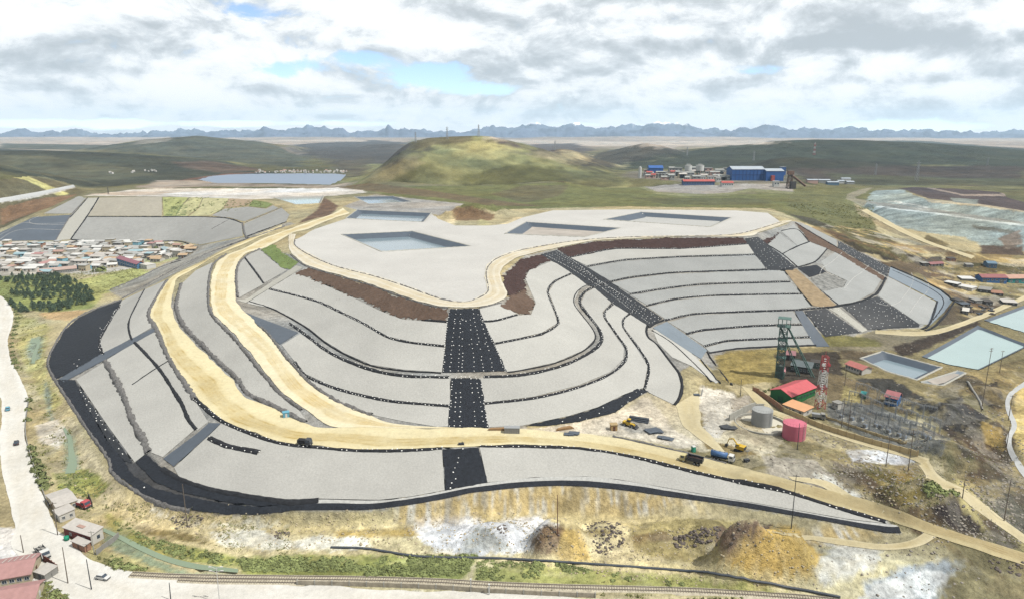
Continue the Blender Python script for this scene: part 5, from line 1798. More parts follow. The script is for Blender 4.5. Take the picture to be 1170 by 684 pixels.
M_tealw = C('teal_wall', (64, 160, 160), .7, .1, .5)
M_greyw = C('grey_wall', (168, 166, 160), .9, .12, .6, rnd=.05)
M_darkw = C('dark_shed_wall', (92, 88, 84), .9, .2, .6)
M_glass = C('window_glass', (70, 82, 96), .15, .1, 1, spec=.6)
M_door = C('door_brown', (120, 84, 62), .7, .1, 1)
M_doorg = C('door_grey', (112, 116, 118), .7, .1, 1)
M_wood = C('pole_wood', (136, 124, 112), .9, .2, 1.5)
M_steel = C('galvanised_steel', (196, 200, 202), .45, .12, 1.2, metal=.35, spec=.4)
M_dsteel = C('dark_steel', (84, 88, 94), .6, .15, 1.2, metal=.2)
M_teals = C('teal_steel', (96, 128, 120), .6, .25, 1.0)
M_redp = C('red_paint', (208, 92, 96), .6, .1, 1)
M_pink = C('pink_tank_paint', (232, 128, 148), .55, .06, .3)
M_greyt = C('grey_tank_paint', (182, 184, 182), .6, .08, .3)
M_yellow = C('yellow_paint', (236, 196, 62), .55, .12, 1)
M_tyre = C('rubber', (46, 46, 48), .85, .1, 2)
M_bluep = C('blue_paint', (92, 132, 186), .45, .08, 1)
M_bodyd = C('dark_body', (74, 76, 80), .5, .12, 1)
M_brick = C('brick_red', (184, 140, 116), .9, .16, .8)
M_sandw = C('sand_wall', (228, 206, 158), .9, .1, .6)
M_sandp = C('sand_post', (196, 172, 128), .9, .1, .6)
M_leaf = C('pine_needles', (88, 106, 84), .9, .35, 1.4, rnd=.22)
M_leaf2 = C('shrub_leaves', (134, 142, 92), .9, .4, 1.2, rnd=.2)
M_grass = C('grass_blades', (176, 176, 116), .95, .35, .25, amt2=.3, scale2=.06)
M_shrub = C('creek_shrub_leaves', (152, 162, 104), .95, .4, .3, amt2=.25, scale2=.08)
M_trunk = C('bark', (110, 92, 74), .95, .2, 2)
M_rock = C('boulder_grey', (172, 164, 152), .95, .35, .6, .15, 2)
M_rockd = C('boulder_dark', (122, 112, 106), .95, .4, .6, .15, 2)
M_rockt = C('boulder_tan', (206, 192, 162), .95, .3, .6, .15, 2)
M_greenp = C('green_plastic', (40, 164, 128), .5, .06, 1)
M_pipe = C('black_pipe', (88, 94, 102), .5, .2, .4)
M_lblue = C('cabin_blue', (120, 190, 214), .6, .08, 1)


def frame_of(near, left, right):
    O, A, B = [np.array(at(*p)) for p in (near, left, right)]
    a, b = (A - O)[:2], (B - O)[:2]
    la, lb = np.hypot(*a), np.hypot(*b)
    a = a / la
    n = np.array([-a[1], a[0]])
    s = 1 if n @ b > 0 else -1
    n = n * s
    lb = max(lb * abs(n @ (b / lb)), 1.5)
    c = O[:2] + a * la / 2 + n * lb / 2
    zs = [float(hz(*(O[:2] + a * la * i + n * lb * j))) for i in (0, 1) for j in (0, 1)]
    # local frame: x along a-axis reversed so that y points towards the back
    rz = math.atan2(-a[1], -a[0])
    return c, rz, la, lb, min(zs), s


def roof_mb(w, d, h, rise, kind, ov, th=.18):
    m = MB()
    if kind == 'gable':            # ridge along x
        e = rise / (d / 2) * ov
        for s in (-1, 1):
            m.add([(-w / 2 - ov, s * (d / 2 + ov), h - e), (w / 2 + ov, s * (d / 2 + ov), h - e), (w / 2 + ov, 0, h + rise), (-w / 2 - ov, 0, h + rise),
                   (-w / 2 - ov, s * (d / 2 + ov), h - e + th), (w / 2 + ov, s * (d / 2 + ov), h - e + th), (w / 2 + ov, 0, h + rise + th), (-w / 2 - ov, 0, h + rise + th)],
                  [(0, 1, 2, 3), (4, 7, 6, 5), (0, 4, 5, 1), (1, 5, 6, 2), (3, 2, 6, 7), (0, 3, 7, 4)])
    elif kind == 'mono':           # falls towards -y
        m.add([(-w / 2 - ov, -d / 2 - ov, h), (w / 2 + ov, -d / 2 - ov, h), (w / 2 + ov, d / 2 + ov, h + rise), (-w / 2 - ov, d / 2 + ov, h + rise),
               (-w / 2 - ov, -d / 2 - ov, h + th), (w / 2 + ov, -d / 2 - ov, h + th), (w / 2 + ov, d / 2 + ov, h + rise + th), (-w / 2 - ov, d / 2 + ov, h + rise + th)],
              [(0, 3, 2, 1), (4, 5, 6, 7), (0, 1, 5, 4), (1, 2, 6, 5), (2, 3, 7, 6), (3, 0, 4, 7)])
    else:
        m.box(0, 0, h + .1, w + ov * 2, d + ov * 2, .22)
    return m


def wall_mb(w, d, h, rise, kind, base=.8, mi_of=None):
    m = MB()
    if kind == 'gable':
        m.prism([(-d / 2, -base), (d / 2, -base), (d / 2, h), (0, h + rise - .02), (-d / 2, h)], -w / 2, w / 2)
    elif kind == 'mono':
        m.prism([(-d / 2, -base), (d / 2, -base), (d / 2, h + rise - .02), (-d / 2, h - .02)], -w / 2, w / 2)
    else:
        m.box(0, 0, (h - base) / 2, w, d, h + base)
    return m


def opening(name, side, x, z, ww, wh, w, d, mat, parent, frame=None):
    """a window or door set 4 cm proud of a wall, with frame and pane"""
    m = MB()
    t = .07
    if side in 'fb':
        y = (-d / 2 - .03) if side == 'f' else d / 2 + .03
        m.box(x, y, z, ww, .1, wh)
    else:
        xx = (-w / 2 - .03) if side == 'l' else w / 2 + .03
        m.box(xx, x, z, .1, ww, wh)
    o = m.build(name, mat, parent)
    if frame:
        m = MB()
        if side in 'fb':
            yy = y + (-.03 if side == 'f' else .03)
            for dx, dz, sx, sz in ((0, wh / 2, ww + .16, .1), (0, -wh / 2, ww + .16, .12), (-ww / 2, 0, .1, wh), (ww / 2, 0, .1, wh), (0, 0, .06, wh)):
                m.box(x + dx, yy, z + dz, sx, .12, sz)
        else:
            yy = xx + (-.03 if side == 'l' else .03)
            for dx, dz, sx, sz in ((0, wh / 2, ww + .16, .1), (0, -wh / 2, ww + .16, .12), (-ww / 2, 0, .1, wh), (ww / 2, 0, .1, wh), (0, 0, .06, wh)):
                m.box(yy, x + dx, z + dz, .12, sx, sz)
        m.build('frame', frame, o)
    return o


def house(name, label, cat, near, left, right, h, kind, rise, wmat, rmat, ridge='a', ov=.35, wins=(), doors=(), group=None, wall2=None, wmat_win=None):
    """near, left, right: picture points of three ground corners; side f = near-left wall, r = near-right wall"""
    c, rz, la, lb, z, s = frame_of(near, left, right)
    # local x runs from the left corner to the near corner, y to the back
    w, d = la, lb
    if ridge == 'b':
        rz2 = rz + math.pi / 2
        w, d = lb, la
    else:
        rz2 = rz
    root = empty(name, label, cat, (c[0], c[1], z), rz2, group)
    wall_mb(w, d, h, rise, kind).build('wall', wmat, root)
    roof_mb(w, d, h, rise, kind, ov).build('roof', rmat, root)
    for (sd_, n, ww, wh, zc) in wins:
        sidel = {'F': 'f' if ridge == 'a' else 'l', 'R': 'r' if ridge == 'a' else 'f'}[sd_]
        L = w if sidel in 'fb' else d
        for i in range(n):
            x = (i + .5) / n * L - L / 2
            opening('window', sidel, x, zc, ww, wh, w, d, M_glass, root, wmat_win or M_white)
    for (sd_, fx, ww, wh, mt) in doors:
        sidel = {'F': 'f' if ridge == 'a' else 'l', 'R': 'r' if ridge == 'a' else 'f'}[sd_]
        L = w if sidel in 'fb' else d
        opening('door', sidel, (fx - .5) * L, wh / 2, ww, wh, w, d, mt, root)
    return root, (w, d, h)


# ---- vehicles (built along +x = forward)
def wheel(parent, x, y, r, w=.28, double=False):
    m = MB()
    ww = w * (1.8 if double else 1)
    m.cyl((x, y - ww / 2, r), (x, y + ww / 2, r), r, r, 14)
    o = m.build('wheel', M_tyre, parent)
    m = MB()
    s = 1 if y > 0 else -1
    m.cyl((x, y + s * ww / 2 - s * .02, r), (x, y + s * (ww / 2 + .03), r), r * .55, r * .5, 10)
    m.build('rim', M_steel, o)
    return o


def lights(parent, x, y, z, col, name):
    for s in (-1, 1):
        MB().box(x, s * y, z, .08, .3, .16).build(name, col, parent)


def car(label, loc, rz, paint_, dark_roof=False, group='vehicles in the street'):
    r = empty('car', label, 'car', loc, rz, group)
    prof = [(-2.1, .35), (2.1, .35), (2.15, .75), (1.25, .95), (-1.9, 1.0), (-2.12, .9)]
    m = MB()
    m.prism([(a, b) for a, b in prof], -.85, .85)
    # prism sweeps along x: turn so that the profile lies along x
    m.v = [(y, x, z) for x, y, z in m.v]
    m.build('body', paint_, r)
    m = MB()
    m.prism([(-1.75, .98), (1.15, .93), (.45, 1.48), (-1.35, 1.5)], -.74, .74)
    m.v = [(y, x, z) for x, y, z in m.v]
    m.build('window', M_glass, r)
    MB().box(-.45, 0, 1.52, 1.75, 1.36, .08, taper=.94).build('roof', paint_, r)
    for x in (-1.3, 1.3):
        for y in (-.8, .8):
            wheel(r, x, y, .33, .22)
    lights(r, 2.12, .6, .68, M_white, 'headlight')
    lights(r, -2.1, .6, .78, M_redp, 'tail_light')
    MB().box(2.14, 0, .45, .12, 1.6, .2).build('bumper', M_bodyd, r)
    return r


def truck_base(name, label, loc, rz, cabmat, L=8.0, group=None, cat='truck', axles=(-2.6, -1.3, 2.7)):
    r = empty(name, label, cat, loc, rz, group)
    MB().box(0, 0, .95, L - .6, .9, .3).build('chassis', M_bodyd, r)
    m = MB()
    m.prism([(L / 2 - 2.0, .8), (L / 2, .8), (L / 2 + .02, 1.7), (L / 2 - .35, 2.75), (L / 2 - 2.0, 2.8)], -1.2, 1.2)
    m.v = [(y, x, z) for x, y, z in m.v]
    cb = m.build('cab', cabmat, r)
    m = MB()
    m.add([(L / 2 + .04, -1.05, 1.75), (L / 2 + .04, 1.05, 1.75), (L / 2 - .28, 1.05, 2.6), (L / 2 - .28, -1.05, 2.6)], [(0, 1, 2, 3)])
    m.build('windscreen', M_glass, cb)
    for s in (-1, 1):
        MB().box(L / 2 - 1.05, s * 1.21, 2.15, 1.1, .04, .75).build('side_window', M_glass, cb)
    MB().box(L / 2 + .08, 0, .75, .2, 2.4, .35).build('bumper', M_bodyd, r)
    lights(r, L / 2 + .06, .9, 1.1, M_white, 'headlight')
    for i, x in enumerate(axles):
        for y in (-1.0, 1.0):
            wheel(r, x, y, .52, .3, x < 1)
    return r


def dump_truck(label, loc, rz, cabmat, bedmat, group=None):
    r = truck_base('dump_truck', label, loc, rz, cabmat, 8.4, group)
    m = MB()
    m.box(-1.2, 0, 1.35, 5.6, 2.5, .14)
    for y in (-1.22, 1.22):
        m.box(-1.2, y, 2.1, 5.6, .1, 1.5)
    m.box(1.6, 0, 2.25, .12, 2.5, 1.9)
    m.box(-4.0, 0, 2.0, .12, 2.5, 1.3)
    b = m.build('bed', bedmat, r)
    for i in range(5):
        for y in (-1.29, 1.29):
            MB().box(-3.4 + i * 1.1, y, 2.1, .12, .08, 1.45).build('rib', bedmat, b)
    g = MB()
    g.add([(-3.8, -1.1, 1.9), (1.4, -1.1, 1.9), (1.4, 1.1, 1.9), (-3.8, 1.1, 1.9), (-1.4, 0, 2.7), (-.4, .1, 2.75)], [(0, 1, 5, 4), (1, 2, 5), (2, 3, 4, 5), (3, 0, 4)])
    g.build('load', M_dkbrown, r)
    return r


def tank_truck(label, loc, rz, cabmat, tmat, group=None):
    r = truck_base('tank_truck', label, loc, rz, cabmat, 8.6, group)
    m = MB()
    for k in range(2):
        pass
    m.cyl((-4.1, 0, 2.15), (1.7, 0, 2.15), 1.12, 1.12, 16)
    t = m.build('tank', tmat, r, True)
    MB().box(-1.2, 0, 3.24, 4.6, .6, .1).build('walkway', M_steel, t)
    for x in (-2.8, -1.0, .8):
        MB().cyl((x, 0, 3.2), (x, 0, 3.45), .28, .28, 10).build('hatch', M_steel, t)
    MB().box(-1.2, 0, 1.0, 5.6, 2.3, .12).build('deck', M_bodyd, r)
    return r


def flatbed(label, loc, rz, cabmat, group=None):
    r = truck_base('flatbed_truck', label, loc, rz, cabmat, 7.4, group, axles=(-2.2, 2.3))
    b = MB().box(-1.3, 0, 1.25, 4.8, 2.4, .15).build('bed', M_bodyd, r)
    for y in (-1.2, 1.2):
        MB().box(-1.3, y, 1.6, 4.8, .07, .6).build('side_board', M_greyw, b)
    for x, y, s in ((-2.5, .3, .7), (-1.4, -.4, .6), (-.3, .4, .8), (-2.2, -.5, .5)):
        MB().box(x, y, 1.33 + s / 2, s * 1.3, s, s, .3).build('load', M_greyw, r)
    return r


def excavator(label, loc, rz):
    r = empty('excavator', label, 'excavator', loc, rz)
    for y in (-1.15, 1.15):
        m = MB()
        m.prism([(-1.9, .45), (-1.5, .05), (1.5, .05), (1.9, .45), (1.6, .9), (-1.6, .9)], y - .28, y + .28)
        m.v = [(yy, x, z) for x, yy, z in m.v]
        m.build('track', M_tyre, r)
    MB().box(0, 0, .95, 1.6, 1.6, .3).build('turntable', M_bodyd, r)
    MB().box(-.6, 0, 1.75, 2.9, 2.5, 1.3).build('body', M_yellow, r)
    MB().box(-1.75, 0, 1.75, .7, 2.4, 1.1).build('counterweight', M_bodyd, r)
    c = MB().box(.55, .75, 2.1, 1.5, .95, 1.7, taper=.9).build('cab', M_yellow, r)
    MB().box(.62, .75, 2.25, 1.52, 1.0, .9, taper=.94).build('cab_window', M_glass, c)
    m = MB()
    for a, b, t in (((.8, -.3, 1.7), (2.9, -.3, 4.0), .22), ((2.9, -.3, 4.0), (4.6, -.3, 3.4), .2)):
        m.cyl(a, b, t + .06, t, 6)
    m.build('boom', M_yellow, r)
    m = MB()
    m.cyl((4.6, -.3, 3.4), (5.3, -.3, 1.2), .2, .15, 6)
    m.build('arm', M_yellow, r)
    m = MB()
    m.prism([(4.9, .3), (5.7, .2), (6.0, .9), (5.5, 1.3), (5.0, 1.1)], -.85, .25)
    m.v = [(y, x, z) for x, y, z in m.v]
    m.build('bucket', M_bodyd, r)
    return r


def loader(label, loc, rz):
    r = empty('wheel_loader', label, 'loader', loc, rz)
    MB().box(-1.3, 0, 1.5, 2.8, 1.9, 1.1).build('body', M_yellow, r)
    MB().box(1.2, 0, 1.2, 1.8, 1.2, .7).build('front_frame', M_yellow, r)
    c = MB().box(-.2, 0, 2.6, 1.4, 1.5, 1.5, taper=.88).build('cab', M_yellow, r)
    MB().box(-.2, 0, 2.65, 1.44, 1.54, .9, taper=.92).build('cab_window', M_glass, c)
    for x in (-1.7, 1.5):
        for y in (-1.0, 1.0):
            wheel(r, x, y, .75, .5)
    for y in (-.5, .5):
        MB().cyl((.9, y, 1.7), (2.9, y, .9), .14, .12, 6).build('arm', M_yellow, r)
    m = MB()
    m.prism([(2.7, .15), (3.6, .1), (3.7, .35), (3.0, .5), (2.9, 1.2), (2.65, 1.25)], -1.3, 1.3)
    m.v = [(y, x, z) for x, y, z in m.v]
    m.build('bucket', M_bodyd, r)
    return r


def heading(p, q):
    a, b = at(*p), at(*q)
    return math.atan2(b[1] - a[1], b[0] - a[0])


def pole(label, base, top, mat=None, r=.16, arms=1, cat='utility pole', name='utility_pole', group='poles of the power line', lat=False):
    x, y, z = at(*base)
    fx, ff, fv = rayv(*top)
    d = y / ff
    h = max(CAMZ - fv * d - z, 3.0)
    tx = fx * d - x
    ln = max(-.6, min(.6, tx)) * .4
    o = empty(name, label, cat, (x, y, z), 0, group)
    MB().cyl((0, 0, -1.2), (ln, 0, h), r, r * .6, 8).build('post', mat or M_wood, o)
    rz = random.uniform(-.5, .5)
    for k in range(arms):
        a = MB().box(ln, 0, h - .5 - k * 1.0, 2.0, .12, .14, rz).build('crossarm', mat or M_wood, o)
        for i in (-.9, -.45, .45, .9):
            MB().cyl((ln + i * math.cos(rz), i * math.sin(rz), h - .43 - k), (ln + i * math.cos(rz), i * math.sin(rz), h - .18 - k), .07, .05, 6).build('insulator', M_white2, a)
    return o, h


def lattice_tower(o, h, w0, w1, seg, bands, r=.12, name='lattice_section'):
    """square lattice mast, one part per painted section"""
    for k in range(seg):
        z0, z1 = h * k / seg, h * (k + 1) / seg
        a, b = w0 + (w1 - w0) * k / seg, w0 + (w1 - w0) * (k + 1) / seg
        m = MB()
        P0 = [(sx * a / 2, sy * a / 2, z0) for sx, sy in ((-1, -1), (1, -1), (1, 1), (-1, 1))]
        P1 = [(sx * b / 2, sy * b / 2, z1) for sx, sy in ((-1, -1), (1, -1), (1, 1), (-1, 1))]
        for i in range(4):
            m.cyl(P0[i], P1[i], r, r, 5, cap=False)
            m.cyl(P0[i], P1[(i + 1) % 4], r * .7, r * .7, 4, cap=False)
            m.cyl(P0[(i + 1) % 4], P1[i], r * .7, r * .7, 4, cap=False)
            m.cyl(P1[i], P1[(i + 1) % 4], r * .7, r * .7, 4, cap=False)
        m.build(name, bands[k % len(bands)], o)


def leafcloud(n, fn, size, seed, flat=.5):
    rng = random.Random(seed)
    m = MB()
    for i in range(n):
        p, nrm = fn(rng)
        u = Vector((rng.uniform(-1, 1), rng.uniform(-1, 1), rng.uniform(-1, 1)))
        nv = (Vector(nrm) + u * flat).normalized()
        t = nv.orthogonal().normalized()
        t.rotate(Matrix.Rotation(rng.uniform(0, 6.28), 3, nv))
        b = nv.cross(t)
        s = size * rng.uniform(.6, 1.3)
        c = Vector(p)
        m.add([c - t * s - b * s * .5, c + t * s - b * s * .4, c + t * s * .7 + b * s * .6, c - t * s * .6 + b * s * .6], [(0, 1, 2, 3)])
    return m


def pine_template(seed, h=5.6, r=1.5):
    o = empty('pine_tree', 'x', 'tree', (0, 0, -500))
    m = MB()
    m.cyl((0, 0, -.3), (.05, .03, h * .9), .16, .04, 6)
    for k in range(7):
        a, z = k * 2.1 + seed, h * (.2 + .09 * k)
        m.cyl((0, 0, z), (math.cos(a) * r * (1 - z / h) * .9, math.sin(a) * r * (1 - z / h) * .9, z + .2), .05, .02, 4)
    m.build('trunk', M_trunk, o)

    def fn(g):
        t = g.random() ** .75
        z = h * (.14 + .86 * t)
        rr = r * (1 - t) ** .8 * (.72 + .28 * math.sin(t * 26 + seed)) * math.sqrt(g.uniform(.35, 1))
        a = g.uniform(0, 6.28)
        return (math.cos(a) * rr, math.sin(a) * rr, z + g.uniform(-.15, .15)), (math.cos(a) * .7, math.sin(a) * .7, .75)
    leafcloud(230, fn, .4, seed).build('crown', M_leaf, o)
    return o


def bush_mesh(seed, n=90, mat=None, rx=1.0, rz_=.8, size=.26):
    def fn(g):
        a, e = g.uniform(0, 6.28), math.asin(g.uniform(-.1, 1))
        rr = g.uniform(.55, 1.0) * (1 + .25 * math.sin(a * 3 + seed))
        return (math.cos(a) * math.cos(e) * rr * rx, math.sin(a) * math.cos(e) * rr * rx, math.sin(e) * rr * rz_ + .1), (math.cos(a) * math.cos(e), math.sin(a) * math.cos(e), math.sin(e) + .3)
    return leafcloud(n, fn, size, seed)
# railway
def railway(s, label):
    q = line_plan(s, 1.0)
    t = np.gradient(q, axis=0)
    t /= np.hypot(t[:, 0], t[:, 1])[:, None]
    nr = np.stack([-t[:, 1], t[:, 0]], 1)
    n = len(q)
    prof = [(-2.6, -1.2), (-1.4, .2), (1.4, .2), (2.6, -1.2)]
    V = np.stack([np.column_stack([q + nr * a, hz(q[:, 0], q[:, 1]) + b]) for a, b in prof], 1).reshape(-1, 3)
    root = link('railway_track', mesh_np('railway_track', V, grid_faces(4, n)[:, ::-1]), C('track_ballast', (216, 207, 184), .95, .3, .9, .1, 2))
    tag(root, label, 'railway track')
    for g in (-.72, .72):
        V = np.stack([np.column_stack([q + nr * (g + a), hz(q[:, 0], q[:, 1]) + b]) for a, b in ((-.05, .3), (-.05, .47), (.05, .47), (.05, .3))], 1).reshape(-1, 3)
        link('rail', mesh_np('rail', V, grid_faces(4, n)[:, ::-1], smooth_=False), C('rail_steel', (128, 118, 110), .5, .2, 2, metal=.3), root)
    m = MB()
    k = int(n / .75)
    qq, tt = resample(q, k), resample(t, k)
    for (x, y), (tx, ty) in zip(qq, tt):
        m.box(x, y, float(hz(x, y)) + .24, .26, 2.3, .16, math.atan2(ty, tx))
    o = m.build('sleepers', C('sleeper_wood', (176, 164, 146), .9, .25, 1), root)
    o['kind'] = 'stuff'


railway(RAILS[0], 'long railway track beside the white street at the bottom')
railway(RAILS[1], 'short railway siding beside the longer track')


def tube_line(name, s, r, mat, label, cat, z=.3):
    q = line_plan(s, 2.0)
    m = MB()
    n = 8
    V = []
    t = np.gradient(q, axis=0)
    t /= np.hypot(t[:, 0], t[:, 1])[:, None]
    zz = hz(q[:, 0], q[:, 1]) + z
    ang = np.arange(n) * 2 * math.pi / n
    for i in range(len(q)):
        for a in ang:
            V.append((q[i, 0] - t[i, 1] * math.cos(a) * r, q[i, 1] + t[i, 0] * math.cos(a) * r, zz[i] + math.sin(a) * r))
    idx = np.arange(len(q) * n).reshape(len(q), n)
    F = np.stack([idx[:-1], np.roll(idx, -1, 1)[:-1], np.roll(idx, -1, 1)[1:], idx[1:]], -1).reshape(-1, 4)
    o = link(name, mesh_np(name, np.array(V), F), mat)
    return tag(o, label, cat)


tube_line('pipeline', '378,626 420,627.5 480,636.5 552,638 600,640 640,642.5 712,647.5 760,651 810,655 860,664 910,673 960,683', .4, M_pipe, 'long black pipeline across the pale ground above the railway', 'pipeline', .4)
tube_line('conveyor_pipe', '1105,436 1112,447 1120,459 1122,468', .5, M_greyw, 'pale pipe bending over the gravel bank below the teal pond', 'pipe')

# retaining wall along the street
def wall_line(name, label, cat, s, h, th, mat, pmat_, plen=4.0, post=True, pname='panel', z0=-1.2):
    q = line_plan(s, .5)
    L = np.sum(np.hypot(*np.diff(q, axis=0).T))
    k = max(2, int(L / plen))
    q = resample(q, k + 1)
    c = q.mean(0)
    root = empty(name, label, cat, (c[0], c[1], float(hz(*c))))
    zc = float(hz(*c))
    for i in range(k):
        a, b = q[i], q[i + 1]
        mid = (a + b) / 2 - c
        z = (float(hz(*a)) + float(hz(*b))) / 2 - zc
        MB().box(mid[0], mid[1], z + h / 2 + z0 / 2, np.hypot(*(b - a)) - .04, th, h - z0, math.atan2(b[1] - a[1], b[0] - a[0])).build(pname, mat, root)
    if post:
        for p in q:
            d = p - c
            MB().box(d[0], d[1], float(hz(*p)) - zc + (h + .15) / 2 - .2, .32, th + .14, h + .55).build('post', pmat_, root)
    return root


wall_line('retaining_wall', 'low pale retaining wall between the railway and white street', 'wall', '340,667.5 420,669.3 500,672.5 560,676.5 625,680 680,682', 1.5, .4, C('stained_concrete', (196, 186, 166), .95, .3, .7), M_concrete, 5.0)
wall_line('brick_wall', 'red brick wall beside the green building with red roof', 'wall', '860,446 875,455.5 890,466.5 894,470', 2.4, .3, M_brick, M_sandp, 3.0)
wall_line('boundary_wall', 'long sand coloured boundary wall of panels below the substation', 'wall', '895,470.5 915,479 932,487 952,494 975,501 1000,508.5 1025,515 1048,521', 2.3, .25, M_sandw, M_sandp, 3.2)
wall_line('compound_wall', 'pale low wall running in front of the dark substation frames', 'wall', '944,478 960,483 985,492 1010,500 1035,507', 1.1, .25, M_sandw, M_sandp, 4.0)
wall_line('concrete_wall', 'white concrete wall bending behind the grey tank', 'wall', '833,481 846,474 860,467.5 872,470', 3.2, .4, M_concrete, M_concrete, 4.0, False)
wall_line('yard_fence', 'dark brown yard fence beside the maroon roofed houses', 'fence', '50,641 58,646 66,652', 2.2, .12, M_redwall, M_door, 1.4, True, 'board')
wall_line('yard_wall', 'grey block wall round the yard of the red house', 'wall', '110,634 120,626 131,618 136,613', 1.8, .2, M_greyw, M_greyw, 2.0, False, 'block_panel')
wall_line('kerb_wall', 'grey roadside parapet along the left street', 'wall', '33,455 29,491 35,520 45,550 56,580', .8, .25, M_greyw, M_greyw, 3.0, False)

# ------------------------------------------------------------------ houses at the lower left
r, (w, d, h) = house('tin_roof_house', 'house with red side wall and pale patched tin roof', 'house', (105, 623), (74, 611.5), (121.5, 615.5), 3.4, 'mono', .8, M_redwall, M_tin, 'a', .35,
                     [('F', 2, .9, 1.0, 1.8)], [('F', .5, 1.0, 2.1, M_doorg)])
MB().box(-w * .05, 0, h + .66, w * .24, d * .3, .06).build('roof_patch', M_rust, r)
m = MB()
m.prism([(-d / 2, 0), (d / 2, 0), (d / 2, h + .76), (-d / 2, h - .04)], w / 2 + .01, w / 2 + .08)
e1 = m.build('end_wall', M_white2, r)
MB().box(w / 2 + .1, .4, 1.9, .08, 1.0, 1.2).build('window', M_glass, e1)
house('garden_shed', 'small brown shed with pale lean-to roof in front of the red house', 'shed', (97.5, 631), (83, 624.5), (101, 625.5), 2.3, 'mono', .4, M_brick, M_tin, 'a', .25, (), [('F', .5, .8, 1.9, M_door)])
x, y, z = at(79, 614)
g = empty('water_tank', 'green plastic water tank beside the red wall', 'tank', (x, y - 1.2, z))
MB().cyl((0, 0, 0), (0, 0, 1.3), .75, .75, 14).build('shell', M_greenp, g, True)
MB().cyl((0, 0, 1.3), (0, 0, 1.55), .75, .25, 14).build('lid', M_greenp, g)
house('roadside_house', 'long pale roofed house above the red truck', 'house', (66, 588), (54, 573), (85, 574), 3.0, 'gable', .8, M_cream, M_tin, 'b', .3, [('R', 3, .9, 1.0, 1.7)], [('F', .5, 1, 2, M_door)])
house('roadside_house', 'small white walled annex below the long pale house', 'house', (69, 597), (62, 590), (85, 589), 2.7, 'mono', .4, M_white2, M_tin, 'a', .25, [('R', 2, .9, 1.0, 1.5)], [('F', .5, .9, 2, M_doorg)])
wall_line('yard_wall', 'short dark wall behind the red truck', 'wall', '101,568 104,573 106,579', 2.0, .2, M_darkw, M_darkw, 2.0, False, 'block_panel')
r, (w, d, h) = house('maroon_roof_house', 'long house with faded maroon roof and pale stripes', 'house', (36, 665), (-42, 679), (46, 640), 3.0, 'gable', 1.5, M_cream, M_maroon, 'a', .5, [('F', 9, 1.2, 1.1, 1.7)], [('R', .5, 1.1, 2.1, M_door)])
for i in range(6):
    k = MB()
    e = 1.5 / (d / 2)
    x = w / 2 - 1.2 - i * 1.5
    k.add([(x, d * .46, h + 1.5 - e * d * .46 + .24), (x + .35, d * .46, h + 1.5 - e * d * .46 + .24), (x + .35, d * .08, h + 1.5 - e * d * .08 + .24), (x, d * .08, h + 1.5 - e * d * .08 + .24)], [(0, 1, 2, 3)])
    k.build('pale_sheet', M_tin, r)
house('maroon_roof_house', 'lower maroon roofed house at the bottom edge behind white gate', 'house', (41, 692), (-40, 706), (43, 672), 2.8, 'gable', 1.4, M_cream, M_maroon, 'a', .5, [('F', 8, 1.2, 1.1, 1.6)], [('R', .5, 1.1, 2.1, M_white)])
house('lean_to', 'pale grey lean-to against the maroon house', 'shed', (52, 664), (40, 660), (54, 650), 2.2, 'mono', .3, M_greyw, M_tin, 'a', .2, (), [('F', .5, .9, 1.9, M_doorg)])

# vehicles on the street
x, y, z = at(49, 634)
flatbed('white cab flatbed truck parked beside the maroon house', (x, y, z + .1), heading((42, 621), (57, 638)), M_white, 'vehicles in the street')
x, y, z = at(117.5, 661)
car('white car driving on the street near the bottom poles', (x, y, z + .1), heading((108, 659), (127, 662)), M_white)
x, y, z = at(9, 468)
car('pale blue car far up the left street', (x, y, z + .1), heading((8, 480), (11, 455)), M_lblue)
x, y, z = at(19, 507)
car('dark car with red flank on the left street', (x, y, z + .1), heading((18, 515), (20, 495)), M_bodyd)
x, y, z = at(94, 579)
tr = truck_base('parked_truck', 'red truck parked in the walled yard beside pale roofs', (x, y, z + .05), heading((88, 576), (101, 580)), M_redp, 6.0, 'vehicles in the street', axles=(-1.8, 1.7))
b = MB().box(-1.0, 0, 1.6, 3.6, 2.2, 1.0).build('bed', M_redp, tr)
MB().box(-1.0, 0, 2.15, 3.4, 2.0, .2).build('load', M_white2, tr)

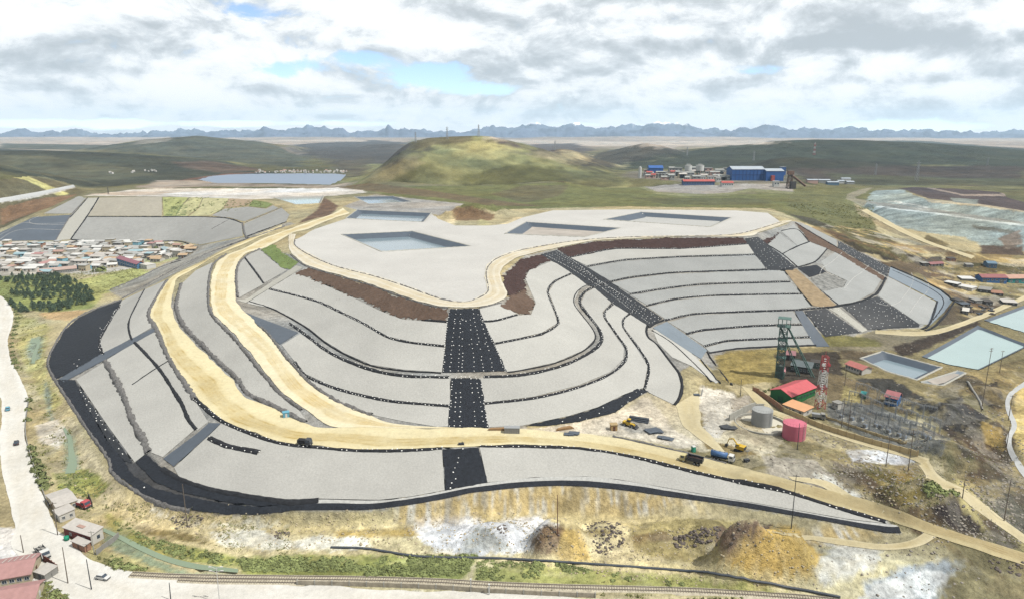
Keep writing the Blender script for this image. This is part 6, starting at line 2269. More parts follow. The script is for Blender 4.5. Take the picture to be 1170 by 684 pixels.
# poles
for lab, b, t, mat, arms in (('wooden pole beside the red walled house and street', (66, 611), (62.5, 573), None, 1), ('wooden pole left of the white car', (77.7, 666), (74, 624.6), None, 0), ('dark leaning pole between garden shed and white car', (104.6, 673), (98.5, 638.5), M_dsteel, 0),
                            ('thin pole behind the maroon roof at the street edge', (27, 631), (23.4, 611), None, 0), ('pale pole at the gable of the red walled house', (108, 633), (104, 606), M_concrete, 1),
                            ('tall pole on dark scraps below the black channel', (214, 600), (209, 552.5), None, 0), ('short thin pole on the street left of the lamp', (195, 685), (195, 665), M_dsteel, 0),
                            ('rusty pole rising from the yellow mound', (637, 611), (636, 565), C('rusty_steel', (132, 92, 78), .8, .2, 1), 0), ('tall pole with crossarm behind the big brown mound', (904, 604), (907.7, 541.7), M_dsteel, 1),
                            ('pole on the ochre bank right of the white dry pool', (1012, 532), (1017, 498), None, 1), ('tallest pole on the ochre bank beside the sandy road', (1037.5, 538), (1043, 490), None, 2),
                            ('pole on the dark brown mound by the lower right road', (1099.6, 569), (1102, 546), None, 0), ('pole on the grey rocky slope near the right edge', (1147, 595), (1152.5, 546), None, 1),
                            ('left pole of the pair before the substation', (961, 489), (965.6, 454), None, 1), ('right pole of the pair before the substation', (969, 490.5), (972.6, 456), None, 1),
                            ('tall pole at the corner of the teal pond', (1121, 470), (1132, 397), None, 2), ('pole on the far bank of the teal pond', (1142, 426), (1144.6, 400), None, 1),
                            ('pole by the pale service track', (1152, 480), (1156.7, 451), None, 1), ('lower pole by the pale service track', (1150, 510), (1152, 480), None, 0), ('slim pole in front of the long red roofed house', (965, 441), (965.5, 415), None, 0),
                            ('thin pole before the grey and pink tanks', (911, 514), (911, 483), M_dsteel, 0), ('thin pole on the pale ground left of the tanks', (846, 452), (846.5, 433), M_dsteel, 0)):
    pole(lab, b, t, mat, .17, arms)
o, h = pole('white street lamp with two arms beside the railway', (251, 689), (250, 648), M_white, .14, 0, 'street lamp', 'street_lamp', None)
for s in (-1, 1):
    for k in (0, 1):
        a = MB().cyl((0, 0, h - .3 - k * 1.2), (s * 1.3, .2, h + .1 - k * 1.2), .06, .05, 6).build('arm', M_white, o)
        MB().box(s * 1.6, .2, h + .1 - k * 1.2, .8, .3, .16).build('lamp_head', M_white, a)
for i, (px, py) in enumerate(((538, 673), (559, 679))):
    x, y, z = at(px, py)
    o = empty('marker_post', ('left', 'right')[i] + ' white post of the pair beside the railway', 'post', (x, y, z), 0, 'white posts by the railway')
    MB().box(0, 0, 1.6, .3, .3, 3.6).build('shaft', M_white, o)
    MB().box(0, 0, 3.45, .5, .5, .2).build('cap', M_white, o)

# ------------------------------------------------------------------ machines and stores on the heap roads
x, y, z = at(790, 529)
dump_truck('dump truck with cream cab and dark bed on the haul road', (x, y, z + .2), heading((803, 531), (778, 524)), C('cream_paint', (226, 214, 160), .5, .1, 1), M_bodyd, 'trucks on the haul road')
x, y, z = at(825, 525.5)
tank_truck('blue tank truck with white cab behind the dump truck', (x, y, z + .2), heading((813, 521), (838, 528)), M_white, M_bluep, 'trucks on the haul road')
x, y, z = at(348, 509)
t = truck_base('service_truck', 'small black truck parked at the haul road edge', (x, y, z + .2), heading((340, 508), (356, 510)), M_bodyd, 5.4, 'trucks on the haul road', axles=(-1.6, 1.6))
MB().box(-.8, 0, 1.8, 3.2, 2.1, 1.3).build('box_body', M_tyre, t)
x, y, z = at(845, 515)
excavator('yellow excavator on the earth bank by the tank truck', (x, y, z + .1), heading((851, 515), (830, 510)))
x, y, z = at(719, 487)
loader('yellow wheel loader beside the black pipe stack', (x, y, z), heading((714, 485), (727, 489)))
x, y, z = at(793, 517)
t = empty('portable_toilet', 'green portable toilet behind the dump truck', 'toilet', (x, y + 1, z), .3)
MB().box(0, 0, 1.1, 1.3, 1.3, 2.2).build('cabin', M_greenp, t)
MB().box(0, 0, 2.3, 1.36, 1.36, .2, taper=.8).build('roof', M_white, t)
MB().box(0, -.67, 1.0, .8, .05, 1.8).build('door', C('green_door', (70, 180, 150), .5, .05, 1), t)
x, y, z = at(327, 476)
t = empty('site_cabin', 'small light blue cabin beside the haul road berm', 'cabin', (x, y, z), .4)
MB().box(0, 0, 1.1, 2.4, 2.0, 2.2).build('wall', M_lblue, t)
MB().box(0, 0, 2.28, 2.7, 2.3, .15).build('roof', M_lblue, t)
opening('door', 'f', 0, .95, .8, 1.9, 2.4, 2.0, M_white, t)
x, y, z = at(585, 494)
t = empty('container', 'pale grey container beside the road below the central chute', 'container', (x, y, z), -.03)
MB().box(0, 0, 1.2, 6, 2.4, 2.4).build('wall', M_greyw, t)
for i in range(7):
    MB().box(-2.7 + i * .9, -1.23, 1.2, .12, .08, 2.2).build('rib', M_greyw, t)
MB().box(0, 0, 2.45, 6.1, 2.5, .1).build('roof', M_steel, t)
x, y, z = at(701, 491)
t = empty('site_cabin', 'tan timber cabin beside the yellow wheel loader', 'cabin', (x, y, z), .1)
MB().box(0, 0, 1.3, 2.6, 2.2, 2.6).build('wall', C('tan_wall', (206, 172, 120), .9, .1, 1), t)
MB().box(0, 0, 2.68, 3.0, 2.6, .16).build('roof', M_sandp, t)
opening('door', 'f', 0, 1, .9, 2, 2.6, 2.2, M_door, t)
# long timber store behind the road
for i, (px, py, lab) in enumerate(((568, 491, 'brown timber pile below the central chute'), (645, 490, 'thin brown timber pile at the toe of the black wedge'))):
    x, y, z = at(px, py)
    t = empty('timber_pile', lab, 'timber', (x, y, z), .02 + i * .35)
    for k in range(6):
        MB().box(0, (k % 3) * .5 - .5, .25 + (k // 3) * .42, 7.5 - k * .4, .42, .38, .02 * (k - 2)).build('beam', C('timber', (176, 140, 98), .9, .2, .8), t)
# black pipes
x, y, z = at(730, 481)
t = empty('pipe_stack', 'stack of long black pipes behind the wheel loader', 'pipes', (x, y, z), heading((721, 477), (740, 481)))
for k in range(9):
    row, i = (0, k) if k < 4 else (1, k - 4) if k < 7 else (2, k - 7)
    MB().cyl((-4, (i - 1.5 + row * .5) * .75, .36 + row * .62), (4, (i - 1.5 + row * .5) * .75, .36 + row * .62), .35, .35, 10).build('pipe', M_pipe, t)
for i, (px, py, sz, lab, mt) in enumerate(((748, 493, 5.4, 'blue grey tarpaulin heap right of the pipe stack', M_bluedk), (761, 501, 4.2, 'flat pile of folded grey liner near the dump truck', M_bluedk), (653, 496, 4.6, 'grey liner pile dumped beside the haul road', M_bluedk), (832, 489, 4.6, 'dark folded liner pile below the concrete wall', M_bodyd))):
    x, y, z = at(px, py)
    t = empty('liner_pile', lab, 'liner pile', (x, y, z), random.uniform(-.4, .3), 'spare liner piles')
    rg_ = random.Random(i)
    for k in range(6):
        MB().box(rg_.uniform(-.25, .25) * sz, rg_.uniform(-.15, .15) * sz, .12 + k * .12, sz * rg_.uniform(.6, 1.15), sz * rg_.uniform(.4, .75), .14, rg_.uniform(-.4, .4)).build('folded_sheet', mt, t)
x, y, z = at(853, 527)
t = empty('light_tower', 'dark trailer light tower right of the tank truck', 'light tower', (x, y, z), .3)
MB().box(0, 0, .7, 2.0, 1.2, .8).build('generator', M_bodyd, t)
MB().cyl((0, 0, 1), (0, 0, 4.2), .08, .06, 6).build('mast', M_steel, t)
MB().box(0, 0, 4.3, 1.4, .25, .5).build('lamp', M_greyw, t)
for s in (-.6, .6):
    wheel(t, 0, s, .35, .2)
x, y, z = at(527, 508)
t = empty('pump', 'small black pump on the road edge above the lower chute', 'pump', (x, y, z), .1)
MB().box(0, 0, .5, 2.2, 1.0, .8).build('housing', M_bodyd, t)
MB().cyl((.4, 0, .8), (.4, 0, 1.5), .12, .12, 8).build('exhaust', M_dsteel, t)
x, y, z = at(801, 452)
t = empty('standpipe', 'white vent pipe over a dark pit above the sandy ramp', 'pipe', (x, y, z), 0)
MB().cyl((0, 0, 0), (.6, 0, 3.4), .3, .3, 10).build('pipe', M_white, t)
MB().box(-2, .4, .4, 2.6, 1.6, .8).build('valve_box', M_bluedk, t)

# ------------------------------------------------------------------ right side: tanks, plant buildings, headframe, substation
def tank(label, base, diam, h, mat, cat='tank'):
    x, y, z = at(*base)
    y += diam / 2
    o = empty('storage_tank', label, cat, (x, y, z))
    r = diam / 2
    MB().cyl((0, 0, -.3), (0, 0, h), r, r, 40, cap=False).build('shell', mat, o, True)
    MB().cyl((0, 0, h), (0, 0, h + .45), r + .06, .3, 40).build('roof', mat, o)
    for k in range(1, 4):
        MB().cyl((0, 0, h * k / 4 - .05), (0, 0, h * k / 4 + .05), r + .05, r + .05, 40, cap=False).build('seam_band', mat, o)
    a = R(-60)
    m = MB()
    for s in (-.25, .25):
        b = a + s / r
        m.cyl((math.cos(b) * (r + .2), math.sin(b) * (r + .2), 0), (math.cos(b) * (r + .2), math.sin(b) * (r + .2), h + .9), .05, .05, 5)
    for k in range(int(h / .5)):
        m.cyl((math.cos(a - .25 / r) * (r + .2), math.sin(a - .25 / r) * (r + .2), .3 + k * .5), (math.cos(a + .25 / r) * (r + .2), math.sin(a + .25 / r) * (r + .2), .3 + k * .5), .03, .03, 4)
    m.build('ladder', M_steel, o)
    m = MB()
    for i in range(24):
        t0, t1 = i * math.pi / 12, (i + 1) * math.pi / 12
        m.cyl((math.cos(t0) * (r - .1), math.sin(t0) * (r - .1), h + .1), (math.cos(t0) * (r - .1), math.sin(t0) * (r - .1), h + 1.0), .035, .035, 4)
        m.cyl((math.cos(t0) * (r - .1), math.sin(t0) * (r - .1), h + 1.0), (math.cos(t1) * (r - .1), math.sin(t1) * (r - .1), h + 1.0), .035, .035, 4)
    m.build('railing', mat, o)
    return o, (x, y, z)


o, (tx, ty, tz) = tank('grey cylindrical tank inside a round concrete basin', (874, 489), 8.4, 6.6, M_greyt)
tank('pink cylindrical tank beside the grey tank', (911.5, 505), 8.8, 6.4, M_pink)
o = empty('round_basin', 'round pale concrete basin with kerb around the grey tank', 'basin', (tx - .5, ty - 1.0, tz))
MB().cyl((0, 0, -.5), (0, 0, .12), 10.4, 10.4, 48).build('floor', C('pale_floor', (236, 230, 212), .9, .08, .6), o)
m = MB()
for i in range(48):
    a0, a1 = i * math.pi / 24, (i + 1) * math.pi / 24
    V = [(math.cos(a) * r_, math.sin(a) * r_, zz) for a in (a0, a1) for r_, zz in ((10.2, .1), (10.2, 1.1), (10.6, 1.1), (10.6, -.4))]
    m.add(V, [(0, 4, 5, 1), (1, 5, 6, 2), (2, 6, 7, 3)])
m.build('kerb', M_concrete, o)

r, (w, d, h) = house('green_building', 'long green building with bright red roof beside the mast', 'building', (903, 464), (879.7, 455), (932, 452), 4.8, 'gable', 2.0, M_grn, M_redroof, 'b', .5,
                     [('R', 8, 1.4, 1.2, 2.6)], [('F', .5, 2.6, 3.2, C('dark_green_door', (40, 100, 58), .7, .1, 1))], None, None, M_grn)
for i in range(1, 7):
    x = -w / 2 + w * i / 7
    for s in (-1, 1):
        k = MB()
        L = math.hypot(d / 2 + .5, 2.0)
        k.add([(x - .08, 0, h + 2.26), (x + .08, 0, h + 2.26), (x + .08, s * (d / 2 + .5), h - 2.0 / (d / 2) * .5 + .26), (x - .08, s * (d / 2 + .5), h - 2.0 / (d / 2) * .5 + .26)], [(0, 1, 2, 3)])
        k.build('roof_seam', C('pale_red', (236, 150, 148), .6, .1, 1), r)
house('orange_roof_house', 'white house with flat orange roof below the green building', 'house', (917.5, 476), (895, 468.5), (928, 472.5), 3.0, 'mono', .5, M_white2, M_orange, 'a', .6, [('F', 3, 1.2, 1.1, 1.8), ('R', 1, 1, 1, 1.8)], [('F', .32, 1, 2.1, M_door)])
house('winder_hut', 'small green hut with pinkish roof at the foot of the headframe', 'hut', (896, 432.5), (886.5, 430.5), (903, 428.5), 3.6, 'gable', 1.4, C('pale_green_wall', (142, 168, 156), .9, .1, .7), C('pink_roof', (206, 146, 150), .7, .12, .6), 'b', .3, [('F', 2, 1.0, 1.4, 1.8), ('R', 2, 1, 1.2, 1.8)], [])
house('winder_shed', 'pink roofed shed behind the headframe legs', 'shed', (908, 412), (898, 411), (912, 408.5), 3.2, 'gable', 1.4, M_darkw, C('pink_roof2', (176, 128, 132), .8, .15, .6), 'a', .4, (), [('F', .5, 1.2, 2.2, M_doorg)])
house('crusher_shed', 'long low dark shed between headframe and red mast', 'shed', (926, 428), (903, 424), (930, 424), 3.6, 'mono', 1.0, M_darkw, C('slate_roof', (112, 122, 124), .8, .2, .4), 'a', .4, [('F', 5, 1.2, 1.2, 2)], [])
house('hoist_shed', 'small grey green shed right of the headframe', 'shed', (936, 421), (926, 420), (939, 418), 3.2, 'gable', 1.0, C('grey_green_wall', (116, 134, 126), .9, .1, .5), M_darkw, 'a', .3, [('F', 2, 1, 1, 1.8)], [])
house('long_house', 'long white house with red roof above the gravel bank', 'house', (984.5, 428.5), (965.5, 421.5), (993.5, 425), 3.0, 'gable', 1.3, M_white2, C('faded_red_roof', (206, 130, 122), .7, .14, .5, stripes=(1.2, .05, .2, 'X')), 'a', .5, [('F', 6, 1.1, 1.1, 1.8)], [('F', .9, 1, 2.1, M_door)])
house('blue_shed', 'blue shed with pinkish red roof behind the substation', 'shed', (1024, 465), (1010.5, 461), (1031, 461.5), 4.2, 'gable', 2.0, M_bluew, C('pink_roof3', (202, 134, 136), .7, .15, .5), 'a', .5, [('F', 3, 1.1, 1.2, 2.2)], [('R', .5, 1.2, 2.2, M_doorg)])
house('green_shed', 'small green shed on the bank above the substation', 'shed', (989, 456), (983, 453.5), (992, 454), 2.4, 'mono', .4, C('mid_green_wall', (84, 136, 104), .8, .1, .6), M_tealw, 'a', .2, (), [('F', .5, .8, 1.8, M_doorg)])
x, y, z = at(935, 478)
t = truck_base('parked_truck', 'silver truck parked beside the orange roofed house', (x, y, z), heading((928, 475.5), (941, 478)), M_greyw, 5.6, None, axles=(-1.7, 1.6))
MB().box(-1.0, 0, 1.75, 3.4, 2.1, 1.3).build('box_body', M_steel, t)

# shrubs along the back of the green building
BM = [bush_mesh(k, 90).mesh('bush_%d' % k, M_leaf2) for k in range(4)]
bn = 0


def bush(px, py, r, label, group, dark=False, h=1.0):
    global bn
    x, y, z = at(px, py)
    o = bpy.data.objects.new('bush', BM[bn % 4])
    bn += 1
    COL.objects.link(o)
    o.location = (x, y, z - .1)
    o.scale = (r, r, r * h)
    o.rotation_euler = (0, 0, random.uniform(0, 6))
    return tag(o, label, 'bush', group)


for i in range(9):
    t = i / 8
    bush(869 + 40 * t, 449 - 14 * t, 1.0, 'round bush in the row behind the green building', 'bushes behind the green building', h=1.3)
for i, (px, py, r) in enumerate(((36, 513, 1.9), (38, 520, 2.0), (40, 528, 2.2), (43, 536, 2.4), (46, 543, 2.2), (49, 550, 2.4), (52, 556, 2.3), (47, 534, 1.6), (33, 458, 1.8), (32, 468, 1.6), (31.5, 480, 1.7))):
    bush(px, py, r, ('first', 'second', 'third', 'fourth', 'fifth', 'sixth', 'lowest', 'outlying', 'topmost', 'next to topmost', 'loose upper')[i] + ' dark bush of the row between left street and stream', 'bushes along the left street', h=1.1)
for i in range(20):
    t = i / 19
    q = spline(P('4,339 12,346 17,356 18,368 13,388 13,404 18,420'), 2)
    p = q[int(t * (len(q) - 1))]
    rr_ = random.uniform(1.2, 2.0)
    bush(p[0] + 1.5, p[1], rr_, ('small' if rr_ < 1.6 else 'large') + ' dark bush in the curving street hedge ' + ('above its bend near the pines', 'at the outer bend', 'in its straight middle', 'at its lower end by the stream')[min(3, i // 5)], 'bushes of the curving hedge', h=1.1)
bush(115, 310, 5.5, 'large round dark bush between the houses and the field', None, h=1.1)
bush(106, 342, 1.6, 'lone dark bush at the right end of the pine grove', None, h=1.2)
for (px, py, r) in ((440, 656, 0), ):
    pass

# mast
x, y, z = at(936.5, 466)
o = empty('radio_mast', 'red and white lattice mast beside the green building', 'mast', (x, y, z))
lattice_tower(o, 24.5, 3.4, 2.2, 7, [M_redp, M_white, M_redp, M_white, M_white, M_redp, M_redp], .13)
MB().cyl((0, 0, 24.5), (0, 0, 27), .1, .05, 6).build('antenna', M_redp, o)
for s in (-1, 1):
    MB().cyl((s * 1.2, -1.2, 21), (s * 1.2, -1.9, 21), .7, .7, 12).build('dish', M_redp if s > 0 else M_white, o)
m = MB()
for k in range(22):
    m.box(0, 0, .6 + k * 1.08, 1.0, 1.0, .1)
m.build('inner_ladder', M_white, o)

# headframe
x, y, z = at(895, 434)
y += 3
o = empty('headframe', 'teal steel mine headframe with slanting back legs', 'headframe', (x - 1, y, z), R(-24))
H = 27.0
m = MB()
Pz = [(-1.8, -1.8), (1.8, -1.8), (1.8, 1.8), (-1.8, 1.8)]
n = 8
for k in range(n):
    z0, z1 = H * k / n, H * (k + 1) / n
    for i in range(4):
        a, b = Pz[i], Pz[(i + 1) % 4]
        m.cyl((*a, z0), (*a, z1), .24, .24, 5, cap=False)
        m.cyl((*a, z0), (*b, z1), .14, .14, 4, cap=False)
        m.cyl((*b, z0), (*a, z1), .14, .14, 4, cap=False)
        m.cyl((*a, z1), (*b, z1), .18, .18, 4, cap=False)
m.build('tower', M_teals, o)
for s in (-1, 1):
    m = MB()
    a, b = Vector((s * 1.8, 1.8, H * .96)), Vector((s * 3.4 + 11.5, 9, 0))
    off = Vector((1.3, -.9, 0))
    m.cyl(a, b, .26, .28, 5)
    m.cyl(a + off * .4, b + off, .26, .3, 5)
    for k in range(9):
        p, q = a.lerp(b, k / 9), (a + off * .4).lerp(b + off, (k + 1) / 9)
        m.cyl(p, q, .12, .12, 4, cap=False)
    m.build('back_leg', M_teals, o)
for k in (.35, .6, .8):
    a = Vector((-1.8, 1.8, H * .96)).lerp(Vector((8.1, 9, 0)), 1 - k)
    b = Vector((1.8, 1.8, H * .96)).lerp(Vector((14.9, 9, 0)), 1 - k)
    MB().cyl(a, b, .2, .2, 5).build('cross_beam', M_teals, o)
MB().box(0, 0, H + .2, 6.2, 5.4, .3).build('platform', M_teals, o)
for s in (-1, 1):
    m = MB()
    for i in range(20):
        a0, a1 = i * math.pi / 10, (i + 1) * math.pi / 10
        m.cyl((s * 1.0 + 0, math.cos(a0) * 1.7, H + 2 + math.sin(a0) * 1.7), (s * 1.0, math.cos(a1) * 1.7, H + 2 + math.sin(a1) * 1.7), .16, .16, 5, cap=False)
    for i in range(5):
        a0 = i * math.pi / 5
        m.cyl((s * 1.0, math.cos(a0) * 1.7, H + 2 + math.sin(a0) * 1.7), (s * 1.0, -math.cos(a0) * 1.7, H + 2 - math.sin(a0) * 1.7), .08, .08, 4, cap=False)
    m.build('sheave_wheel', C('pale_teal', (140, 186, 174), .6, .1, 1), o)
m = MB()
for sx in (-2.8, 2.8):
    for sy in (-2.4, 2.4):
        m.cyl((sx, sy, H), (sx, sy, H + 4.2), .14, .14, 4)
m.box(0, 0, H + 4.2, 6.0, 5.2, .2)
m.build('sheave_house', M_teals, o)
m = MB()
m.box(0, 0, 3.4, 3.0, 3.0, 6.4)
m.build('shaft_casing', C('dark_teal_cladding', (116, 128, 122), .8, .25, .6), o)
for zz in (11, 15.5, 20):
    MB().box(0, 0, zz, 4.6, 4.4, .22).build('landing', M_teals, o)

# substation
def gantry(px, py, w, h, rz, label):
    x, y, z = at(px, py)
    o = empty('gantry', label, 'gantry', (x, y, z), rz, 'steel gantries of the substation')
    for s in (-1, 1):
        m = MB()
        for a, b in ((-.25, -.25), (.25, -.25), (.25, .25), (-.25, .25)):
            m.cyl((s * w / 2 + a, b, 0), (s * w / 2 + a * .6, b * .6, h), .06, .05, 4)
        for k in range(6):
            m.cyl((s * w / 2 - .25, -.25, h * k / 6), (s * w / 2 + .2, .2, h * (k + 1) / 6), .04, .04, 4)
        m.build('column', M_steel, o)
    m = MB()
    for b in (-.22, .22):
        for zz in (h - .4, h):
            m.cyl((-w / 2, b, zz), (w / 2, b, zz), .06, .06, 4)
    for k in range(8):
        m.cyl((-w / 2 + w * k / 8, -.22, h - .4), (-w / 2 + w * (k + 1) / 8, -.22, h), .04, .04, 4)
    bm_ = m.build('beam', M_steel, o)
    for k in range(4):
        xx = -w / 2 + w * (k + .7) / 4.4
        MB().cyl((xx, 0, h - .45), (xx, 0, h - 1.5), .11, .09, 6).build('insulator', C('insulator_blue', (156, 168, 190), .4, .1, 1), bm_)
    return o


GR = heading((960, 470), (1060, 508))
gi = 0
NTH = ['first', 'second', 'third', 'fourth', 'fifth', 'sixth', 'seventh', 'eighth', 'ninth']
for row in range(4):
    for k in range(8 - (row == 3)):
        t = (k + .3) / 8
        px = 957 + 104 * t + row * 7.5
        py = 481 + 33 * t - row * 9.5
        gantry(px, py, 5.0, random.uniform(5.2, 7.4), GR + (0 if k % 3 else .5), '%s steel gantry from the left in the %s substation row from the boundary wall' % (NTH[k], NTH[row]))
for i in range(12):
    t = (i + .5) / 12
    px, py = 959 + 108 * t + random.uniform(-3, 3), 474 + 33 * t + random.uniform(-5, 5)
    x, y, z = at(px, py)
    o = empty('transformer', '%s transformer from the left among the substation frames' % (NTH + ['tenth', 'eleventh', 'twelfth'])[i], 'transformer', (x, y, z), GR, 'transformers of the substation')
    MB().box(0, 0, 1.0, 1.5, 1.0, 1.4).build('tank', C('transformer_paint', (164, 176, 190), .5, .1, 1), o)
    for s in (-1, 1):
        MB().box(0, s * .66, 1.0, 1.2, .25, 1.1).build('radiator', M_greyw, o)
    for k in (-.45, 0, .45):
        MB().cyl((k, 0, 1.7), (k, 0, 2.5), .14, .08, 6).build('bushing', M_white2, o)
    MB().box(0, 0, .15, 2.6, 1.9, .3).build('plinth', M_concrete, o)
house('control_house', 'small pale control house at the left end of the substation', 'house', (957, 468), (950, 465), (960, 465), 2.8, 'flat', 0, M_white2, M_greyw, 'a', .2, [('F', 2, .8, .9, 1.6)], [])

# ------------------------------------------------------------------ sheds on the right yard
W1 = M_redroof
house('blue_warehouse', 'bright blue warehouse with low red roof on the right yard', 'warehouse', (1150, 324.5), (1121.5, 322.5), (1157, 321), 5.0, 'gable', 1.8, M_bluew, C('faded_red2', (170, 108, 108), .7, .12, .4), 'a', .5, [('F', 6, 1.6, 1.2, 3.2)], [('F', .12, 3, 3.6, M_doorg), ('F', .8, 3, 3.6, M_doorg)])
house('teal_warehouse', 'teal warehouse with salmon roof at the right edge', 'warehouse', (1184, 325.5), (1152, 323.2), (1192, 321), 5.6, 'gable', 2.0, M_tealw, C('salmon_roof', (214, 170, 150), .7, .1, .4), 'a', .5, [('F', 5, 1.6, 1.2, 3.4)], [('F', .3, 3, 3.6, M_doorg)])
house('blue_hut', 'grey blue hut standing alone above the blue warehouse', 'hut', (1138.5, 307), (1128, 306), (1141, 304.5), 4.0, 'gable', 1.3, C('slate_blue_wall', (110, 142, 170), .8, .1, .5), C('slate_blue_roof', (120, 148, 168), .7, .1, .5), 'a', .3, [('F', 2, 1.2, 1.2, 2)], [])
house('red_shed', 'long low shed with dull red roof on the brown yard', 'shed', (1078, 304.5), (1063, 304), (1081, 302), 2.6, 'gable', 1.3, M_darkw, C('dull_red_roof', (168, 118, 118), .8, .15, .4), 'a', .4, [('F', 4, 1.2, 1.0, 1.6)], [])
house('dark_shed', 'small dark shed left of the dull red shed', 'shed', (1061, 304.5), (1054, 304), (1064, 302), 2.8, 'mono', .5, M_darkw, M_greyw, 'a', .3, (), [('F', .5, 1, 2, M_doorg)])
for lab, n, l, r, hh, wm, rm in (('white roofed open shed nearest the channel bend', (1093, 328.5), (1078.5, 323), (1095.5, 326), 2.6, M_darkw, M_white), ('long white tunnel roof behind the junk yard', (1110, 333), (1093, 327.5), (1113, 329.5), 2.4, M_white2, M_white),
                                 ('flat white shed left of the blue warehouse', (1114, 322), (1099, 320.5), (1116, 318.5), 2.2, M_greyw, M_white), ('long flat grey roof below the blue warehouse', (1131, 335.5), (1117, 333), (1133, 331.5), 2.4, M_darkw, M_greyw),
                                 ('low tan shed right of the flat grey roof', (1146, 338.5), (1133, 336), (1148, 335), 2.0, M_darkw, M_brick), ('dark hut with pale roof in the junk yard', (1106, 360), (1099, 357.5), (1109, 356.5), 2.6, M_darkw, M_white2),
                                 ('grey hut at the back of the junk yard', (1122, 347), (1114, 346), (1124, 344), 2.6, M_greyw, M_greyw), ('dark tarred hut right in the junk yard', (1134, 349), (1125, 347.5), (1136, 346), 2.6, M_darkw, M_darkw),
                                 ('low long hut beside the pond embankment', (1162, 349.5), (1146, 347.5), (1164, 346), 2.2, M_darkw, M_tin), ('black hut with slate roof in the junk yard', (1108, 351), (1099, 349.5), (1110, 347.5), 2.4, M_darkw, M_bluedk),
                                 ('small grey shack at the left of the junk yard', (1101, 347), (1095, 346), (1103, 344), 2.2, M_greyw, M_darkw), ('low brown shack above the red shed', (1092, 299), (1084, 298.5), (1094, 297), 2.4, M_brick, M_darkw), ('grey shack on the ochre strip', (1112, 306), (1104, 305.5), (1114, 304), 2.4, M_greyw, M_greyw)):
    house('yard_shed', lab, 'shed', n, l, r, hh, 'mono', .5, wm, rm, 'a', .3, [('F', 2, .9, .8, 1.3)], [], 'sheds of the right yard')
rj = random.Random(4)
for i in range(26):
    px, py = rj.uniform(1098, 1136), rj.uniform(343, 360)
    x, y, z = at(px, py)
    o = empty('scrap_heap', 'dark scrap heap among the junk yard huts', 'scrap heap', (x, y, z), rj.uniform(0, 3), 'scrap heaps in the junk yard')
    m = MB()
    for k in range(6):
        m.box(rj.uniform(-1.4, 1.4), rj.uniform(-1, 1), rj.uniform(.2, .8), rj.uniform(.5, 2), rj.uniform(.4, 1.2), rj.uniform(.3, .9), rj.uniform(0, 3))
    m.build('scrap', rj.choice([M_darkw, M_greyw, M_rockd, M_bluedk]), o)

# ------------------------------------------------------------------ the processing plant far behind
def plant_at(px, py):
    """point of the plant platform seen at a picture point"""
    x, y = unproj(px, py, PLANT_Z)
    return float(x), float(y), float(hz(x, y))


def pbuild(label, px0, px1, py, h, depth, kind, rise, wm, rm, name='plant_building', wins=0, cat='building', group=None):
    a, b = plant_at(px0, py), plant_at(px1, py)
    w = b[0] - a[0]
    y = (a[1] + b[1]) / 2 + depth / 2
    o = empty(name, label, cat, ((a[0] + b[0]) / 2, y, min(a[2], b[2])), 0, group)
    wall_mb(w, depth, h, rise, kind, 2.0).build('wall', wm, o)
    roof_mb(w, depth, h, rise, kind, .5, .4).build('roof', rm, o)
    for i in range(wins):
        opening('window', 'f', (i + .5) / wins * w - w / 2, h * .6, w / wins * .5, h * .22, w, depth, M_glass, o)
    return o, w


PB = C('plant_blue', (58, 112, 190), .55, .08, .1, stripes=(.25, .05, .1, 'X'))
PBR = C('plant_pale_blue_roof', (196, 206, 216), .6, .08, .1)
PW = C('plant_white', (238, 240, 236), .7, .05, .2)
PP = C('plant_pink', (226, 190, 176), .8, .1, .2)
PRR = C('plant_red', (206, 104, 96), .7, .1, .2)
PG = C('plant_grey', (186, 188, 184), .8, .1, .2)
o, w = pbuild('largest bright blue hall of the far plant', 836, 873, 206.5, 17, 30, 'gable', 4, PB, PBR)
for k in range(1, 9):
    MB().box(-w / 2 + w * k / 9, -15.15, 8.5, .5, .3, 16).build('wall_rib', C('plant_dark_blue', (44, 84, 156), .6, .08, .2), o)
MB().box(0, -15.2, 9, w - 1, .35, .8).build('wall_band', C('plant_dark_blue', (44, 84, 156), .6, .08, .2), o)
o, w = pbuild('blue hall with conveyor right of the largest hall', 875, 895, 207, 15, 26, 'gable', 3, PB, PBR)
MB().box(-4, -15, 4.5, 5, 4, 8).build('annex', PRR, o)
o, w = pbuild('small blue tower above the right blue hall', 892, 897.5, 200.5, 14, 8, 'flat', 0, PB, PBR, 'plant_tower', 2, 'tower')
o, w = pbuild('white cube house in front of the right blue hall', 884.5, 890.5, 211, 8, 8, 'flat', 0, PW, PW, 'plant_house', 2, 'house')
o, w = pbuild('long low blue building with red roof in front of the white tanks', 781, 816.5, 210, 6, 12, 'gable', 2.2, C('plant_dusk_blue', (92, 116, 160), .7, .1, .2), PRR, wins=12)
o, w = pbuild('blue gabled building on the left of the plant', 741.5, 757.5, 199.5, 11, 16, 'gable', 4, PB, PB, wins=0)
o, w = pbuild('red and white house near the front of the plant', 825, 838, 211, 6, 9, 'gable', 2, PW, PRR, 'plant_house', 5, 'house')
for lab, p0, p1, py in (('white cube building left in front of the far plant', 801, 806, 207), ('white cube building in the middle before the far plant', 809, 815.5, 207), ('tall white cube building beside the red and white house', 818.5, 823.5, 208.5)):
    pbuild(lab, p0, p1, py, 7, 7, 'flat', 0, PW, PW, 'plant_house', 2, 'house')
rp = random.Random(12)
ZN = ['beside the white silo', 'under the blue gabled building', 'left of the white tanks', 'below the white tanks', 'right of the white tanks', 'before the largest blue hall']
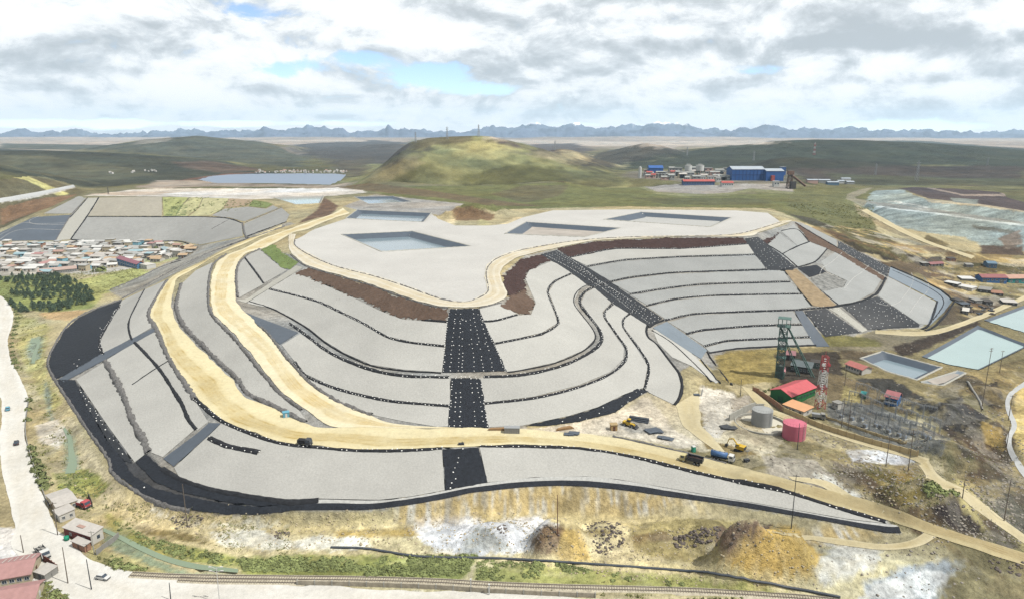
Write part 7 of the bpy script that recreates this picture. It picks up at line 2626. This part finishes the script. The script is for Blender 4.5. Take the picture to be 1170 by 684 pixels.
KD = [('pink walled', PP, PG), ('white', PW, PG), ('grey', PG, PG), ('red roofed', PP, PRR), ('cream', M_cream, M_tin)]
used = set()
for i in range(46):
    px = rp.uniform(735, 836)
    py = rp.choice([196.5, 199, 201.5, 204, 206])
    kd = rp.choice(KD)
    zn = ZN[min(5, int((px - 733) / 17.5))]
    w_ = rp.uniform(4, 11)
    fr = {196.5: 'rear', 199: 'back', 201.5: 'middle', 204: 'front', 206: 'foremost'}[py]
    pbuild('small %s plant building in the %s row %s' % (kd[0], fr, zn), px, px + w_, py, rp.uniform(4, 8), rp.uniform(6, 12), rp.choice(['flat', 'gable']), 1.5, kd[1], kd[2], 'plant_house', 2, 'building', 'small buildings of the plant')
for i, (p0, p1) in enumerate(((783, 791), (796, 805))):
    a, b = plant_at(p0, 201), plant_at(p1, 201)
    w = b[0] - a[0]
    o = empty('process_tank', ('left', 'right')[i] + ' big white tank on a steel frame in the far plant', 'tank', ((a[0] + b[0]) / 2, a[1] + w / 2, a[2]), 0, 'white process tanks')
    MB().cyl((0, 0, 8), (0, 0, 17.5), w / 2, w / 2, 24).build('shell', PW, o)
    MB().cyl((0, 0, 17.5), (0, 0, 18.3), w / 2 + .3, w / 4, 24).build('roof', PG, o)
    m = MB()
    for k in range(10):
        t = k * math.pi / 5
        m.cyl((math.cos(t) * w * .45, math.sin(t) * w * .45, 0), (math.cos(t) * w * .45, math.sin(t) * w * .45, 8), .4, .4, 5)
    m.box(0, 0, 5, w * .9, w * .9, .5)
    m.build('frame', C('plant_frame_green', (120, 146, 128), .7, .1, .3), o)
    MB().box(0, 0, 19.2, w * .5, 2, 1.6).build('walkway', PG, o)
a = plant_at(731, 203.5)
o = empty('silo', 'slim white silo at the left end of the far plant', 'silo', a)
MB().cyl((0, 0, 0), (0, 0, 17), 2.6, 2.6, 18).build('shell', PW, o)
MB().cyl((0, 0, 17), (0, 0, 19), 2.6, .4, 18).build('cone_roof', PG, o)
for i in range(16):
    a = plant_at(743.5 + i * 1.75, 203.5)
    o = empty('leach_tank', ('dark tank in the row under the blue gabled building', 'pale tank in the row under the blue gabled building')[i % 2], 'tank', a, 0, 'row of leach tanks')
    MB().cyl((0, 0, 0), (0, 0, 6.5), 1.0, 1.0, 10).build('shell', PG if i % 2 else M_darkw, o)
    MB().cyl((0, 0, 6.5), (0, 0, 7.0), 1.1, .5, 10).build('roof', PW, o)
# inclined conveyor and dark screening tower at the right of the plant
a = plant_at(902, 212)
o = empty('screening_tower', 'dark rusty screening tower with slanting conveyor by the blue halls', 'tower', a)
lattice_tower(o, 24, 7, 4, 5, [C('rusty_frame', (128, 104, 88), .8, .2, .3)], .4)
MB().box(0, 0, 22, 8, 7, 5).build('hopper', C('rusty_clad', (142, 112, 96), .8, .2, .3), o)
MB().cyl((0, 0, 20), (26, 8, 3), 1.6, 1.6, 6).build('conveyor', C('rusty_clad', (142, 112, 96), .8, .2, .3), o)
MB().box(4, -2, 5, 7, 6, 10).build('feed_house', M_darkw, o)
for i, (p0, p1, py, lab) in enumerate(((936, 943, 209, 'pale blue tank yard shed right of the plant'), (946, 956, 211.5, 'long grey blue roof right of the plant'), (958, 964, 210, 'white hut at the right group of sheds'), (968, 976, 211, 'low grey shed at the far right group'), (923, 929, 209, 'pinkish shed between plant and grey roofs'), (962, 972, 207, 'pale shed behind the far right group'))):
    a, b = at(p0, py), at(p1, py)
    o = empty('yard_shed', lab, 'shed', ((a[0] + b[0]) / 2, a[1] + 5, a[2]), 0, 'sheds right of the plant')
    w = b[0] - a[0]
    wall_mb(w, 8, 4, 1.2, 'gable', 2).build('wall', (PG, C('slate_blue_wall', (110, 142, 170), .8, .1, .5), PW, PG, PP, PW)[i], o)
    roof_mb(w, 8, 4, 1.2, 'gable', .4).build('roof', PBR, o)


def pylon(label, base, top, bands, w=None, tmax=3800):
    q = cast([base[0]], [base[1]], tmax, 400)[0]
    x, y = float(q[0]), float(q[1])
    z = float(hz(x, y))
    fx, ff, fv = rayv(*top)
    h = CAMZ - fv * (y / ff) - z
    h = max(h, 8)
    o = empty('pylon', label, 'pylon', (x, y, z), .4, 'pylons and masts on the hills')
    lattice_tower(o, h, w or h * .16, h * .03, 6, bands, max(.10, y * .00012))
    for k in (.78, .9):
        MB().box(0, 0, h * k, h * .3, h * .02, h * .015).build('crossarm', bands[0], o)


GS = [M_steel]
for lab, b, t, bd in (('grey pylon on the slope left of the blue halls', (861, 184), (861, 172.5), GS), ('red and white mast on the dark right ridge', (930, 177.5), (930, 163), [M_redp, M_white]), ('thin pylon on the ridge above the white tanks', (785, 178), (785, 168), GS),
                      ('pylon standing on the green flat before the stepped waste dump', (1047, 207), (1047, 184), GS), ('pylon at the right edge of the dark ridge', (1128, 189), (1128, 180), GS), ('pylon on the moor right of the plant', (1000, 200), (1000, 187), GS),
                      ('tallest mast on top of the green hill', (547, 157), (547, 142.5), GS), ('left mast on the shoulder of the green hill', (511, 159), (511, 145), GS), ('small mast on the left slope of the green hill', (475, 163), (475, 151), GS),
                      ('pylon on the olive flat beside the green hill', (634, 172), (634, 161), GS), ('pale mast by the beach behind the old dam', (124, 222), (124, 214), [M_darkw])):
    pylon(lab, b, t, bd)

# ------------------------------------------------------------------ village under the old dam
def village():
    rv = random.Random(21)
    walls = [('white', M_white2), ('cream', M_cream), ('grey', M_greyw), ('brick', M_brick), ('pale blue', M_bluel)]
    roofs = [('pale tin', M_tin), ('rusty', M_rust), ('white', M_white), ('maroon', M_maroon), ('grey', C('grey_roof', (196, 196, 192), .7, .15, .4)), ('tan', C('tan_roof', (214, 186, 152), .8, .15, .4)), ('light blue', C('pale_blue_roof', (178, 208, 216), .7, .1, .4))]
    sizes = []
    for (w, d, h, kind) in ((8, 6.5, 2.9, 'gable'), (11, 7, 3.0, 'gable'), (7, 6, 5.2, 'mono'), (14, 7, 3.0, 'gable'), (6, 5, 2.7, 'mono'), (9, 8, 5.4, 'flat')):
        rise = 1.3 if kind == 'gable' else .6
        wm = MB()
        m = wall_mb(w, d, h, rise, kind, 1.6).mesh('house_wall', None)
        r = roof_mb(w, d, h, rise, kind, .35).mesh('house_roof', None)
        wn = MB()
        for k in range(max(2, int(w / 3))):
            wn.box((k + .5) / max(2, int(w / 3)) * w - w / 2, -d / 2 - .04, 1.7, 1.1, .1, 1.1)
        m.materials.append(None)
        r.materials.append(None)
        win = MB().box(0, -d / 2 - .04, 1.7, 1.2, .1, 1.1).mesh('house_window', M_glass)
        dr = MB().box(0, -d / 2 - .04, 1.0, 1.0, .1, 2.0).mesh('house_door', M_door)
        sizes.append((w, d, h, m, r, win, dr))
    poly = P('-30,279 40,279.5 85,278 150,279 186,280 206,284.5 220,291 192,296.5 168,300 128,305 110,305.5 98,309 44,314 8,309 -30,310')
    q = cast(*np.array(densify(poly + [poly[0]], 10)).T)
    lo, hi = q.min(0), q.max(0)
    placed = []
    zones = [((157, 304), 26, 'beside the blue two storey hall'), ((70, 311), 40, 'in the front row above the pine grove'), ((110, 278), 45, 'at the foot of the grey dam'), ((20, 278), 45, 'under the dark liner of the dam'), ((195, 286), 30, 'at the right end of the village'), ((10, 300), 40, 'at the left edge of the village'), ((110, 300), 30, 'near the large round bush'), ((80, 292), 40, 'in the thick of the village'), ((140, 288), 40, 'in the middle of the right quarter'), ((40, 288), 40, 'in the middle of the left quarter')]
    zp = [(np.array(at(*z[0])[:2]), z[2]) for z in zones]
    keepout = [np.array(at(*p)[:2]) for p in ((150, 304), (140, 302), (160, 305), (115, 309), (92, 307), (88, 306), (60, 310), (72, 309.5), (48, 311), (84, 308), (188, 285), (197, 287))]
    tries = 0
    while len(placed) < 255 and tries < 9000:
        tries += 1
        x, y = rv.uniform(lo[0], hi[0]), rv.uniform(lo[1], hi[1])
        if not inpoly(np.array([x]), np.array([y]), q)[0]:
            continue
        # snap to loose street rows
        y2 = round(y / 13.0) * 13.0 + rv.uniform(-2.0, 2.0) + x * .0
        if any((x - a) ** 2 / 1.35 + (y2 - b) ** 2 < 62 for a, b in placed) or any(np.hypot(x - k[0], y2 - k[1]) < 13 for k in keepout):
            continue
        placed.append((x, y2))
        w, d, h, wm, rm, win, dr = rv.choices(sizes, (6, 5, 3, 2, 4, 2))[0]
        wn, wmat = rv.choices(walls, (5, 4, 3, 2, 1))[0]
        rn, rmat = rv.choices(roofs, (8, 2, 6, 1, 7, 3, 2))[0]
        zn = min(zp, key=lambda t: np.hypot(t[0][0] - x, t[0][1] - y2))[1]
        sz = 'two storey' if h > 5 else 'long' if w > 10 else 'small' if w < 7 else 'low'
        o = empty('house', '%s %s house with %s roof %s' % (sz, wn, rn, zn), 'house', (x, y2, float(hz(x, y2))), rv.gauss(0, .16) + rv.choice([0, 0, 0, math.pi / 2]), 'houses of the village')
        for nm, me, mt in (('wall', wm, wmat), ('roof', rm, rmat)):
            c = bpy.data.objects.new(nm, me)
            COL.objects.link(c)
            c.parent = o
            c.material_slots[0].link = 'OBJECT'
            c.material_slots[0].material = mt
        for k in (-1, 1):
            c = bpy.data.objects.new('window', win)
            COL.objects.link(c)
            c.parent = o
            c.location = (k * w * .3, 0, 0)
        c = bpy.data.objects.new('door', dr)
        COL.objects.link(c)
        c.parent = o
    # trees and bushes among the houses
    for k, (px, py) in enumerate(((20, 290), (34, 284), (66, 298), (70, 301), (75, 303), (62, 296), (58, 294), (105, 296), (120, 297), (178, 284), (182, 286), (25, 306), (30, 308), (12, 283), (100, 284), (46, 303), (210, 287), (213, 289), (216, 291))):
        bush(px, py, rv.uniform(1.6, 3.0), 'dark tree top among the village houses', 'trees among the village houses', h=1.25)


village()
r, (w, d, h) = house('school_hall', 'two storey blue hall with maroon roof on the village edge', 'hall', (157, 307.5), (134, 302.5), (162, 305), 6.4, 'gable', 1.8, C('hall_blue', (96, 146, 190), .8, .08, .5), C('hall_roof', (176, 120, 132), .7, .1, .4), 'a', .5, [('F', 9, 1.6, 1.2, 1.7), ('F', 9, 1.6, 1.2, 4.8)], [])
MB().box(0, -d / 2 - .06, 3.25, w, .12, .4).build('floor_band', M_white, r)
house('white_annex', 'white annex at the right end of the blue hall', 'house', (168, 308), (159, 306.8), (172, 305), 4.2, 'flat', 0, M_white, M_white2, 'a', .2, [('F', 3, 1, 1, 2)], [])
house('light_blue_house', 'light blue house standing before the village by the grove', 'house', (96, 309), (88, 307.5), (99, 306.5), 4.4, 'flat', 0, M_bluel, M_tin, 'a', .2, [('F', 2, 1.2, 1.2, 2.6)], [])
house('row_house', 'long terrace with pinkish tin roof above the pine grove', 'house', (88, 310), (44, 315), (86, 307), 3.2, 'gable', 1.3, M_greyw, C('pinkish_tin', (206, 180, 168), .7, .14, .4), 'a', .4, [('F', 16, 1.1, 1.0, 1.7)], [])
house('pale_shed', 'long pale blue shed at the right end of the village', 'shed', (206, 293.5), (184, 287), (209, 289.5), 3.4, 'gable', 1.4, M_bluel, C('pale_teal_roof', (186, 208, 214), .7, .08, .4), 'a', .3, [('F', 6, 1.2, 1.0, 2)], [])

# ------------------------------------------------------------------ pine grove
def grove():
    T = [pine_template(k, (5.0, 5.8, 4.6, 5.4)[k], (2.4, 2.6, 2.2, 2.7)[k]) for k in range(4)]
    rg = random.Random(5)
    zones = [('41,313 60,312 84,318 98,327 107,337 106,345 92,349 76,348 60,342 48,336 40,326', 160, 'dark pine in the dense grove', 2.1),
             ('-8,318 20,316 40,314 41,321 30,325 -8,324', 34, 'dark pine in the upper grove', 2.4),
             ('8,334 26,335 44,334 56,337 60,342 40,343 20,340', 32, 'dark pine in the thin grove arm', 2.4),
             ('36,349 54,347 74,346 90,349 84,352 60,356 38,355', 40, 'dark pine in the front row', 2.3),
             ('12,344 20,350 34,356 30,359 18,354 10,348', 14, 'dark pine in the line below', 2.2),
             ('10,322 40,326 44,332 20,332', 9, 'lone pine on the clearing', 4)]
    first = [True] * 4
    pts = []
    for s, n, lab0, md in zones:
        p = P(s)
        q = cast(*np.array(p).T)
        lo, hi = q.min(0), q.max(0)
        k = t = 0
        while k < n and t < 6000:
            t += 1
            x, y = rg.uniform(lo[0], hi[0]), rg.uniform(lo[1], hi[1])
            if not inpoly(np.array([x]), np.array([y]), q)[0] or any((x - a) ** 2 + (y - b) ** 2 < md * md for a, b in pts):
                continue
            pts.append((x, y))
            k += 1
            i = rg.randrange(4)
            loc = (x, y, float(hz(x, y)) - .1)
            sc = rg.uniform(.8, 1.2)
            near_ = min(((60, 314, 'below the long terrace'), (90, 319, 'below the light blue house'), (104, 338, 'at the right tip'), (62, 338, 'beside the clearing'), (85, 346, 'just behind the front row'), (10, 319, 'at the left edge'), (45, 352, 'nearest the curving street'), (25, 336, 'in the middle of the left arm')), key=lambda a_: np.hypot(at(a_[0], a_[1])[0] - x, at(a_[0], a_[1])[1] - y))[2]
            lab = ('short ' if sc < .93 else 'tall ' if sc > 1.07 else 'middling ') + lab0 + ' ' + near_
            if first[i]:
                first[i] = False
                o = T[i]
                o.location = loc
                o['label'] = lab
                o['group'] = 'pines of the grove'
                KIDS[o.name] = [(c, []) for c in o.children]
            else:
                copy_tree(T[i], loc, rg.uniform(0, 6), lab, (sc * 1.05, sc * 1.05, sc * rg.uniform(.5, .85)), 'pines of the grove')


grove()

# ------------------------------------------------------------------ far lakeside town
def far_town():
    rt = random.Random(3)
    m = MB().box(0, 0, 3, 12, 9, 8).mesh('town_house', None)
    m.materials.append(None)
    rm = roof_mb(12, 9, 7, 3, 'gable', .5, .5).mesh('town_roof', None)
    rm.materials.append(None)
    for i in range(76):
        if i < 66:
            px, py = rt.uniform(292, 396), rt.uniform(195.4, 198.0)
            lab, g = rt.choice(['white', 'pale', 'reddish']), 'houses of the town beyond the lake'
            zn = 'on the far shore of the lake'
        else:
            px, py = rt.uniform(124, 180), rt.uniform(195, 199)
            lab, g = rt.choice(['white', 'pale']), 'houses on the moor behind the old dam'
            zn = 'on the moor behind the old dam'
        q = cast([px], [py], 3000, 600)[0]
        z = float(hz(*q))
        o = empty('far_house', 'tiny %s house %s' % (lab, zn), 'house', (float(q[0]), float(q[1]), z), rt.uniform(0, 3), g, rt.uniform(.2, .42))
        for nm, me, mt in (('wall', m, M_white), ('roof', rm, M_rust if lab == 'reddish' else M_tin)):
            c = bpy.data.objects.new(nm, me)
            COL.objects.link(c)
            c.parent = o
            c.material_slots[0].link = 'OBJECT'
            c.material_slots[0].material = mt


far_town()

# ------------------------------------------------------------------ ground cover: stones, tufts, creek shrubs
def merged(name, protos, pts, mat, kind='stuff'):
    """protos: list of (V, F) ; pts: (x, y, z, scale, rot, squash)"""
    Vs, Fs = [], []
    base = 0
    by = {}
    for i, p in enumerate(pts):
        by.setdefault(i % len(protos), []).append(p)
    for k, A in by.items():
        V, F = protos[k]
        A = np.array(A)
        c, s = np.cos(A[:, 4])[:, None], np.sin(A[:, 4])[:, None]
        X = (V[None, :, 0] * c - V[None, :, 1] * s) * A[:, 3:4] + A[:, 0:1]
        Y = (V[None, :, 0] * s + V[None, :, 1] * c) * A[:, 3:4] + A[:, 1:2]
        Z = V[None, :, 2] * (A[:, 3] * A[:, 5])[:, None] + A[:, 2:3]
        Vs.append(np.stack([X, Y, Z], -1).reshape(-1, 3))
        Fs.append((F[None] + (np.arange(len(A)) * len(V))[:, None, None]).reshape(-1, F.shape[1]) + base)
        base += len(A) * len(V)
    o = link(name, mesh_np(name, np.vstack(Vs), np.vstack(Fs), smooth_=False), mat)
    o['kind'] = kind
    return o


def rock_proto(seed):
    bm = bmesh.new()
    bmesh.ops.create_icosphere(bm, subdivisions=1, radius=1)
    rg = random.Random(seed)
    for v in bm.verts:
        v.co *= rg.uniform(.6, 1.2)
        v.co.z *= .75
    V = np.array([v.co[:] for v in bm.verts])
    F = np.array([[v.index for v in f.verts] for f in bm.faces])
    bm.free()
    return V, F


def tuft_proto(seed, n=9):
    rg = random.Random(seed)
    V, F = [], []
    for i in range(n):
        a = rg.uniform(0, 6.28)
        x, y = rg.uniform(-.5, .5), rg.uniform(-.5, .5)
        w, h = rg.uniform(.12, .25), rg.uniform(.4, .9)
        k = len(V)
        V += [(x - math.cos(a) * w, y - math.sin(a) * w, 0), (x + math.cos(a) * w, y + math.sin(a) * w, 0), (x + rg.uniform(-.3, .3), y + rg.uniform(-.3, .3), h)]
        F.append((k, k + 1, k + 2))
    return np.array(V), np.array(F)


def scatter(s, n, lo, hi, seed, sq=1.0, zoff=0.0, clump=None, tmax=1300, avoid=True):
    p = P(s)
    q = cast(*np.array(p).T, tmax)
    rg = np.random.default_rng(seed)
    a, b = q.min(0), q.max(0)
    x = rg.uniform(a[0], b[0], n * 4)
    y = rg.uniform(a[1], b[1], n * 4)
    ok = inpoly(x, y, q)
    if clump:
        ok &= fbm(x, y, clump, 3, seed) + rg.uniform(-.12, .12, len(x)) > .5
    if avoid:
        i = np.clip(((x - GX0) / STEP).round().astype(int), 0, NX - 1)
        j = np.clip(((y - GY0) / STEP).round().astype(int), 0, NY - 1)
        ok &= ~COVER[j, i]
    x, y = x[ok][:n], y[ok][:n]
    sz = lo + (hi - lo) * rg.random(len(x)) ** 2.2
    return list(zip(x, y, hz(x, y) + zoff * sz, sz, rg.uniform(0, 6.28, len(x)), np.full(len(x), sq)))


ROCK = [rock_proto(k) for k in range(5)]
TUFT = [tuft_proto(k) for k in range(5)]
pts = scatter('668,598 690,594 715,600 712,625 690,635 675,622', 190, .25, .8, 1) + scatter('770,612 800,603 822,602 820,618 790,626 770,625', 200, .25, .9, 2) + scatter('566,602 576,599 582,608 576,614', 40, .2, .8, 3)
pts += scatter('612,606 632,602 640,612 630,626 615,624', 60, .2, .6, 4) + scatter('820,600 870,596 880,620 850,640 815,632', 110, .2, .7, 5) + scatter('195,590 232,590 234,600 198,604', 70, .2, .8, 6, .6) + scatter('310,607 330,606 332,614 312,615', 50, .2, .7, 7, .6)
pts += scatter('1125,620 1170,630 1170,660 1130,650', 40, .3, 1.0, 8)
merged('dark_rubble', ROCK, pts, M_rockd)
pts = scatter('1040,575 1140,570 1170,620 1060,622', 300, .15, .7, 11) + scatter('1080,470 1150,460 1160,560 1100,560', 480, .15, .7, 12) + scatter('945,455 1085,498 1075,520 945,480', 500, .15, .5, 13) + scatter('1110,560 1170,540 1200,600 1170,625', 260, .2, .8, 14) + scatter('880,470 1040,525 1170,500 1170,650 1040,600 880,550', 2200, .12, .6, 18, clump=18) + scatter('930,380 1060,380 1170,350 1170,470 1100,480 940,440', 900, .15, .6, 19, clump=15) + scatter('950,520 1050,540 1060,585 980,560', 360, .15, .7, 15)
pts += scatter('940,615 1170,640 1200,690 900,690', 160, .15, .6, 16, clump=14) + scatter('1000,285 1170,300 1170,350 1060,312', 300, .3, 1.0, 17, clump=20)
merged('grey_rubble', ROCK, pts, M_rock)
pts = scatter('120,575 330,592 600,585 800,600 940,640 900,680 500,640 250,630', 3200, .1, .5, 21) + scatter('60,470 120,560 110,580 70,560', 200, .15, .6, 22) + scatter('820,440 900,470 880,520 800,500', 420, .12, .5, 23) + scatter('1000,560 1040,590 900,560', 100, .15, .6, 24)
merged('pale_stones', ROCK, pts, M_rockt)
pts = scatter('-10,355 52,360 56,430 110,560 200,600 60,600 30,470 10,420', 2600, .5, 1.6, 31, .8, clump=16) + scatter('-20,316 60,312 165,306 172,311 120,336 60,357 -20,345', 2600, .5, 1.4, 32, .6, clump=22)
pts += scatter('560,655 900,680 960,690 560,676', 900, .4, 1.2, 33, .8, clump=6) + scatter('210,660 350,663 340,668 230,668', 200, .4, 1.0, 34, .8) + scatter('110,635 180,655 130,655', 150, .5, 1.2, 35, .8) + scatter('50,655 80,684 46,690', 200, .5, 1.3, 36, .9) + scatter('130,575 330,600 330,635 200,625', 700, .4, 1.0, 37, .6, clump=10)
pts += scatter('980,530 1110,545 1150,600 1010,600', 500, .4, 1.0, 38, .7, clump=12) + scatter('900,235 1000,225 1000,270 960,262', 900, 1.0, 3.0, 39, .6, clump=20)
pts += scatter('120,575 330,592 600,585 800,600 940,640 900,680 500,640 250,630', 1800, .25, .7, 40, .5, clump=14) + scatter('880,490 1170,500 1170,650 1000,600', 1500, .3, .8, 49, .5, clump=20)
merged('grass_tufts', TUFT, pts, M_grass)


def shrub_proto(seed):
    m = bush_mesh(seed, 34, None, 1, .75, .34)
    return np.array(m.v), np.array(m.f)


SHRUB = [shrub_proto(k) for k in range(4)]
pts = scatter('270,638 420,634.5 545,633.5 530,660 400,660.5 285,659', 1100, .4, 1.2, 41, .8, clump=7) + scatter('122,588 160,612 200,626 268,640 262,648 200,634 150,620', 420, .4, 1.2, 42, .8, clump=6) + scatter('545,640 640,643 680,652 600,660 545,662', 300, .35, 1.0, 43, .8, clump=6) + scatter('700,652 900,680 860,684 700,668', 90, .5, 1.2, 44, .8, clump=6)
pts += scatter('140,600 200,622 260,634 250,640 180,626', 160, .4, 1.0, 45) + scatter('60,545 100,535 130,560 110,580 90,590', 120, .4, .9, 46) + scatter('55,665 80,668 74,690 50,690', 22, .8, 1.8, 47) + scatter('115,630 140,640 170,652 130,648', 40, .5, 1.3, 48)
pts += scatter('1050,560 1090,556 1100,566 1060,570', 50, .6, 1.5, 49) + scatter('85,315 165,306 160,318 110,335', 60, .5, 1.1, 50, .7, clump=12)
merged('creek_shrubs', SHRUB, pts, M_shrub)
pts = scatter('300,282 315,283 338,300 330,306', 260, .3, .7, 51, .8, avoid=False) + scatter('188,228 230,226 300,230 300,236 240,244 190,246', 260, .6, 1.6, 52, .7, clump=14, avoid=False)
merged('slope_grass', SHRUB, pts, M_shrub)
pts = scatter('340,323 367,326 403,342 434,357 460,366 490,367 490,372 455,373 420,361 380,340 345,330', 900, .12, .42, 61, .6, avoid=False, clump=5) + scatter('593,358 612,346 604,318 630,298 634,299 610,320 618,346 606,362', 240, .12, .4, 62, .6, avoid=False) + scatter('650,294 704,284 778,284 850,279 855,282 778,288 704,288 655,298', 500, .12, .4, 63, .6, avoid=False)
merged('soil_clods', ROCK, pts, M_brown)

# ------------------------------------------------------------------ air
def haze():
    m = bpy.data.materials.new('haze_air')
    m.use_nodes = True
    nt = m.node_tree
    nt.nodes.clear()
    out = nt.nodes.new('ShaderNodeOutputMaterial')
    v = nt.nodes.new('ShaderNodeVolumePrincipled')
    v.inputs['Color'].default_value = (.60, .81, 1.0, 1)
    v.inputs['Density'].default_value = 4.6e-5
    v.inputs['Anisotropy'].default_value = .1
    nt.links.new(v.outputs[0], out.inputs['Volume'])
    x0, x1, y0, y1, z0, z1 = -22000, 22000, -400, 19000, -220, 640
    V = [(x, y, z) for z in (z0, z1) for y in (y0, y1) for x in (x0, x1)]
    F = [(0, 2, 3, 1), (4, 5, 7, 6), (0, 1, 5, 4), (2, 6, 7, 3), (0, 4, 6, 2), (1, 3, 7, 5)]
    me = bpy.data.meshes.new('haze')
    me.from_pydata(V, [], F)
    me.materials.append(m)
    o = bpy.data.objects.new('haze', me)
    COL.objects.link(o)
    o['kind'] = 'stuff'


haze()
